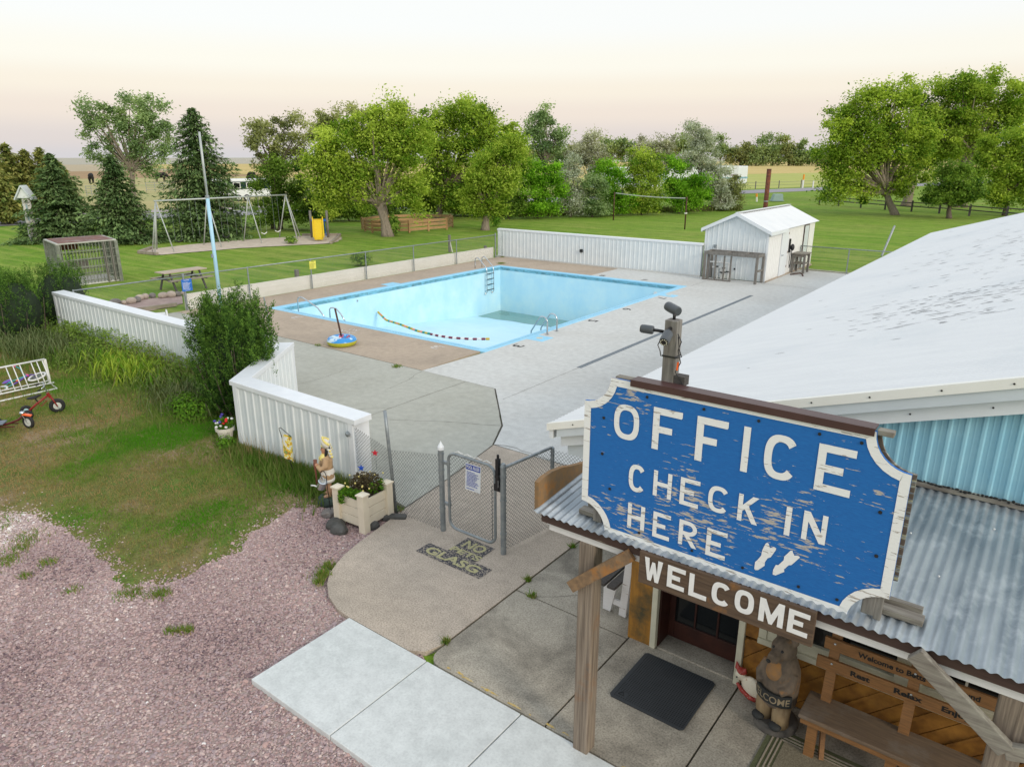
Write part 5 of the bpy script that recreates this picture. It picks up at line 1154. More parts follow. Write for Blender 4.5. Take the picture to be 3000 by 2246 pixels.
# ================================================================== beside the statue and planter
def statue():
    t = thing('statue', 'painted statue of a standing figure in feather headdress beside the planter', 'statue', (-8.56, 6.44, GZ), R(-38))
    # local frame: faces -Y, left hand +X
    m = MB(); m.lathe([(.19, 0), (.20, .05), (.18, .11), (.14, .14)], (0, 0, 0), 20); blob('pedestal', m, M['statue_green'], t, .016, 2, True)
    m = MB()
    for s in (-1, 1):
        m.tube([(s * .055, .01, .46), (s * .058, 0, .34), (s * .06, .012, .24), (s * .06, .01, .16)], [.06, .046, .045, .028], 12); m.tube([(s * .06, .03, .155), (s * .065, -.05, .15), (s * .07, -.085, .145)], [.028, .03, .018], 10)
    blob('legs', m, M['skin_leg'], t, .01, 2, True)
    m = MB(); m.lathe([(.13, .44), (.135, .52), (.115, .60), (.12, .66), (.125, .74), (.115, .80), (.06, .85)], (0, 0, 0), 20)
    for i, v in enumerate(m.V): m.V[i] = (v[0] * 1.05, v[1] * .78, v[2])
    m.tube([(-.115, 0, .80), (-.165, -.02, .70), (-.155, -.08, .62), (-.08, -.13, .60)], [.05, .052, .048, .035], 12); m.tube([(.115, 0, .80), (.165, -.02, .70), (.16, -.09, .65), (.10, -.14, .70)], [.05, .052, .048, .035], 12)
    blob('tunic', m, M['tan'], t, .01, 2, True)
    m = MB(); m.lathe([(.137, .40), (.142, .43), (.137, .455)], (0, 0, 0), 24)
    for i, v in enumerate(m.V): m.V[i] = (v[0] * 1.05, v[1] * .8, v[2])
    m.build('hem', M['statue_white'], t, True, smooth=True)
    m = MB(); V = []
    for k in range(24):
        a = 2 * math.pi * k / 24; V += [(math.cos(a) * .128, math.sin(a) * .10, .62), (math.cos(a) * .142, math.sin(a) * .115, .545 - .02 * (k % 2))]
    m.add(V, [(2 * k, 2 * ((k + 1) % 24), 2 * ((k + 1) % 24) + 1, 2 * k + 1) for k in range(24)]); m.build('belt_fringe', M['statue_white'], t, True, fix=False)
    m = MB(); m.sph((0, -.005, .935), (.052, .06, .072), 16, 12); m.tube([(0, .005, .83), (0, 0, .90)], [.042, .036], 12); m.sph((0, -.066, .925), (.011, .016, .016)); m.sph((0, -.052, .88), (.024, .014, .02)); m.sph((0, -.058, .90), (.018, .008, .006))
    m.sph((-.075, -.15, .60), (.028, .03, .03)); m.sph((.095, -.155, .72), (.028, .03, .032))
    for k in range(4):
        m.tube([(-.06 + 0 * k, -.17, .615 - k * .012), (-.045, -.178, .612 - k * .012), (-.03, -.165, .61 - k * .012)], .008, 6); m.tube([(.085, -.175, .738 - k * .012), (.07, -.18, .736 - k * .012), (.06, -.168, .734 - k * .012)], .008, 6)
    blob('head_and_hands', m, M['skin'], t, .0075, 1, True)
    for s in (-1, 1):
        MB().sph((s * .021, -.058, .948), (.008, .005, .005)).build('eye', M['black'], t, True); MB().tube([(s * .01, -.062, .962), (s * .034, -.055, .965)], .004, 5).build('brow', M['black'], t, True)
    m = MB(); m.sph((0, .018, .94), (.062, .055, .075)); m.tube([(-.045, .02, .92), (-.06, .0, .85), (-.07, -.02, .80)], [.03, .025, .01], 8); m.tube([(.045, .02, .92), (.06, .0, .85), (.07, -.02, .80)], [.03, .025, .01], 8); blob('hair', m, M['black'], t, .01, 1, True)
    m = MB(); m.lathe([(.062, .975), (.068, .985), (.066, 1.0)], (0, 0, 0), 20); m.build('headband', M['statue_yellow'], t, True, smooth=True)
    w_, y_ = MB(), MB()
    for k in range(11):
        a = R(-100 + k * 20) ; rr_ = .062
        b0 = Vector((math.sin(a) * rr_, -math.cos(a) * rr_ * .9 + .01, .985 - .03 * abs(k - 5) / 5)); tip = b0 + Vector((math.sin(a) * .05, -math.cos(a) * .015 + .03, .135 - .05 * abs(k - 5) / 5))
        w_.tube([b0, b0 * .4 + tip * .6, tip], [.014, .022, .016], 8); y_.sph(tuple(tip), (.021, .018, .024), 8, 6)
    for s in (-1, 1):
        for k in range(3): p = Vector((s * (.075 + .012 * k), .035 + .012 * k, .95 - .045 * k)); w_.tube([p, p + Vector((s * .05, .03, -.01))], [.018, .02], 8); y_.sph(tuple(p + Vector((s * .06, .035, -.01))), .02, 8, 6)
    w_.build('feathers', M['statue_white'], t, True, smooth=True); y_.build('feather_tips', M['statue_yellow'], t, True, smooth=True)
    m = MB(); m.lathe([(.052, .86), (.085, .82), (.10, .775), (.07, .77)], (0, -.012, 0), 20)
    for i, v in enumerate(m.V): m.V[i] = (v[0] * 1.05, v[1] * .95, v[2])
    m.prism([(-.045, -.10, .80), (.045, -.10, .80), (.0, -.108, .70)], (0, -.01, 0)); m.build('collar', M['statue_yellow'], t, True)
    MB().tube([(.10, -.165, .30), (.097, -.17, .55), (.09, -.175, .70), (.088, -.165, .80)], [.012, .013, .02, .03], 8).build('musket', M['wood_red'], t, True, smooth=True)
    m = MB(); m.tube([(-.19, -.17, .55), (-.075, -.185, .61), (.0, -.19, .655)], [.02, .013, .012], 8); m.build('tomahawk_handle', M['wood_red'], t, True, smooth=True)
    MB().box((.005, -.19, .655), (.05, .02, .075), M=Matrix.Rotation(.5, 3, 'Y')).build('tomahawk_head', M['carved_dark'], t, True, bevel=.006)
statue()
pl = thing('planter_box', 'cream square planter box full of yellow flowers by the gate', 'planter', (-7.66, 6.37, GZ), R(4))
hw_ = .255
for sx in (-1, 1):
    for sy in (-1, 1):
        MB().box((sx * hw_, sy * hw_, .29), (.12, .12, .62)).build('post', M['planter'], pl, True, bevel=.006)
        MB().add([(sx * hw_ - .075, sy * hw_ - .075, .60), (sx * hw_ + .075, sy * hw_ - .075, .60), (sx * hw_ + .075, sy * hw_ + .075, .60), (sx * hw_ - .075, sy * hw_ + .075, .60), (sx * hw_, sy * hw_, .645)] + [(sx * hw_ + a * .075, sy * hw_ + b * .075, .622) for a, b in ((-1, -1), (1, -1), (1, 1), (-1, 1))], [(0, 1, 2, 3), (0, 1, 6, 5), (1, 2, 7, 6), (2, 3, 8, 7), (3, 0, 5, 8), (5, 6, 4), (6, 7, 4), (7, 8, 4), (8, 5, 4)]).build('post_cap', M['planter'], pl, True)
for i in range(3):
    for (dx, dy, rz0) in ((0, -hw_, 0), (0, hw_, 0), (-hw_, 0, 1), (hw_, 0, 1)):
        MB().box((dx, dy, .15 + i * .145), (.40 if not rz0 else .03, .03 if not rz0 else .40, .138)).build('board', M['planter'], pl, True, bevel=.005)
MB().box((0, 0, .49), (.48, .48, .04)).build('soil', M['soil'], pl, True)
def leaf_cards(C, size, seed, up=.35, asp=.5):
    r = np.random.default_rng(seed); N = len(C); n = r.normal(0, 1, (N, 3)); n[:, 2] = np.abs(n[:, 2]) + up; n /= np.linalg.norm(n, axis=1)[:, None]
    a = r.normal(0, 1, (N, 3)); a -= n * (a * n).sum(1)[:, None]; a /= np.linalg.norm(a, axis=1)[:, None]; b = np.cross(n, a)
    s = (size * r.uniform(.6, 1.35, N))[:, None]
    V = np.stack([C - a * s, C - b * s * asp + a * s * .1, C + a * s, C + b * s * asp + a * s * .1], 1)
    return V.reshape(-1, 3), np.arange(4 * N).reshape(-1, 4)
def foliage(name, C, size, mat_, parent, tint, seed, up=.35, asp=.5, local=False):
    V, F = leaf_cards(C, size, seed, up, asp); return npmesh(name, V, F, mat_, parent, local, np.repeat(np.clip(tint, 0, 1), 4))
M['leaf_bright'] = leafmat('bright_leaf', (.06, .16, .02), (.16, .32, .03))
M['leaf_dull'] = leafmat('dull_stem', (.07, .05, .035), (.14, .12, .06))
def rball(n, c, r, seed):
    q = np.random.default_rng(seed).normal(0, 1, (n, 3)); q /= np.linalg.norm(q, axis=1)[:, None]; q *= np.random.default_rng(seed + 1).random(n)[:, None] ** .5
    return np.array(c) + q * np.array(r)
foliage('stems', rball(1500, (0.02, 0.05, .64), (.26, .24, .13), 3), .02, M['leaf_dull'], pl, rng.random(1500), 4, local=True)
foliage('leaves', np.concatenate([rball(260, (-.1, -.22, .55), (.20, .10, .07), 5), rball(160, (.12, -.22, .56), (.14, .1, .07), 8), rball(120, (.2, .1, .6), (.1, .2, .1), 9), rball(50, (-.12, -.33, .48), (.07, .03, .08), 19)]), .033, M['leaf_bright'], pl, rng.random(590), 6, local=True)
m = MB()
for k in range(22): a, b = random.uniform(-.26, .28), random.uniform(-.26, .28); m.sph((a, b, .72 + random.uniform(-.1, .05)), .014, 6, 4)
m.build('yellow_flowers', M['statue_yellow'], pl, True)
m = MB()
for x, y, z in ((-7.95, 5.98, .02), (-7.62, 5.90, .04)): pass
for i, (x, y, r_, mt, lb) in enumerate(((-8.22, 6.16, .13, 'stone', 'grey green stone beside the hook stake'), (-7.86, 5.98, .17, 'darkstone', 'flat dark stone under the left planter corner'), (-7.72, 5.92, .15, 'darkstone', 'dark stone under the planter front'), (-7.42, 6.30, .15, 'darkstone', 'dark stone under the right planter corner'), (-7.30, 6.86, .09, 'palestone', 'small pale stone at the foot of the leaning post'), (-8.02, 6.32, .12, 'palestone', 'pinkish stone behind the planter'), (-12.6, 7.15, .20, 'stone', 'brown stone at the foot of the big yew'))):
    q = MB().sph((x, y, GZ + r_ * .25), (r_ * random.uniform(.8, 1.1), r_ * random.uniform(.7, 1), r_ * random.uniform(.5, .75)), 10, 7)
    for k, v in enumerate(q.V): s_ = 1 + .16 * math.sin(v[0] * 60 + i) * math.cos(v[1] * 50 + v[2] * 40); q.V[k] = (x + (v[0] - x) * s_, y + (v[1] - y) * s_, v[2])
    tag(q.build('stone', M[mt], smooth=False), lb, 'stone', 'stones round the planter and yew')
tag(MB().beam((-7.45, 6.55, .0), (-7.15, 6.75, .0), .12, .09).build('stone', M['darkstone'], bevel=.02), 'long dark stone along the walkway edge by the planter', 'stone', 'stones round the planter and yew')
# shepherd hook with watering can
hk = thing('shepherd_hook', 'thin black shepherd hook stake before the statue', 'garden stake', (-8.18, 6.16, GZ))
MB().tube([(-8.18, 6.16, GZ), (-8.28, 6.2, .50)] + [tuple(Vector((-8.345, 6.2, .56)) + Vector((.07 * math.cos(R(a)), 0, .085 * math.sin(R(a))))) for a in range(0, 211, 30)], .006, 6).build('rod', M['dark_metal'], hk, smooth=True)
wc = thing('watering_can', 'small galvanised watering can hanging from the shepherd hook', 'watering can', (-8.38, 6.18, .36))
Mx = Matrix.Rotation(R(25), 3, 'Y')
MB().lathe([(.062, -.08), (.068, -.07), (.068, .06), (.072, .065), (.06, .07)], (-8.37, 6.18, .42), 18, M=Mx).build('can_body', M['chrome'], wc, smooth=False)
MB().tube([(-8.42, 6.16, .36), (-8.50, 6.13, .38), (-8.55, 6.11, .375)], [.014, .011, .013], 8).build('spout', M['whiteplastic'], wc, smooth=True)
MB().tube([tuple(Vector((-8.36, 6.18, .49)) + Vector((.05 * math.cos(R(a)), 0, .06 * math.sin(R(a))))) for a in range(0, 181, 30)], .006, 6).build('handle', M['chrome'], wc)
# garden flag
gf = thing('garden_flag', 'small printed garden flag with fruit on a black stake', 'flag', (-9.82, 6.68, GZ))
MB().tube([(-9.72, 6.66, GZ), (-10.0, 6.62, .78), (-10.01, 6.62, .82), (-9.97, 6.62, .84), (-9.66, 6.60, .76)], .006, 6).build('stake', M['dark_metal'], gf, smooth=True)
fm, n_, l_, p_ = base_mat('flag_print'); vv_ = coords(n_, l_)
c_ = ramp(n_, l_, noise(n_, l_, vv_, 13, 2), [(.44, (.80, .79, .74)), (.47, (.82, .68, .10)), (.55, (.82, .62, .06)), (.58, (.70, .05, .04)), (.63, (.25, .40, .10))]); l_.new(c_, p_.inputs['Base Color'])
V = []; nx, nz = 7, 9
for i in range(nx):
    for j in range(nz):
        a, b = i / (nx - 1), j / (nz - 1); V.append((-9.92 + a * .24 + .03 * b, 6.605 - .02 * math.sin(a * 5 + b * 2), .77 - a * .03 - b * .46 + .01 * a))
MB().add(V, [(i * nz + j, (i + 1) * nz + j, (i + 1) * nz + j + 1, i * nz + j + 1) for i in range(nx - 1) for j in range(nz - 1)]).build('cloth', fm, gf, smooth=True, fix=False)
for lab, c_, x, y, z in (('red star garden pick behind the planter', (.55, .02, .04), -7.72, 6.72, .93), ('blue star garden pick in the planter', (.02, .09, .50), -7.80, 6.50, .74)):
    t = thing('star_pick', lab, 'garden pick', (x, y, 0)); pts = []
    for k in range(10): a = R(90 + 36 * k); r_ = .055 if k % 2 == 0 else .024; pts.append((x + r_ * math.cos(a) * .8, y - .01 + r_ * math.cos(a) * .5, z + r_ * math.sin(a)))
    MB().prism(pts, (.006, -.01, 0)).build('star', plain('star_paint', c_, .3), t); MB().tube([(x, y, z - .03), (x - .02, y + .02, z - .3)], .004, 5).build('stem', M['galv'], t)
# flower pot
fpot = thing('flower_pot', 'speckled white pot with red and white flowers at the wall corner', 'flower pot', (-12.15, 6.86, GZ))
MB().lathe([(.10, 0), (.15, .26), (.175, .27), (.18, .33), (.16, .335), (.15, .29), (.0, .28)], (-12.15, 6.86, GZ), 22).build('pot', mat('speckled_pot', (.66, .63, .56), (.42, .38, .32), 30, rough=.7, lo=.55, hi=.7), fpot, smooth=False)
foliage('leaves', rball(420, (-12.15, 6.86, .34), (.19, .19, .13), 12), .03, M['leaf_bright'], fpot, rng.random(420) * .5, 7)
for nm, cc, n_ in (('white_flowers', (.8, .8, .8), 10), ('red_flowers', (.7, .02, .02), 5), ('violet_flowers', (.08, .05, .35), 6)):
    m = MB()
    for k in range(n_): a = random.uniform(0, 6.28); b = random.uniform(.06, .2); m.sph((-12.15 + b * math.cos(a), 6.82 + b * math.sin(a), .36 + random.uniform(-.06, .14)), (.03, .03, .022), 7, 5)
    m.build(nm, plain(nm, cc, .6), fpot)
# ================================================================== bike rack, bicycle, tricycles
rk = thing('bike_rack', 'white tubular bike rack standing on the near lawn', 'bike rack', (-18.8, 5.2, GZ))
def wt(name, pts, r=.016): return MB().tube(pts, r, 8).build(name, M['whiteplastic'], rk, smooth=True)
wt('top_rail', [(-19.02, 3.6, .56), (-19.02, 6.38, .56)], .022); wt('bottom_rail', [(-18.72, 3.6, .03), (-18.72, 6.38, .03)], .018); wt('bottom_rail', [(-18.98, 3.6, .03), (-18.98, 6.38, .03)], .016); wt('foot_rail', [(-18.36, 3.6, -.03), (-18.36, 6.30, -.03)], .02)
for k, y in enumerate((3.75, 3.9, 4.05, 4.4, 4.55, 4.7, 5.0, 5.14, 5.28, 5.56, 5.7, 5.84, 6.08, 6.2, 6.32)): wt('bar', [(-19.02, y, .56), (-18.72, y, .03)], .012)
MB().beam((-19.02, 6.38, .56), (-18.98, 6.38, -.04), .03, .06).build('end_plate', M['whiteplastic'], rk); wt('foot', [(-19.0, 6.38, -.03), (-18.36, 6.30, -.03)], .018)
def wheel(t, c, r, tr, ax, tmat, rimmat, local=True, disc=True, n=28):
    """tyre and rim as one wheel part: tyre mesh with the rim below it"""
    ax = Vector(ax).normalized(); c = Vector(c); u = ax.cross(Vector((0, 0, 1)));
    if u.length < .1: u = Vector((1, 0, 0))
    u.normalize(); v = ax.cross(u)
    pts = [c + (u * math.cos(2 * math.pi * k / n) + v * math.sin(2 * math.pi * k / n)) * (r - tr) for k in range(n)]
    w = MB().loop(pts, tr, 10).build('wheel', tmat, t, local, smooth=True); m = MB()
    if disc: m.tube([c - ax * tr * .6, c + ax * tr * .6], r - tr * 1.7, 20); m.tube([c - ax * tr, c + ax * tr], r * .22, 12)
    else:
        m.loop([c + (p - c) * (1 - tr / (r - tr)) for p in pts], tr * .35, 6)
        for k in range(0, n, 2): m.tube([c, c + (pts[k] - c) * .95], .003, 4)
        m.tube([c - ax * .03, c + ax * .03], .02, 8)
    o = m.build('rim', rimmat); o.parent = w; return w
tk = thing('tricycle', 'red tricycle with thick black tyres and saddle before the rack', 'tricycle', (-16.78, 5.10, GZ), R(74))
wheel(tk, (.56, 0, .155), .155, .045, (0, 1, 0), M['rubber'], M['rim'])
for s in (-1, 1): wheel(tk, (0, s * .19, .11), .11, .036, (0, 1, 0), M['rubber'], plain('pale_blue_rim', (.45, .68, .72)))
MB().tube([(0, -.19, .11), (0, .19, .11)], .012, 8).build('axle', M['galv'], tk, True)
MB().tube([(.02, 0, .12), (.22, 0, .28), (.44, 0, .42)], [.024, .022, .022], 10).build('frame', M['redpaint'], tk, True, smooth=True)
MB().tube([(.22, 0, .28), (.28, 0, .20), (.40, 0, .30)], .008, 6).build('frame_brace', M['redpaint'], tk, True)
MB().tube([(.43, 0, .47), (.47, 0, .36)], .03, 10).build('head_tube', M['redpaint'], tk, True)
for s in (-1, 1): MB().tube([(.465, s * .02, .37), (.50, s * .065, .32), (.56, s * .07, .155)], .014, 8).build('fork', M['redpaint'], tk, True, smooth=True)
MB().tube([(.44, 0, .46), (.40, 0, .58)], .012, 8).build('stem', M['chrome'], tk, True)
MB().tube([(.33, -.22, .63), (.40, -.15, .66), (.40, 0, .58), (.40, .15, .66), (.33, .22, .63)], .011, 8).build('handlebar', M['chrome'], tk, True, smooth=True)
for s in (-1, 1): MB().tube([(.33, s * .22, .63), (.26, s * .24, .60)], .017, 8).build('grip', M['rubber'], tk, True); MB().tube([(.56, s * .07, .155), (.60, s * .11, .10)], .008, 6).build('crank', M['galv'], tk, True); MB().box((.61, s * .14, .09), (.05, .08, .02)).build('pedal', M['rubber'], tk, True)
MB().tube([(.24, 0, .28), (.20, 0, .38)], .014, 8).build('seat_post', M['dark_metal'], tk, True)
m = MB(); m.sph((.15, 0, .41), (.11, .07, .03), 14, 8); m.tube([(.17, 0, .41), (.32, 0, .45)], [.04, .02], 10); blob('saddle', m, M['rubber'], tk, .01, 2, True)
t2 = thing('recumbent_trike', 'low dark red reclining trike at the left edge of the lawn', 'tricycle', (-16.42, 4.38, GZ), R(52))
wheel(t2, (.62, 0, .14), .14, .032, (.5, .85, 0), M['rubber'], M['rim'])
for s in (-1, 1): wheel(t2, (-.05, s * .24, .115), .115, .036, (0, 1, 0), M['rubber'], M['rim']); MB().box((-.05, s * .24, .245), (.16, .09, .03)).build('mudguard', M['orange_refl'], t2, True, bevel=.012)
MB().tube([(-.05, 0, .13), (.2, 0, .12), (.45, 0, .2), (.56, 0, .30)], .022, 8).build('frame', M['dark_red'], t2, True, smooth=True)
MB().tube([(-.05, -.24, .115), (-.05, .24, .115)], .014, 8).build('axle', M['dark_red'], t2, True)
for s in (-1, 1): MB().tube([(.55, s * .03, .30), (.62, s * .05, .14)], .012, 6).build('fork', M['chrome'], t2, True); MB().tube([(.0, s * .12, .12), (.4, s * .1, .10)], .012, 6).build('side_rail', M['dark_red'], t2, True); MB().tube([(.0, s * .20, .14), (-.05, s * .22, .42), (-.02, s * .22, .5)], .01, 6).build('hand_lever', M['dark_metal'], t2, True)
MB().box((.62, 0, .295), (.17, .09, .03), M=Matrix.Rotation(.3, 3, 'Y')).build('mudguard', M['orange_refl'], t2, True, bevel=.012)
MB().sph((.54, 0, .34), (.05, .05, .04)).build('headset', M['chrome'], t2, True, smooth=True)
MB().box((.08, 0, .17), (.26, .24, .03)).build('seat_base', plain('grey_seat', (.16, .19, .23)), t2, True, bevel=.01)
MB().box((-.05, 0, .34), (.025, .22, .30), M=Matrix.Rotation(-.28, 3, 'Y')).build('backrest', M['dark_red'], t2, True, bevel=.02)
MB().tube([(-.06, -.12, .2), (-.1, -.11, .5), (-.1, .11, .5), (-.06, .12, .2)], .01, 6).build('backrest_frame', M['redpaint'], t2, True)
bk_ = thing('child_bicycle', 'purple and teal child bicycle lying on the lawn behind the rack', 'bicycle', (-19.35, 5.85, GZ + .02), 0)
bk_.rotation_euler = (R(16), 0, 0)
ax = (0, 0, 1); Mw = plain('white_tyre', (.74, .74, .72), .6); bd = Vector((.35, .94, 0)).normalized(); bs = Vector((-.94, .35, 0))
def bp(f, s, z=.06): v = bd * f + bs * s; return (v.x, v.y, z)
wheel(bk_, bp(.42, 0), .21, .024, ax, Mw, M['galv'], disc=False); wheel(bk_, bp(-.42, 0), .21, .024, ax, Mw, M['galv'], disc=False)
MB().tube([bp(.22, .32), bp(-.1, .05)], .018, 8).build('frame', M['purple'], bk_, True); MB().tube([bp(.20, .34), bp(-.2, .30), bp(-.1, .05)], .016, 8).build('frame', M['teal'], bk_, True); MB().tube([bp(-.1, .05), bp(-.42, 0), bp(-.2, .28)], .012, 8).build('chain_stay', M['teal'], bk_, True)
MB().tube([bp(.19, .40), bp(.24, .28)], .024, 8).build('head_tube', M['pink'], bk_, True)
for z in (.02, .1): MB().tube([bp(.24, .28, .06), bp(.30, .2, z), bp(.42, 0, z)], .012, 8).build('fork', M['purple'], bk_, True)
MB().tube([bp(.18, .42), bp(.12, .52), bp(.12, .54, .22), bp(.06, .55, .3)], .012, 8).build('handlebar', M['teal'], bk_, True, smooth=True)
MB().tube([bp(.06, .55, .3), bp(-.02, .56, .36)], .02, 8).build('grip', M['pink'], bk_, True)
m = MB(); m.sph(bp(-.24, .42), (.08, .12, .03)); m.build('saddle', M['purple'], bk_, True, smooth=True)
MB().box(bp(.0, .12, .1), (.06, .05, .03)).build('reflector', M['orange_refl'], bk_, True)

# ================================================================== pump shed and what stands round it
sh = thing('pump_shed', 'small white metal pump shed with gable roof beyond the pool', 'shed', (-11.47, 34.7, 0))
X0, X1, Y0, Y1, EZ_, RZ_, XR = -12.88, -10.06, 31.30, 38.2, 2.20, 2.86, -11.47
V, F = ribbed((X0, Y0), (XR, Y0), 0, EZ_, (0, -1), .23, .03, .015, None, RZ_); MB().add(V, F).build('wall', M['white_metal'], sh, fix=False)
V, F = ribbed((XR, Y0), (X1, Y0), 0, RZ_, (0, -1), .23, .03, .015, None, EZ_); MB().add(V, F).build('wall', M['white_metal'], sh, fix=False)
M['sunlit_siding'] = mat('sunlit_siding', (.78, .78, .765), (.74, .74, .72), 3, rough=.5, bmp=.03)  # white siding made warmer and lighter, low sunlight painted into the right wall
MB().add(*ribbed((X1, Y0), (X1, Y1), 0, EZ_, (1, 0), .23, .03, .015)).build('wall', M['sunlit_siding'], sh, fix=False)
MB().add(*ribbed((X0, Y1), (X0, Y0), 0, EZ_, (-1, 0), .23, .03, .015)).build('wall', M['white_metal'], sh, fix=False)
MB().face((X0, Y1, 0), (X1, Y1, 0), (X1, Y1, EZ_), (XR, Y1, RZ_), (X0, Y1, EZ_)).build('wall', M['white_metal'], sh, fix=False)
for s, xe in ((-1, X0 - .16), (1, X1 + .16)):
    sl = (RZ_ - EZ_) / (X1 - XR); ze = RZ_ + .03 - sl * abs(xe - XR)
    n_ = Vector((sl * s, 0, 1)).normalized()
    MB().add(*corrug((xe, Y0 - .16, ze), (0, 1, 0), Y1 - Y0 + .34, (XR - xe, 0, RZ_ + .03 - ze), n_, .115, .008, 6)).build('roof', M['roofwhite'], sh, smooth=True, fix=False)
    MB().prism([(xe, Y0 - .18, ze + .015), (XR, Y0 - .18, RZ_ + .05), (XR, Y0 - .18, RZ_ - .10), (xe, Y0 - .18, ze - .13)], (0, .03, 0)).build('rake_trim', M['white_cap'], sh)
    MB().prism([(xe, Y0 - .149, ze - .03), (XR, Y0 - .149, RZ_ - .02), (XR, Y0 - .149, RZ_ - .04), (xe, Y0 - .149, ze - .05)], (0, .16, 0)).build('soffit', M['gray_trim'], sh)
    MB().bb(xe - .01 * s, xe + .02 * s, Y0 - .15, Y0 + (2.1 if s > 0 else 7), ze - .15, ze - .002).build('eave_trim', M['white_cap'], sh)
MB().bb(XR - .1, XR + .1, Y0 - .17, Y1 + .17, RZ_ + .038, RZ_ + .05).build('ridge_cap', M['roofwhite'], sh)
m = MB()
for k in range(30): m.bb(XR + .104, XR + .115, Y0 + .3 + k * .22, Y0 + .42 + k * .22, RZ_ - .005, RZ_ + .012)
m.build('ridge_gap', M['dark_metal'], sh)
for x, y in ((X0, Y0), (X1, Y0)): MB().bb(x - .06 if x == X1 else x - .02, x + .02 if x == X1 else x + .06, y - .02, y + .06, 0, EZ_).build('corner_trim', M['white_cap'], sh)
d1 = MB().bb(X1 + .017, X1 + .05, 33.05, 33.98, .03, 2.05).build('door', M['white_cap'], sh)
o = MB().tube([(X1 + .05, 33.16, .98), (X1 + .11, 33.16, .98), (X1 + .11, 33.28, .98)], .018, 8).build('handle', M['galv']); o.parent = d1
for z in (.35, 1.0, 1.85): o = MB().bb(X1 + .05, X1 + .06, 33.95, 33.99, z, z + .1).build('hinge', M['rust']); o.parent = d1
d2 = MB().bb(X1 + .017, X1 + .045, 36.42, 37.1, .03, 2.05).build('door', M['gray_trim'], sh)
for a, b, c_, e_ in ((36.38, 36.42, .03, 2.09), (37.1, 37.14, .03, 2.09), (36.38, 37.14, 2.05, 2.09)): o = MB().bb(X1 + .017, X1 + .05, a, b, c_, e_).build('door_frame', M['rust_post']); o.parent = d2
MB().bb(-12.45, -12.33, Y0 - .07, Y0 - .016, 1.34, 1.46).build('junction_box', M['galv'], sh)
MB().bb(-11.45, -11.38, Y0 - .02, Y0 - .016, .42, .50).build('wall_opening', M['black'], sh)
MB().bb(X1 - .02, X1 + .08, Y0, Y1, -.04, .04).build('footing', M['tan_deck'], sh)
fr_ = thing('timber_counter', 'weathered open timber counter frame before the pump shed', 'counter', (-11.3, 30.85, 0))
def bm_(n, a, b, w=.09, h=.09): return MB().beam(a, b, w, h).build(n, M['greywood'], fr_, bevel=.006)
for x, y in ((-12.50, 30.48), (-12.38, 30.62), (-10.2, 30.55), (-10.13, 31.15), (-12.45, 31.15)): bm_('post', (x, y, .004), (x, y, 1.14), .09, .12)
for x, y in ((-12.02, 30.55), (-11.63, 30.55), (-11.33, 30.55)): bm_('stud', (x, y, .004), (x, y, 1.10), .07, .05)
bm_('top_beam', (-12.55, 30.50, 1.19), (-10.12, 30.50, 1.19), .05, .14); bm_('top_beam', (-12.55, 31.2, 1.19), (-10.12, 31.2, 1.19), .05, .14)
for x in (-12.5, -11.6, -10.8, -10.14): bm_('joist', (x, 30.53, 1.19), (x, 31.17, 1.19), .05, .12)
bm_('bottom_rail', (-12.5, 30.54, .03), (-11.28, 30.54, .03), .09, .05); bm_('side_rail', (-10.16, 30.6, .55), (-10.13, 31.1, .55), .05, .08)
pp = thing('water_pipes', 'white plastic plumbing with valves behind the timber frame', 'pipes', (-12, 31.1, 0))
for pts in ([(-12.5, 31.1, .72), (-11.62, 31.1, .72), (-11.62, 31.1, .02)], [(-12.35, 31.05, .50), (-11.9, 31.05, .50), (-11.9, 31.05, .02)], [(-12.1, 31.05, .50), (-12.1, 31.05, .02)], [(-11.8, 31.05, .60), (-11.8, 31.05, .02)]): MB().tube(pts, .035, 8).build('pipe', M['whiteplastic'], pp)
for x, z in ((-12.12, .55), (-11.9, .3), (-11.62, .35), (-11.8, .5), (-11.75, .32)): MB().box((x, 31.0, z), (.12, .08, .05)).build('valve', M['dark_metal'], pp)
tb = thing('work_table', 'weathered timber table beside the shed door', 'table', (-9.74, 35.15, 0))
MB().bb(-10.02, -9.36, 34.72, 35.62, .88, .92).build('top', M['greywoodx'], tb)
MB().bb(-9.98, -9.42, 34.80, 35.52, .42, .46).build('shelf', M['greywoodx'], tb)
for x in (-9.96, -9.44):
    for y in (34.82, 35.5): MB().bb(x - .045, x + .045, y - .045, y + .045, .004, .88).build('leg', M['greywood'], tb)
for y in (34.8, 35.53): MB().bb(-9.98, -9.42, y - .02, y + .02, .76, .87).build('apron', M['greywoodx'], tb)
ph = thing('hose_reel', 'black hose and reel hanging on the shed wall beside the door', 'hose', (-9.97, 34.35, .9))
MB().sph((-9.93, 34.42, 1.22), (.09, .13, .16)).build('reel', M['dark_metal'], ph, smooth=True); MB().bb(X1 + .016, X1 + .08, 34.2, 34.3, 1.0, 1.62).build('bracket', M['dark_metal'], ph)
MB().tube([(-9.93, 34.36, 1.1), (-9.9, 34.28, .5), (-9.92, 34.2, .3), (-9.92, 34.1, .6), (-9.94, 34.2, 1.1)], .018, 6).build('hose', M['dark_metal'], ph, smooth=True)
tag(MB().tube([(-9.8, 34.1, .02), (-9.6, 34.25, .06), (-9.4, 34.3, .09), (-9.25, 34.15, .05), (-9.2, 34.0, .02)], .03, 8).build('driftwood', M['rust_post'], smooth=True), 'short bent brown branch on the deck near the shed door', 'branch')
cg = at(2240, 628); cg = cg * .6
ch = thing('chimney_pipe', 'tall rusty brown pipe rising behind the pump shed', 'pipe', (cg[0], cg[1], 0))
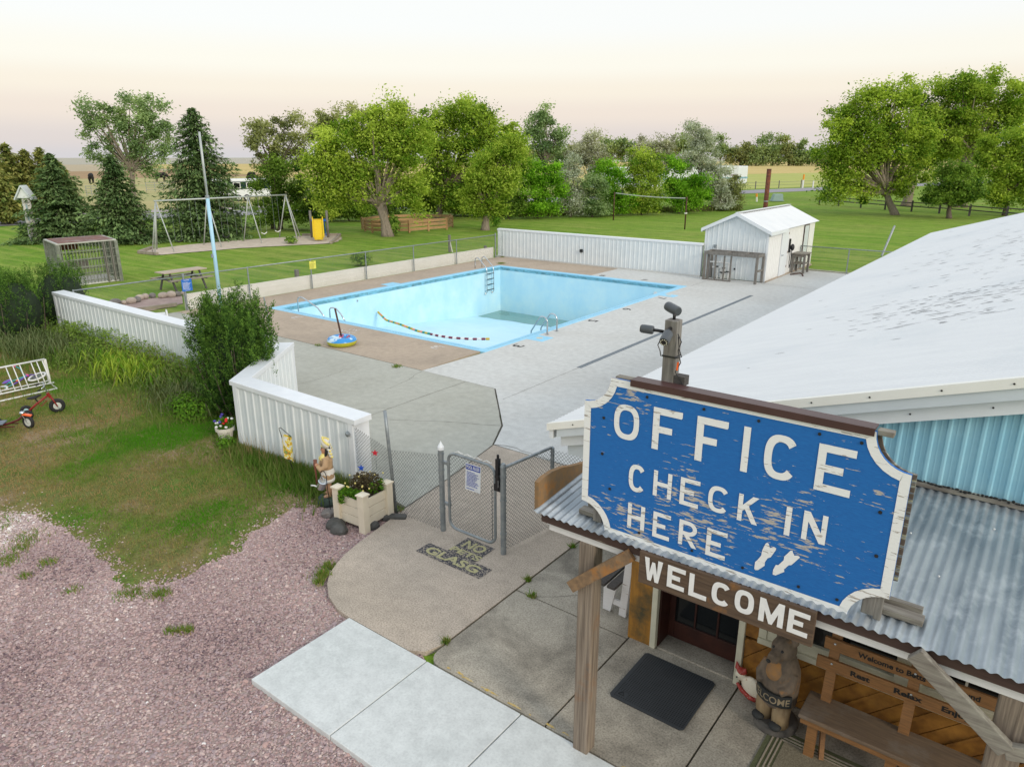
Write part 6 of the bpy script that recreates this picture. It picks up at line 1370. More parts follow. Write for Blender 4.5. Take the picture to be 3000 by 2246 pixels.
MB().tube([(cg[0], cg[1], GZ), (cg[0], cg[1], 4.55)], .125, 16).build('pipe_shaft', M['rust'], ch, smooth=True)
MB().lathe([(.13, 2.78), (.13, 2.84)], (cg[0], cg[1], 0), 16).build('weld_band', M['galv'], ch); MB().lathe([(.128, 4.53), (.132, 4.56), (.11, 4.56)], (cg[0], cg[1], 0), 16).build('rim_ring', M['rust_post'], ch)

# ================================================================== playground
A, Bq = at(455, 589, 2.80), at(836, 571, 2.80)
swg = thing('swing_set', 'tall galvanised pipe swing set over the play sand', 'swing set', ((A[0] + Bq[0]) / 2, (A[1] + Bq[1]) / 2, 0))
du = (Bq - A) / np.linalg.norm(Bq - A); dn = np.array([du[1], -du[0], 0])
def pt(s, n=0.0, z=0.0): p = A + (Bq - A) * s + dn * n; return (p[0], p[1], z)
M['swing_metal'] = mat('swing_pipe', (.50, .53, .52), (.42, .45, .44), 5, rough=.5, metal=.3, bmp=.02)
MB().tube([pt(-.01, 0, 2.8), pt(1.01, 0, 2.8)], .045, 10).build('top_bar', M['swing_metal'], swg, smooth=True)
for s, ds in ((0, -.06), (0, .02), (.36, 0), (.68, 0), (1, -.01), (1, .09)):
    for n_ in (-1.0, 1.0):
        if (s, ds) in ((0, -.06), (1, .09)): n_ *= .15
        MB().tube([pt(s, 0, 2.8), pt(s + ds, n_, GZ)], .034, 8).build('leg', M['swing_metal'], swg, smooth=True)
for k, s in enumerate((.12, .25, .47, .58, .78, .90)):
    m = MB(); w_ = .022
    sd_, zz = s + .0, .50 + .05 * (k % 2)
    for e_ in (-1, 1): m.tube([pt(s + e_ * w_, 0, 2.78), pt(sd_ + e_ * w_ * 1.1, .05, zz)], .007, 4)
    c_ = m.build('chain', M['galv'], swg)
    if k % 2 == 0 or k > 3:
        o = MB().tube([pt(sd_ - w_ * 1.1, .05, zz), pt(sd_, .05, zz - .10), pt(sd_ + w_ * 1.1, .05, zz)], .03, 6).build('seat', M['rubber'] if k < 3 else M['whiteplastic']); o.parent = c_
sl = thing('slide', 'yellow plastic slide between two timber posts', 'slide', (-39.7, 30.8, 0))
pL, pR = at(914, 694), at(962, 694); tp = np.array([-40.35, 31.3, 0]); bt = np.array([-38.75, 30.05, 0]); sdv = (bt - tp) / np.linalg.norm(bt - tp); snv = np.array([sdv[1], -sdv[0], 0]) * -1
for p, h in ((pL, 1.75), (pR, 1.75)): MB().tube([tuple(p + ZV * GZ), tuple(p + ZV * h)], .085, 10).build('timber_post', M['greywood'], sl, smooth=True)
MB().beam(tuple(pL + ZV * 1.12), tuple(pR + ZV * 1.12), .10, .16).build('cross_bar', M['signblue_mid'], sl); MB().beam(tuple(pL * .2 + pR * .8 + ZV * 1.1), tuple(pL * .2 + pR * .8 + np.array([-.5, .5, 0])), .07, .05).build('ladder', M['signblue_mid'], sl)
L_ = np.linalg.norm(bt - tp); prof = [(0, 1.22), (.12, 1.16), (.45, .66), (.7, .34), (.88, .14), (1.0, .10), (1.08, .06)]
V = []
for t_, z in prof:
    c0 = tp + sdv * L_ * t_
    for w_, dz in ((-.36, .16), (-.30, .16), (-.27, 0), (.27, 0), (.30, .16), (.36, .16)): q_ = c0 + snv * w_; V.append((q_[0], q_[1], z + dz))
MB().add(V, [(i * 6 + j, i * 6 + j + 1, i * 6 + j + 7, i * 6 + j + 6) for i in range(len(prof) - 1) for j in range(5)]).build('chute', M['yellow'], sl, fix=False)
sd_mod = sl.children[-1].modifiers.new('s', 'SOLIDIFY'); sd_mod.thickness = .04
pen = thing('round_pen', 'low ring fence of timber boards round a play pit', 'fence', (-40.4, 39.8, 0))
pc = [(-42.6, 37.15), (-41.5, 36.45), (-40.2, 36.0), (-38.9, 36.7), (-38.05, 37.6), (-37.85, 39.4), (-37.5, 41.05), (-38.3, 42.6), (-39.4, 43.6), (-42.0, 42.3), (-43.4, 39.8)]
for i, (x, y) in enumerate(pc):
    x2, y2 = pc[(i + 1) % len(pc)]
    MB().box((x, y, .40), (.13, .13, .92), math.atan2(y2 - y, x2 - x)).build('post', M['penwood'], pen, bevel=.008)
    for z in (.16, .43, .70): MB().beam((x, y, z + random.uniform(-.01, .01)), (x2, y2, z + random.uniform(-.02, .02)), .045, .19).build('board', M['penwood'], pen)
cgp = [at(166, 716, 1.75), at(336, 702, 1.75), at(298, 690, 1.75), at(131, 702, 1.75)]
cgp = [np.array([p[0], p[1], 0]) for p in cgp]
ce = sum(cgp) / 4
ca = thing('jail_cage', 'weathered grey barred cage with rusty flat roof on the lawn', 'cage', tuple(ce))
M['cagemetal'] = mat('cage_bar', (.25, .27, .225), (.15, .16, .135), 6, rough=.7, bmp=.1)
for i in range(4):
    a, b = cgp[i], cgp[(i + 1) % 4]; L = np.linalg.norm(b - a); n = int(L / .135)
    MB().beam(tuple(a + ZV * GZ), tuple(a + ZV * 1.72), .14, .14).build('corner_post', M['cagemetal'], ca)
    for k in range(1, n): p = a + (b - a) * k / n; MB().tube([tuple(p + ZV * .02), tuple(p + ZV * 1.72)], .016, 6).build('bar', M['cagemetal'], ca)
    for z in (.12, .34, .72, 1.05, 1.40): MB().beam(tuple(a + ZV * z), tuple(b + ZV * z), .012, .045).build('band', M['cagemetal'], ca)
m = MB(); m.prism([tuple(ce + (p - ce) * 1.04 + ZV * 1.72) for p in cgp], (0, 0, .05)); m.build('roof_frame', mat('pale_frame', (.50, .50, .45), (.40, .40, .36), 4), ca)
m = MB(); m.prism([tuple(ce + (p - ce) * .95 + ZV * 1.775) for p in cgp], (0, 0, .012)); m.build('roof_plate', mat('rusty_plate', (.22, .10, .075), (.14, .075, .06), 2.2, rough=.75, bmp=.1, dirt=(.36, .33, .32), dscale=1.2, dlo=.5, dhi=.7), ca)
m = MB(); m.prism([tuple(ce + (p - ce) * .97 + ZV * -.05) for p in cgp], (0, 0, .07)); m.build('floor_slab', M['new_deck'], ca)
pa = cgp[0] + (cgp[3] - cgp[0]) * .85; pb = cgp[1] + (cgp[2] - cgp[1]) * .85
MB().beam(tuple(pa * .95 + pb * .05 + ZV * 1.42), tuple(pa * .5 + pb * .5 + ZV * 1.42), .02, .30).build('sign_board', M['rust'], ca)
MB().beam(tuple(pa * .95 + pb * .05 + ZV * .55), tuple(pa * .35 + pb * .65 + ZV * .55), .03, .36).build('bunk', M['greywood'], ca)
for k in (.78, .9): p = cgp[0] + (cgp[1] - cgp[0]) * k; MB().beam(tuple(p + ZV * .0), tuple(p + ZV * 1.7), .16, .05).build('door_plank', M['greywood'], ca)
# gabled pillar
bpn = at(100, 707); gb = thing('gable_pillar', 'tall white pillar with small gabled top at the far left', 'pillar', (bpn[0], bpn[1], 0))
def gl(x, z, d=0): p = bpn + RT * x + FH * d; return (p[0], p[1], z)
for x in (-.14, .14): MB().beam(gl(x, GZ), gl(x, 2.75), .16, .2).build('post', M['whitepaint'], gb)
MB().beam(gl(0, GZ), gl(0, 1.1), .42, .36).build('pillar_base', M['whitepaint'], gb); MB().beam(gl(0, 1.3, .02), gl(0, 2.3, .02), .1, .2).build('panel', plain('blue_grey_panel', (.35, .48, .55)), gb)
m = MB(); m.prism([gl(-.42, 2.72, -.2), gl(.42, 2.72, -.2), gl(0, 3.35, -.2)], tuple(FH * .45)); m.build('gable', M['white_cap'], gb)
for s in (-1, 1): MB().beam(gl(s * .55, 2.62, 0), gl(0, 3.48, 0), .62, .07, up=tuple(RT * s + ZV)).build('gable_roof', M['gray_trim'], gb)
# picnic table
M['picnicwood'] = mat('picnic_plank', (.50, .42, .33), (.40, .33, .26), 4, (8, .8, 8), .85, bmp=.2)
pk = thing('picnic_table', 'timber picnic table with dark metal legs behind the fence', 'picnic table', (-28.9, 15.3, 0), R(2))
for k in range(3): MB().box((-.24 + k * .24, 0, .72), (.23, 1.9, .04)).build('top_plank', M['picnicwood'], pk, True)
for s in (-1, 1):
    MB().box((s * .68, 0, .44), (.24, 1.9, .04)).build('seat_plank', M['timberlog'], pk, True)
    for y in (-.65, .65): MB().beam((s * .22, y, .70), (s * .62, y, GZ), .06, .06).build('leg', M['darkwood'], pk, True)
for y in (-.65, .65): MB().beam((-.75, y, .40), (.75, y, .40), .05, .06).build('cross_bar', M['darkwood'], pk, True)
fpo = thing('flagpole', 'tall bare pole pale blue below and grey above', 'flagpole', (-23.63, 13.79, 0))
MB().tube([(-23.63, 13.79, 0), (-23.63, 13.79, 3.9)], [.065, .06], 12).build('lower_pole', M['lightblue'], fpo, smooth=True); MB().tube([(-23.63, 13.79, 3.9), (-23.63, 13.79, 6.0)], [.042, .036], 12).build('upper_pole', M['swing_metal'], fpo, smooth=True)
MB().lathe([(.07, 3.86), (.07, 3.93), (.045, 3.95)], (-23.63, 13.79, 0), 12).build('pole_collar', M['galv'], fpo); MB().box((-23.63, 13.71, 1.9), (.04, .1, .12)).build('cleat', M['galv'], fpo)
lc = thing('lounge_chair', 'white plastic lounger showing above the long wall', 'lounger', (-22.75, 11.0, 0), R(-115))
MB().box((0, 0, .30), (.6, 1.3, .04)).build('seat', M['whiteplastic'], lc, True, bevel=.015); MB().box((0, .95, .31), (.6, .62, .04), M=Matrix.Rotation(R(3), 3, 'X')).build('backrest', M['whiteplastic'], lc, True, bevel=.015)
for s in (-1, 1):
    MB().tube([(s * .32, .45, .02), (s * .32, .35, .50), (s * .32, -.05, .50), (s * .32, -.15, .02)], .025, 8).build('arm', M['whiteplastic'], lc, True, smooth=True)
    MB().box((s * .25, -.55, .14), (.05, .05, .30)).build('leg', M['whiteplastic'], lc, True)
# flower bed edging beyond the fence
bed = struct(slab('stone_bed', [[(-27.6, 11.6), (-25.5, 11.9), (-25.9, 13.6), (-27.4, 14.4), (-27.9, 13.2)]], -.03, M['gravel_bed'], .02))
rs = random.Random(2)
for k in range(11):
    t_ = k / 10; x, y = -27.55 + .15 * math.sin(t_ * 9) + (-.2 if .3 < t_ < .7 else 0), 11.9 + t_ * 2.6; r_ = rs.uniform(.11, .19)
    q = MB().sph((x, y, r_ * .4), (r_, r_ * rs.uniform(.8, 1.2), r_ * .75), 9, 6)
    tag(q.build('edging_stone', M['palestone' if k % 3 else 'stone'], smooth=False), '%s %s edging stone from the left in the row behind the left fence' % ('first second third fourth fifth sixth seventh eighth ninth tenth last'.split()[k], 'pale' if k % 3 else 'grey'), 'stone', 'edging stones of the bed behind the left fence')
tag(MB().beam((-25.8, 11.6, .03), (-25.6, 13.2, .03), .14, .12).build('bed_timber', M['timberlog']), 'grey landscape timber along the stone bed', 'timber')
for lab, x, y, h, w_ in (('bare timber stake with a pale brace beyond the fence corner', -28.24, 31.11, .92, .12), ('short grey timber stake behind the yellow notice', -25.1, 18.2, .75, .14), ('dark stub post at the far fence corner', -24.9, 30.3, .62, .13)):
    t = thing('timber_stake', lab, 'post', (x, y, 0)); MB().beam((x, y, GZ), (x, y, h), w_, w_).build('stake', M['greywood'], t, bevel=.01)
    if h > .9: MB().beam((x + .12, y + .1, GZ), (x + .02, y, .62), .05, .05).build('brace', M['whitepaint'], t)
tag(MB().tube([(-19.9, 13.2, 0), (-19.96, 13.15, .95)], .024, 8).build('steel_post', M['galv']), 'thin grey post beside the big yew', 'post')
# volleyball net
v0, v1 = at(1797, 643), at(2006, 670); vb = thing('volleyball_net', 'sagging white net tape between two rusty posts on the far lawn', 'net', tuple((v0 + v1) / 2))
for p, h in ((v0, 2.3), (v1, 2.34)): MB().tube([tuple(p + ZV * GZ), tuple(p + ZV * h)], .055, 8).build('post', M['rust_post'], vb, smooth=True)
pts = [tuple(v0 + (v1 - v0) * t_ + ZV * (2.25 - .10 * math.sin(t_ * math.pi))) for t_ in np.linspace(0.02, .98, 12)]
m = MB()
for a, b in zip(pts[:-1], pts[1:]): m.beam(a, b, .02, .07)
m.build('net_tape', M['whiteplastic'], vb); MB().tube([tuple(v1 + ZV * 2.2 + (v0 - v1) * .03), tuple(v1 + ZV * 1.2 + (v0 - v1) * .05)], .012, 5).build('loose_cord', M['wire'], vb); MB().box(tuple(v1 + ZV * 1.15), (.16, .16, .1)).build('tie', M['whiteplastic'], vb)
# split rail fence far right, utility box, markers
rf = thing('rail_fence', 'dark split rail fence under the big trees on the right', 'fence', (-14, 85, 0))
rp = [(-23.4, 89.6), (-20.9, 88.0), (-18.2, 86.2), (-15.5, 84.6), (-12.8, 83.2), (-10.2, 82.1), (-7.5, 80.3), (-4.5, 78.6), (-1.2, 76.9)]
for i, (x, y) in enumerate(rp):
    MB().box((x, y, .48), (.16, .16, 1.1), .3).build('post', M['darkwood'], rf)
    if i: xa, ya = rp[i - 1]; [MB().beam((xa, ya, z + .03), (x, y, z - .03), .07, .10).build('rail', M['darkwood'], rf) for z in (.45, .82)]
ub = at(2276, 589); u_ = thing('utility_box', 'grey green utility cabinet on the verge', 'utility box', tuple(ub))
MB().add([tuple(ub + RT * x + FH * y + ZV * z) for x, y, z in ((-.75, -.5, 0), (.65, -.5, 0), (.65, .5, 0), (-.75, .5, 0), (-.5, -.35, .85), (.58, -.35, .85), (.58, .35, .85), (-.5, .35, .85))], [(0, 3, 2, 1), (4, 5, 6, 7), (0, 1, 5, 4), (1, 2, 6, 5), (2, 3, 7, 6), (3, 0, 4, 7)]).build('cabinet', M['boxgreen'], u_, bevel=.08)
MB().beam(tuple(ub - RT * .8 + ZV * .02), tuple(ub + RT * .75 + ZV * .02), 1.1, .06).build('plinth', M['boxgreen'], u_)
for lab, x, y, h, tilt in (('white marker post with orange top by the road', 2351, 551, 2.3, 0), ('tilted white and orange marker stake on the verge', 2217, 591, .95, -.12), ('plain white marker post by the road', 2381, 551, 1.2, 0)):
    p = at(x, y); t = thing('marker_post', lab, 'post', tuple(p)); s_ = .14 if h > 2 else .11
    MB().tube([tuple(p), tuple(p + RT * tilt * .6 * h + ZV * h * .6)], s_, 8).build('post', M['whiteplastic'], t); MB().tube([tuple(p + RT * tilt * .6 * h + ZV * h * .6), tuple(p + RT * tilt * h + ZV * h)], s_ * 1.1, 8).build('marker_top', M['orangepost'] if h != 1.2 else M['whiteplastic'], t)
# roadside wire fence, board sign, trailers, cattle, corral panels
wf = thing('wire_fence', 'thin wire fence with wooden posts along the far side of the road', 'fence', (-50, 130, 0))
for k in range(16):
    q_ = R0 + RNV * 9.6 + RD * (98 + k * 6.5); MB().beam((*q_, GZ), (*q_, 1.25), .14, .14).build('post', M['greywood'], wf)
for z in (.5, 1.0): a, b = R0 + RNV * 9.6 + RD * 98, R0 + RNV * 9.6 + RD * 196; MB().tube([(*a, z), (*b, z)], .02, 4).build('strand', M['wire'], wf)
sb = at(2120, 566); rsn = thing('roadside_sign', 'white roadside board with dark red stripes behind the hedge end', 'sign', tuple(sb))
MB().beam(tuple(sb - RT * 2.2 + ZV * 2.3), tuple(sb + RT * 1.9 + ZV * 2.3), .15, 3.3).build('board', M['signwhite_flat'], rsn)
for z in (2.15, 1.75, 2.6): MB().beam(tuple(sb - RT * .3 + ZV * z - FH * .1), tuple(sb + RT * 1.7 + ZV * z - FH * .1), .02, .14).build('stripe', M['dark_red'], rsn)
for x in (-1.8, 1.5): MB().beam(tuple(sb + RT * x), tuple(sb + RT * x + ZV * .7), .2, .2).build('post', M['greywood'], rsn)
tw = at(722, 588); hr = thing('horse_trailer', 'white trailer with dark window band between the trees', 'trailer', tuple(tw))
tl = np.array([*RD, 0]); tnv = np.array([RNV[0], RNV[1], 0])
def tp_(a, d, z): q_ = tw + tl * a + tnv * d; return (q_[0], q_[1], z)
MB().beam(tp_(-4.2, 1, 1.5), tp_(3.2, 1, 1.5), 2.1, 2.2).build('body', M['white_cap'], hr, bevel=.1); MB().beam(tp_(-4.1, -.07, 1.85), tp_(3.1, -.07, 1.85), .03, .9).build('window_band', plain('trailer_green_black', (.02, .045, .04), .2), hr)
for a in (-2.6, -1.0, .6): m = MB(); m.beam(tp_(a - .45, -.10, 1.85), tp_(a + .45, -.10, 1.85), .02, .7); o = m.build('window', M['whiteplastic'], hr); o2 = MB().beam(tp_(a - .36, -.12, 1.85), tp_(a + .36, -.12, 1.85), .02, .54).build('pane', M['glass']); o2.parent = o
for a in (-.9, .1):
    w_ = MB().lathe([(0, -.1), (.40, -.1), (.40, .1), (0, .1)], tp_(a, .0, .36), 18, M=Vector((-tnv[0], -tnv[1], 0)).to_track_quat('Z', 'Y').to_matrix()).build('wheel', M['rubber'], hr); o = MB().lathe([(0, -.02), (.25, -.02), (.25, .03), (0, .03)], tp_(a, -.12, .36), 16, M=Vector((-tnv[0], -tnv[1], 0)).to_track_quat('Z', 'Y').to_matrix()).build('rim', M['rim']); o.parent = w_
wt_ = thing('livestock_trailer', 'long white trailer glimpsed behind the hedge', 'trailer', (-66, 92, 0))
q0, q1 = R0 + RNV * 3 + RD * 62, R0 + RNV * 3 + RD * 92
MB().beam((*q0, 2.6), (*q1, 2.6), 2.4, 2.6).build('body', M['white_cap'], wt_, bevel=.1); MB().beam((*(q0 - RNV * 1.22), 2.2), (*(q1 - RNV * 1.22), 2.2), .02, .25).build('stripe', plain('trailer_teal', (.25, .45, .55)), wt_)
for k in (.08, .14, .78, .84): c_ = q0 + (q1 - q0) * k - RNV * 1.0; MB().lathe([(0, -.15), (.52, -.15), (.52, .15), (0, .15)], (*c_, .52), 16, M=Vector((-RNV[0], -RNV[1], 0)).to_track_quat('Z', 'Y').to_matrix()).build('wheel', M['rubber'], wt_)
def cow(lab, x, y, ang, mt, s=1.0):
    p = at(x, y); t = thing('cow', lab, 'cow', tuple(p), ang, 'cattle grazing in the pasture'); m = MB()
    m.sph((0, 0, .95 * s), (.80 * s, .34 * s, .40 * s), 14, 10); m.sph((.6 * s, 0, 1.02 * s), (.35 * s, .30 * s, .36 * s)); m.tube([(.8 * s, 0, 1.05 * s), (1.15 * s, 0, .75 * s), (1.3 * s, 0, .40 * s)], [.24 * s, .17 * s, .10 * s], 10)
    for a in (-.55, .55):
        for b in (-.2, .2): m.tube([(a * s, b * s, .8 * s), (a * s + .03, b * s, .4 * s), (a * s - .02, b * s, 0)], [.14 * s, .08 * s, .06 * s], 8)
    m.tube([(-.78 * s, 0, 1.15 * s), (-.92 * s, 0, .6 * s)], [.05 * s, .03 * s], 6); blob('body', m, M[mt], t, .07, 1, True)
cow('black cow between the left spruces', 269, 537, R(150), 'cow', 1.5); cow('black cow right of the broken topped spruce', 471, 533, R(40), 'cow', 1.5); cow('black cow behind the white trailer', 738, 538, R(30), 'cow', 1.3); cow('small black cow far beyond the trailer', 742, 525, R(200), 'cow', 1.3); cow('pale cow far beyond the trailer', 753, 525, R(210), 'tan_cow', 1.3)
for k, (x0_, x1_, y_) in enumerate(((430, 480, 562), (480, 515, 561), (255, 285, 575))):
    a, b = at(x0_, y_), at(x1_, y_ - 1); t = thing('corral_panel', ('grey corral panel left of the big spruce', 'grey corral panel touching the big spruce', 'grey corral panel between the left spruces')[k], 'fence panel', tuple(a))
    for z in (.3, .65, 1.0, 1.35): MB().tube([tuple(a + ZV * z), tuple(b + ZV * z)], .03, 5).build('rail', M['galv'], t)
    for s_ in (0, .5, 1): MB().tube([tuple(a + (b - a) * s_), tuple(a + (b - a) * s_ + ZV * 1.4)], .04, 5).build('upright', M['galv'], t)
# ================================================================== trees, hedge and shrubs
def leaf_kind(k, a, b, tr=.3): M[k] = leafmat(k, a, b, tr)
leaf_kind('lf_green', (.08, .20, .02), (.54, .68, .10), .42); leaf_kind('lf_yellow', (.12, .25, .02), (.57, .70, .12), .42); leaf_kind('lf_olive', (.13, .16, .06), (.52, .56, .24), .42); leaf_kind('lf_dark', (.045, .12, .02), (.32, .48, .08), .4); leaf_kind('lf_bright', (.06, .20, .012), (.38, .70, .06), .42)
leaf_kind('lf_silver', (.30, .35, .26), (.72, .77, .64), .38); leaf_kind('lf_poplar', (.13, .23, .09), (.42, .55, .25), .38); leaf_kind('lf_grey', (.30, .31, .22), (.66, .68, .52), .38); leaf_kind('lf_spruce', (.035, .08, .026), (.24, .35, .135), .18); leaf_kind('lf_cedar', (.09, .16, .035), (.46, .44, .14), .25); leaf_kind('lf_far', (.13, .22, .08), (.42, .52, .22), .38)
leaf_kind('lf_yew', (.013, .05, .016), (.21, .38, .06), .12); leaf_kind('lf_yewtip', (.05, .12, .02), (.20, .30, .06), .2)
def tree(name, label, base, blobs, lk, leaf=.16, n=9000, trunk=.2, bark='bark', seed=1, group=None, cat='tree', depth=.9, fork=.35, cl=.55, limbs=14, stems=None, lean=(0, 0), back=0.0):
    """blobs: crown lobes as (x, y, rx, ry) measured in photograph pixels at the tree's own distance, given depth and real size here"""
    r = np.random.default_rng(seed); Bp = at(*base) + FH * back; s = mpp(Bp)
    if back: s0 = mpp(at(*base)); base = (base[0], base[1]); s = mpp(Bp)
    cam0 = np.array([0, 0, CAMZ])
    def wp(x, y, d=0):                                        # point of the photograph's ray standing at this tree's distance
        dd = FW * FPX + RT * (x - 1500.0) - UPV * (y - 1123.0); k = ((Bp - cam0) @ FH) / (dd @ FH); return cam0 + dd * k + FH * d
    t = thing(name, label, cat, (Bp[0], Bp[1], GZ), group=group)
    C, T = [], []; area = sum(b[2] * b[3] for b in blobs); centers = []
    for bx, by, rx, ry in blobs:
        c = wp(bx, by); Rx, Ry = rx * s, ry * s; Rd = min(Rx, Ry * 1.3) * depth
        nl = int(n * rx * ry / area); nl = int(nl * 1.9); k = max(4, int(nl / 185)); u = r.normal(0, 1, (k, 3)); u /= np.linalg.norm(u, axis=1)[:, None]; q = r.random(k) ** .36 * r.uniform(.8, 1.22, k)
        sub = c + (u[:, :1] * q[:, None]) * Rx * RT + (u[:, 1:2] * q[:, None]) * Rd * FH + (u[:, 2:] * q[:, None]) * Ry * ZV
        centers.append(c); ct = r.normal(.5, .24, k)
        per = np.full(k, nl // k)
        for j in range(k):
            m_ = per[j]; L = r.normal(0, 1, (m_, 3)) * np.array([1, 1, .7]) * cl * .82 * r.uniform(.45, 1.3); C.append(sub[j] + L); T.append(np.clip(ct[j] + r.normal(0, .16, m_), 0, 1))
        for j in r.permutation(k)[:max(2, limbs // max(1, len(blobs)))]: centers.append(sub[j])
    C = np.concatenate(C); T = np.concatenate(T); keep = C[:, 2] > .12; C, T = C[keep], T[keep]
    foliage('crown', C, leaf * .72, M[lk], t, T, seed + 5, up=.45, asp=.5)
    m = MB(); cz = np.mean([c[2] for c in centers[:1]]); 
    mean = np.mean(centers, 0); stems = stems or [(0, 0)]
    for i, (sx, hz) in enumerate(stems):
        b0 = Bp + RT * sx * s + ZV * GZ
        top = mean * .75 + b0 * .25; H = max(top[2] * fork * 1.6, .6)
        f = b0 + (top - b0) * .5; f[2] = H * (1 + .1 * i)
        m.tube([tuple(b0 - ZV * .1), tuple(b0 * .9 + f * .1 + ZV * .05), tuple(b0 * .45 + f * .55 + RT * r.normal(0, .06)), tuple(f)], [trunk * 1.35, trunk * 1.05, trunk * .85, trunk * .72], 10)
        mine = [c for j, c in enumerate(centers) if j % len(stems) == i]
        for c in mine:
            if c[2] < f[2] * 1.05: continue
            md = f * .45 + c * .55 + r.normal(0, .18, 3); md[2] = max(md[2], f[2] * .95); rr_ = trunk * r.uniform(.22, .45)
            m.tube([tuple(f - ZV * trunk * .4), tuple(f * .7 + md * .3 + ZV * .1), tuple(md), tuple(c)], [rr_ * 1.5, rr_ * 1.15, rr_ * .75, .02], 6)
    m.build('trunk', M[bark], t, smooth=True); return t
def spruce(label, base, top, wpx, seed, lk='lf_spruce', n=900, name='spruce_tree', brown=False, skirt=.95, power=.85, card=.17, per=20, group='spruces on the left lawn', droop=.28):
    r = np.random.default_rng(seed); Bp = at(*base); s = mpp(Bp); H = (base[1] - top[1]) * s; H = min(H, 40)
    dd = FW * FPX + RT * (top[0] - 1500.0) - UPV * (top[1] - 1123.0); H = CAMZ + dd[2] * ((Bp @ FH) / (dd @ FH)); Rb = wpx * s / 2 * 1.06
    t = thing(name, label, 'tree', (Bp[0], Bp[1], GZ), group=group); C, D, T = [], [], []; m = MB(); m.tube([tuple(Bp + ZV * GZ), tuple(Bp + ZV * H * .95)], [H * .022, .02], 8)
    for i in range(n):
        h = (i + r.random()) / n; h = h ** 1.12; z = .12 + h * (H - .2); L = Rb * ((1 - h) ** power) * r.uniform(.66, 1.12) + .06; L *= min(1, (h + .10) / .14) if skirt < .9 else 1
        a = r.uniform(0, 6.283); L *= 1 + .13 * math.sin(3 * a + h * 17 + seed) + .10 * math.sin(h * 41 + a * 2); dv = np.array([math.cos(a), math.sin(a), 0]); k = max(4, int(per * L / Rb * 1.5)); u = np.sort(r.random(k)) ** .75; ct = r.normal(.42, .2)
        p = Bp + ZV * z + dv * (L * u)[:, None] + ZV * (-droop * L * u ** 1.5 + .10 * L * np.maximum(0, u - .75) * 3)[:, None]
        side = np.cross(dv, ZV); p = p + side * (r.normal(0, .16, k) * L * (1 - .5 * u))[:, None] + r.normal(0, .035, (k, 3)); C.append(p); D.append(np.repeat((dv * .9 - ZV * .25)[None], k, 0) + r.normal(0, .42, (k, 3))); T.append(ct + .28 * (u - .5) + r.normal(0, .13, k))
        if i % 9 == 0: m.tube([tuple(Bp + ZV * z), tuple(Bp + ZV * (z - droop * L * .9) + dv * L * .9)], [.03, .008], 4)
    C, D, T = np.concatenate(C), np.concatenate(D), np.concatenate(T); C[:, 2] = np.maximum(C[:, 2], .04); D /= np.linalg.norm(D, axis=1)[:, None]
    N = len(C); w_ = np.cross(D, r.normal(0, .35, (N, 3)) + ZV); w_ /= np.linalg.norm(w_, axis=1)[:, None]; sz = (card * r.uniform(.6, 1.3, N))[:, None]
    V = np.stack([C - D * sz * .7, C - w_ * sz * .34, C + D * sz, C + w_ * sz * .34], 1).reshape(-1, 3)
    if brown: T = np.where(C[:, 2] > H * .74, T * .4, T)
    npmesh('crown', V, np.arange(4 * N).reshape(-1, 4), M[lk], t, tint=np.repeat(np.clip(T, 0, 1), 4)); m.build('trunk', M['bark'], t); return t
spruce('broad dark spruce behind the barred cage', (190, 702), (138, 446), 250, 11, power=.72); spruce('dark spruce with a thin brownish top', (362, 705), (352, 452), 262, 12, power=.82, brown=True); spruce('tallest dark spruce behind the swing set', (609, 694), (592, 312), 262, 13, n=1300, power=.56)
CED = [((-10, 640), (10, 395), 150), ((55, 632), (62, 420), 120), ((105, 630), (108, 438), 105), ((150, 628), (152, 432), 90), ((25, 655), (20, 500), 110), ((190, 615), (196, 470), 80)]
CL = ('tall brownish cedar at the left frame edge', 'brownish cedar second from the left edge', 'green cedar third from the left edge', 'cedar standing behind the nearest left spruce', 'low bushy cedar in front of the cedar row', 'smallest cedar at the right of the cedar row')
for i, (b, tp0, w_) in enumerate(CED): spruce(CL[i], b, tp0, w_, 30 + i, 'lf_cedar', 520, 'cedar_tree', power=.6, card=.26, per=13, group='cedars across the road on the left', droop=-.25)
tree('leaning_tree', 'open leaning tree with sparse crown above the left spruces', (408, 640), [(300, 330, 62, 42), (380, 315, 60, 42), (450, 330, 50, 50), (260, 360, 40, 34), (345, 385, 55, 36), (420, 395, 62, 44), (480, 400, 36, 50), (300, 420, 45, 24), (390, 450, 50, 30), (460, 455, 36, 26), (350, 488, 46, 30), (430, 500, 40, 26), (270, 455, 30, 26)], 'lf_poplar', .17, 8200, .26, 'palebark', 41, fork=.5, cl=.5, limbs=34, depth=.75)
tree('brownish_tree', 'thin brown leaved tree left of the big green trees', (800, 668), [(760, 385, 46, 40), (835, 385, 42, 42), (885, 400, 36, 50), (740, 420, 30, 25), (800, 440, 36, 24), (870, 460, 30, 26), (765, 470, 26, 16)], 'lf_olive', .14, 4600, .16, 'bark', 42, fork=.55, cl=.36, limbs=26, stems=[(0, 0), (22, 0)])
tree('green_shrub', 'green shrub mass under the brown leaved tree', (815, 672), [(790, 560, 46, 70), (850, 540, 50, 75), (905, 590, 46, 70), (780, 620, 40, 45), (860, 620, 55, 45), (930, 620, 36, 42), (815, 500, 36, 36)], 'lf_dark', .13, 12000, .08, 'bark', 43, cat='shrub', cl=.42, fork=.3)
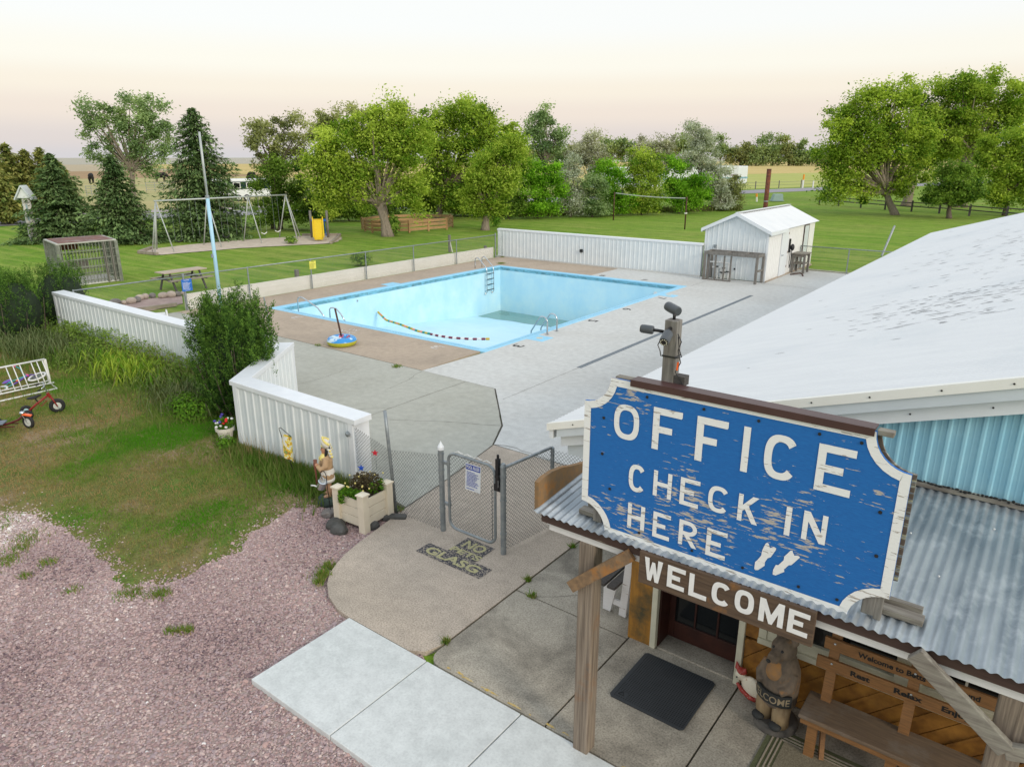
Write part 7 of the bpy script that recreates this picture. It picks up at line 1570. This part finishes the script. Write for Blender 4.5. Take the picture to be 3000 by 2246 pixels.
tree('yellow_green_tree', 'spreading green tree with split trunk before the round pen', (1131, 690), [(1000, 420, 72, 60), (1080, 380, 75, 62), (1150, 345, 60, 44), (1120, 430, 85, 60), (960, 480, 52, 60), (1030, 510, 60, 52), (1190, 440, 60, 66), (1225, 390, 40, 50), (980, 560, 52, 54), (1060, 560, 44, 44), (1190, 550, 50, 50), (950, 600, 34, 32), (1205, 595, 30, 30), (920, 500, 36, 60)], 'lf_yellow', .15, 26000, .28, 'palebark', 44, fork=.34, cl=.5, limbs=40, stems=[(0, 0), (10, 0)])
tree('brown_top_tree', 'darker tree top showing between the two tall green trees', (1100, 655), [(975, 350, 40, 34), (940, 380, 34, 30), (1180, 330, 30, 28), (1060, 330, 36, 24)], 'lf_olive', .15, 4200, .14, 'bark', 45, fork=.6, cl=.4, limbs=14, back=6)
tree('tall_green_tree', 'tallest green tree right of the split trunk tree', (1281, 640), [(1370, 330, 76, 46), (1300, 370, 60, 50), (1430, 350, 42, 34), (1390, 410, 85, 62), (1290, 450, 62, 60), (1350, 500, 70, 50), (1460, 430, 52, 52), (1270, 530, 45, 45), (1310, 580, 46, 42), (1370, 570, 46, 42), (1490, 400, 40, 44), (1510, 480, 36, 56), (1240, 420, 36, 60)], 'lf_green', .17, 25000, .26, 'bark', 46, fork=.4, cl=.55, limbs=34)
tree('round_green_tree', 'green tree with short thick pale trunk beside the back wall', (1421, 672), [(1440, 500, 60, 56), (1420, 560, 52, 48), (1480, 540, 42, 56), (1400, 600, 42, 32), (1455, 600, 42, 26), (1385, 540, 36, 46), (1490, 470, 46, 46), (1505, 430, 34, 40)], 'lf_yellow', .14, 16000, .30, 'palebark', 47, fork=.32, cl=.42, limbs=26)
tree('poplar_tree', 'upright grey green poplar standing above the hedge', (1590, 622), [(1570, 345, 34, 34), (1605, 335, 30, 28), (1560, 390, 34, 34), (1605, 390, 42, 38), (1640, 395, 24, 36), (1585, 440, 50, 34), (1635, 450, 32, 34), (1570, 490, 40, 40), (1620, 500, 40, 40)], 'lf_poplar', .17, 6000, .15, 'palebark', 48, fork=.55, cl=.42, limbs=26)
for i, (lb, b_, bl, lk, n_) in enumerate((('dark thicket left of the round pen', (1000, 655), [(960, 610, 40, 44), (1005, 600, 46, 44), (1050, 610, 40, 36)], 'lf_dark', 7000), ('dark thicket behind the round pen', (1130, 640), [(1100, 570, 50, 50), (1150, 590, 50, 44), (1090, 610, 46, 30)], 'lf_dark', 7000), ('green thicket right of the round pen', (1240, 636), [(1210, 580, 46, 50), (1255, 590, 46, 44), (1300, 600, 40, 34)], 'lf_green', 7000), ('dark thicket between pen and pale trunk', (1350, 638), [(1330, 590, 40, 46), (1370, 600, 40, 36), (1400, 610, 40, 30)], 'lf_dark', 6500))): tree('thicket', lb, b_, bl, lk, .14, n_, .07, 'bark', 160 + i, 'thickets under the tall trees', 'shrub', cl=.45, fork=.35, limbs=16, back=3)
HG = [('dark green shrub under the round green tree', (1490, 640), [(1480, 570, 40, 55), (1460, 600, 36, 38), (1505, 605, 34, 30)], 'lf_dark', 5000), ('bright green shrub below the poplar', (1575, 638), [(1540, 540, 46, 60), (1600, 520, 46, 58), (1570, 590, 62, 46), (1630, 560, 28, 50), (1545, 490, 30, 26)], 'lf_bright', 9500),
      ('silver leaved shrub left of the hedge middle', (1672, 634), [(1672, 500, 34, 42), (1665, 550, 36, 46), (1690, 590, 40, 42), (1655, 600, 28, 30)], 'lf_silver', 6000), ('pale grey shrub behind the silver one', (1722, 625), [(1705, 455, 40, 40), (1735, 440, 34, 46), (1745, 490, 36, 40), (1735, 400, 24, 18)], 'lf_grey', 4500),
      ('grey green shrub left of the net post', (1735, 634), [(1730, 560, 40, 50), (1750, 600, 38, 30), (1715, 605, 30, 26)], 'lf_poplar', 5000), ('light green shrub behind the left net post', (1795, 630), [(1785, 500, 40, 36), (1800, 550, 46, 46), (1780, 595, 40, 32), (1830, 590, 34, 36)], 'lf_bright', 7500),
      ('dull green shrub in the hedge middle', (1880, 628), [(1865, 480, 46, 40), (1905, 490, 36, 46), (1880, 545, 56, 48), (1870, 595, 50, 30), (1920, 590, 34, 34)], 'lf_green', 9000), ('grey leaved tree behind the hedge middle', (1915, 618), [(1900, 430, 44, 34), (1945, 435, 38, 36), (1870, 455, 36, 28), (1950, 480, 32, 34)], 'lf_grey', 5500),
      ('bright green shrub behind the net', (1990, 624), [(1975, 500, 40, 40), (2010, 540, 50, 46), (1970, 570, 40, 40), (2050, 560, 36, 46), (2000, 595, 50, 24)], 'lf_bright', 9500), ('tall silver tree at the hedge end', (2055, 616), [(2035, 385, 34, 26), (2065, 410, 36, 34), (2050, 450, 50, 40), (2020, 480, 36, 36), (2080, 490, 30, 40), (2055, 520, 44, 30)], 'lf_silver', 8500),
      ('silver shrub at the right end of the hedge', (2110, 616), [(2105, 520, 34, 32), (2100, 560, 36, 40), (2115, 590, 30, 24)], 'lf_silver', 4500), ('dark green shrub ending the hedge on the right', (2145, 614), [(2145, 545, 26, 34), (2150, 585, 26, 30), (2120, 598, 32, 18)], 'lf_olive', 4200)]
for i, (lb, b, bl, lk, n_) in enumerate(HG): tree('hedge_shrub', lb, b, bl, lk, .14, n_, .09, 'bark', 60 + i, 'hedge between lawn and road', 'shrub', cl=.42, fork=.35, limbs=12)
tree('maple_tree', 'big maple with forked trunk on the right lawn', (2622, 628), [(2480, 330, 52, 40), (2560, 310, 60, 42), (2640, 275, 56, 42), (2470, 400, 56, 50), (2550, 390, 66, 52), (2640, 360, 62, 56), (2450, 470, 56, 44), (2530, 470, 60, 46), (2610, 450, 56, 46), (2690, 420, 46, 60), (2460, 540, 46, 40), (2520, 560, 46, 30), (2700, 500, 40, 40), (2640, 530, 44, 34), (2430, 570, 26, 24)], 'lf_green', .19, 26000, .36, 'palebark', 81, fork=.28, cl=.6, limbs=46)
tree('old_tree', 'thick trunked tree behind the forked maple', (2655, 601), [(2700, 300, 50, 44), (2735, 370, 46, 50), (2720, 450, 46, 46)], 'lf_dark', .2, 6000, .5, 'palebark', 82, fork=.35, cl=.6, limbs=14)
tree('cottonwood_tree', 'tallest yellowing tree at the top right', (2800, 606), [(2790, 260, 56, 40), (2850, 250, 60, 46), (2930, 270, 56, 46), (2760, 330, 50, 50), (2840, 330, 70, 56), (2930, 340, 60, 56), (2800, 400, 60, 46), (2880, 420, 60, 46), (2980, 320, 40, 60), (2760, 440, 40, 40)], 'lf_yellow', .2, 24000, .36, 'palebark', 83, fork=.45, cl=.6, limbs=40, stems=[(0, 0), (22, 0)])
tree('small_green_tree', 'small dark green tree before the rail fence', (2780, 638), [(2780, 540, 50, 36), (2800, 575, 52, 26), (2750, 575, 34, 24), (2840, 560, 36, 30), (2790, 500, 40, 26)], 'lf_dark', .16, 9000, .22, 'bark', 84, fork=.4, cl=.45)
tree('right_edge_tree', 'green tree at the right frame edge above the roof', (2942, 630), [(2930, 430, 56, 44), (2990, 420, 46, 50), (2900, 490, 50, 44), (2970, 500, 56, 50), (2930, 560, 56, 36), (3010, 560, 46, 40), (3040, 470, 50, 60)], 'lf_green', .17, 17000, .2, 'bark', 85, fork=.4, cl=.5)
FAR = [(1700, 440, 40, 26), (1790, 428, 34, 30), (1850, 432, 40, 26), (1960, 432, 40, 26), (2010, 425, 40, 30), (2110, 425, 46, 34), (2170, 440, 40, 30), (2215, 440, 40, 44), (2262, 425, 46, 44), (2310, 440, 44, 40), (2345, 450, 34, 36), (2395, 452, 26, 18), (2440, 455, 40, 20), (2700, 455, 60, 22), (1640, 446, 40, 20), (1560, 450, 50, 18), (2850, 455, 80, 20)]
for i, (x, y, rx, ry) in enumerate(FAR):
    tree('distant_tree', 'far tree in the distant grove beyond the fields, number %s from the left' % ('one two three four five six seven eight nine ten eleven twelve thirteen fourteen fifteen sixteen seventeen'.split()[sorted(f[0] for f in FAR).index(x)]), (x, 486), [(x, y, rx, ry * .8), (x - rx * .4, y + ry * .5, rx * .7, ry * .6), (x + rx * .4, y + ry * .55, rx * .7, ry * .55)], 'lf_far' if i % 3 else 'lf_olive', 1.0, 1900, .6, 'bark', 100 + i, 'distant grove beyond the fields', fork=.3, cl=2.6, limbs=5)
# low understorey that reads as one dark mass at the foot of the hedge
P_ = []
for x in np.linspace(1440, 2160, 900):
    p = at(x + rng.normal(0, 6), 632 - (x - 1440) * .028 + rng.normal(0, 2)); P_.append(p + np.array([0, 0, GZ]))
P_ = np.array(P_).repeat(5, 0) + rng.normal(0, .35, (4500, 3)) * np.array([1, 1, 0])
tag(blades('hedge_grass', P_, .55, .05, leafmat('hedge_grass', (.19, .17, .08), (.10, .15, .03), .2), .6), 'long unmown grass along the foot of the hedge', 'grass', kind='stuff')
# yews: many upright plumes of short needles
def yew(label, C0, stems, seed, per=26, rad=.15, core=()):
    r = np.random.default_rng(seed); t = thing('yew_bush', label, 'bush', tuple(C0)); P, D, T = [], [], []; m = MB()
    for (bx, by, tx, ty, h, lo) in stems:
        b0 = C0 + np.array([bx, by, 0]); tip = C0 + np.array([tx, ty, h]); k = int(54 * h / 2)
        for j in range(k):
            s_ = lo + (1 - lo) * (j + r.random()) / k; ce_ = b0 + (tip - b0) * np.array([s_ ** .62, s_ ** .62, s_]); rr_ = rad * (1.35 - 1.25 * s_) * (.55 + .45 * min(1, s_ * 4))
            a = r.uniform(0, 6.283); st = ce_ + np.array([math.cos(a), math.sin(a), 0]) * rr_ * r.random() ** .5 * 1.3
            d = np.array([math.cos(a) * .38 + (tip - b0)[0] * .15, math.sin(a) * .38 + (tip - b0)[1] * .15, 1.0]) + r.normal(0, .12, 3); d /= np.linalg.norm(d); L = r.uniform(.14, .30)
            q = r.random(per); aa = r.uniform(0, 6.283, per); o_ = np.stack([np.cos(aa), np.sin(aa), r.uniform(.5, 1.2, per)], 1)
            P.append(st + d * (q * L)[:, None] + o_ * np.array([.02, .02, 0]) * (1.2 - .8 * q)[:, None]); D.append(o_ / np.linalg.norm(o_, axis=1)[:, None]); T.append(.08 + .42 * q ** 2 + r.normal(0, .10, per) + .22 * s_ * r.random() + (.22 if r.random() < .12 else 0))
        m.tube([tuple(b0), tuple(b0 + (tip - b0) * np.array([.45, .45, .3])), tuple(b0 + (tip - b0) * np.array([.8, .8, .72]))], [.016, .012, .006], 4)
    P, D, T = np.concatenate(P), np.concatenate(D), np.concatenate(T); ok = P[:, 2] > -.03; P, D, T = P[ok], D[ok], T[ok]
    N = len(P); w_ = np.cross(D, r.normal(0, 1, (N, 3))); w_ /= np.linalg.norm(w_, axis=1)[:, None]
    s_ = r.uniform(.026, .046, N)[:, None]; V = np.stack([P - w_ * s_ * .26, P + D * s_, P + w_ * s_ * .26], 1).reshape(-1, 3)
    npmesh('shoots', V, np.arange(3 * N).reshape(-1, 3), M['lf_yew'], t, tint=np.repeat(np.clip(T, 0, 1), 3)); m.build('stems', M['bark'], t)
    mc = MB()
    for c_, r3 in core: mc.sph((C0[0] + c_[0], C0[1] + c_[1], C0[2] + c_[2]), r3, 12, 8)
    if core: blob('dark_core', mc, mat('yew_core_shade', (.02, .038, .016), (.012, .022, .010), 9, rough=.95, bmp=.5), t, .08, 2)  # added solid core blocks see-through, with the inner shade in its dark colour
    return t
r_ = np.random.default_rng(21); st = []
for k in range(135):
    a = r_.uniform(0, 6.283); q = r_.random() ** .5; x, y = math.cos(a) * q * 1.0, math.sin(a) * q * .85
    h = 2.48 - .70 * q ** 2.2 + r_.normal(0, .20) - (.35 if r_.random() < .25 else 0); h = h * (.55 if k % 6 == 0 else 1); st.append((x * .34, y * .34, x * (.8 if k % 6 == 0 else 1), y * (.8 if k % 6 == 0 else 1), h, .03 + .10 * r_.random()))
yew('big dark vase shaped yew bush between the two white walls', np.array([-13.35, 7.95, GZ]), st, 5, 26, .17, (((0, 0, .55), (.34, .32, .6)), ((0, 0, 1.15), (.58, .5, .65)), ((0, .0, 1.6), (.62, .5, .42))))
st = []
for k in range(190):
    q = r_.random(); cx_, cy_ = ((-.2, .3), (-1.4, -.2), (-2.7, -.7), (.55, .75), (-.6, 2.3))[k % 5]; x, y = cx_ + r_.normal(0, .42), cy_ + r_.normal(0, .36)
    if y > 1.35 and x > .45: y = 1.2
    st.append((x * .85 - .1, y * .9, x, y, max(.7, 1.86 + r_.normal(0, .13) - .35 * abs(x - cx_)), .02))
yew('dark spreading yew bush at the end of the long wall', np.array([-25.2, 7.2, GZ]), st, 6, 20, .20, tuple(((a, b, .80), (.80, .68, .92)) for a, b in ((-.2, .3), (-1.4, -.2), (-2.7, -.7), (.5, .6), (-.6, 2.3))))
# leafy weeds spilling over the lawn along the long wall
N = 9000; P_ = np.stack([rng.uniform(-24.2, -13.9, N), np.zeros(N), np.zeros(N)], 1); f_ = fbm(P_, 1.6, 12)
dd_ = rng.exponential(.42, N) * (1 + .5 * f_); P_[:, 1] = 8.8 - np.abs(dd_); P_[:, 2] = GZ + rng.random(N) * np.clip(.55 - .22 * dd_ + .25 * f_, .05, .8)
P_ = P_[(P_[:, 1] > 6.5)]; kk = np.random.default_rng(3).random(len(P_))
tag(foliage('leafy_weeds', P_, .042, M['leafy'] if 'leafy' in M else leafmat('leafy_weed', (.10, .20, .03), (.34, .46, .10), .35), None, .35 + .35 * kk + .3 * fbm(P_, 2.4, 7), 9, up=.5, asp=.42), 'bright leafy weeds spilling over the lawn before the long wall', 'weeds', kind='stuff')
# arching leafy clumps
def arch(name, label, C0, n, h, sp, w_, mt, seed, group=None, rx=1.0, ry=.35):
    r = np.random.default_rng(seed); V, F, T = [], [], []; C0 = np.array(C0)
    for i in range(n):
        b = C0 + np.array([r.normal(0, .45) * rx, r.normal(0, .45) * ry, 0]); a = r.uniform(0, 6.283); d = np.array([math.cos(a), math.sin(a), 0]); side = np.cross(d, ZV); L = sp * r.uniform(.5, 1.1); hh = h * r.uniform(.6, 1.1); ww = w_ * r.uniform(.7, 1.2); k0 = len(V); t_ = r.random()
        for s_ in (0, .3, .55, .8, 1.0):
            p = b + d * L * s_ + ZV * (hh * (1 - (1 - s_ / .6) ** 2 if s_ < .6 else 1 - 1.6 * (s_ - .6))); wd_ = ww * (1 - s_) ** .5 + .002; V += [p - side * wd_, p + side * wd_]; T += [t_, t_]
        F += [(k0 + 2 * j, k0 + 2 * j + 1, k0 + 2 * j + 3, k0 + 2 * j + 2) for j in range(4)]
    return tag(npmesh(name, V, F, M[mt], tint=T), label, 'plant', group)
M['lily'] = leafmat('lily_leaf', (.11, .26, .02), (.42, .52, .07), .35); M['grey_leaf'] = leafmat('grey_green_weed', (.08, .12, .04), (.19, .22, .10), .25)
arch('daylily_clump', 'bright green clump of arching daylily leaves before the long wall', (-18.3, 7.9, GZ), 520, .46, .48, .014, 'lily', 3, rx=1.5, ry=.6)
arch('daylily_clump', 'darker arching leaf clump left of the bright daylilies', (-20.3, 7.7, GZ), 300, .42, .42, .012, 'weed', 8, rx=1.0, ry=.6)
arch('feathery_weed', 'grey green feathery weeds beside the left yew', (-22.4, 7.4, GZ), 620, .55, .5, .010, 'grey_leaf', 4, rx=2.0, ry=1.0)
arch('feathery_weed', 'pale seed headed weeds leaning at the foot of the big yew', (-14.9, 7.7, GZ), 520, .42, .5, .008, 'grey_leaf', 5, rx=1.3, ry=.7)
arch('feathery_weed', 'dark green leafy weeds beside the big yew trunk', (-16.4, 8.1, GZ), 420, .4, .4, .012, 'weed', 6, rx=1.3, ry=.6)
def shrublet(label, C0, r3, n, lk, size, seed, cat='plant'):
    t = thing('flowering_plant', label, cat, tuple(C0)); foliage('leaves', rball(n, (C0[0], C0[1], C0[2] + r3[2] * .8), r3, seed), size, M[lk], t, rng.random(n), seed); m = MB()
    for k in range(6): a = k * 1.05; m.tube([tuple(C0), (C0[0] + r3[0] * .6 * math.cos(a), C0[1] + r3[1] * .6 * math.sin(a), C0[2] + r3[2])], .006, 4)
    m.build('stems', M['leaf_dull'], t); return t
shrublet('low leafy plant with yellow flowers below the big yew', (-14.1, 7.2, GZ), (.7, .45, .30), 1500, 'leaf_bright', .03, 31)
shrublet('pale yellow leaved plant at the left frame edge below the yew', (-24.3, 6.1, GZ), (.6, .5, .45), 1200, 'lf_yellow', .04, 32)
shrublet('small green plant at the foot of the white pot', (-11.95, 6.72, GZ), (.25, .2, .16), 500, 'leaf_bright', .025, 33)
shrublet('leafy weed at the round tree trunk', tuple(at(1452, 662)), (.5, .4, .5), 500, 'leaf_bright', .08, 34)
shrublet('dark leafy shoots at the base of the split trunk tree', tuple(at(1150, 688)), (.7, .5, .85), 1300, 'lf_dark', .10, 35)
shrublet('low weed tuft on the play sand', tuple(at(853, 712)), (.6, .4, .25), 500, 'lf_dark', .07, 36)
shrublet('low green bush beyond the left fence', tuple(at(1060, 775)), (.7, .6, .4), 900, 'lf_dark', .06, 37)
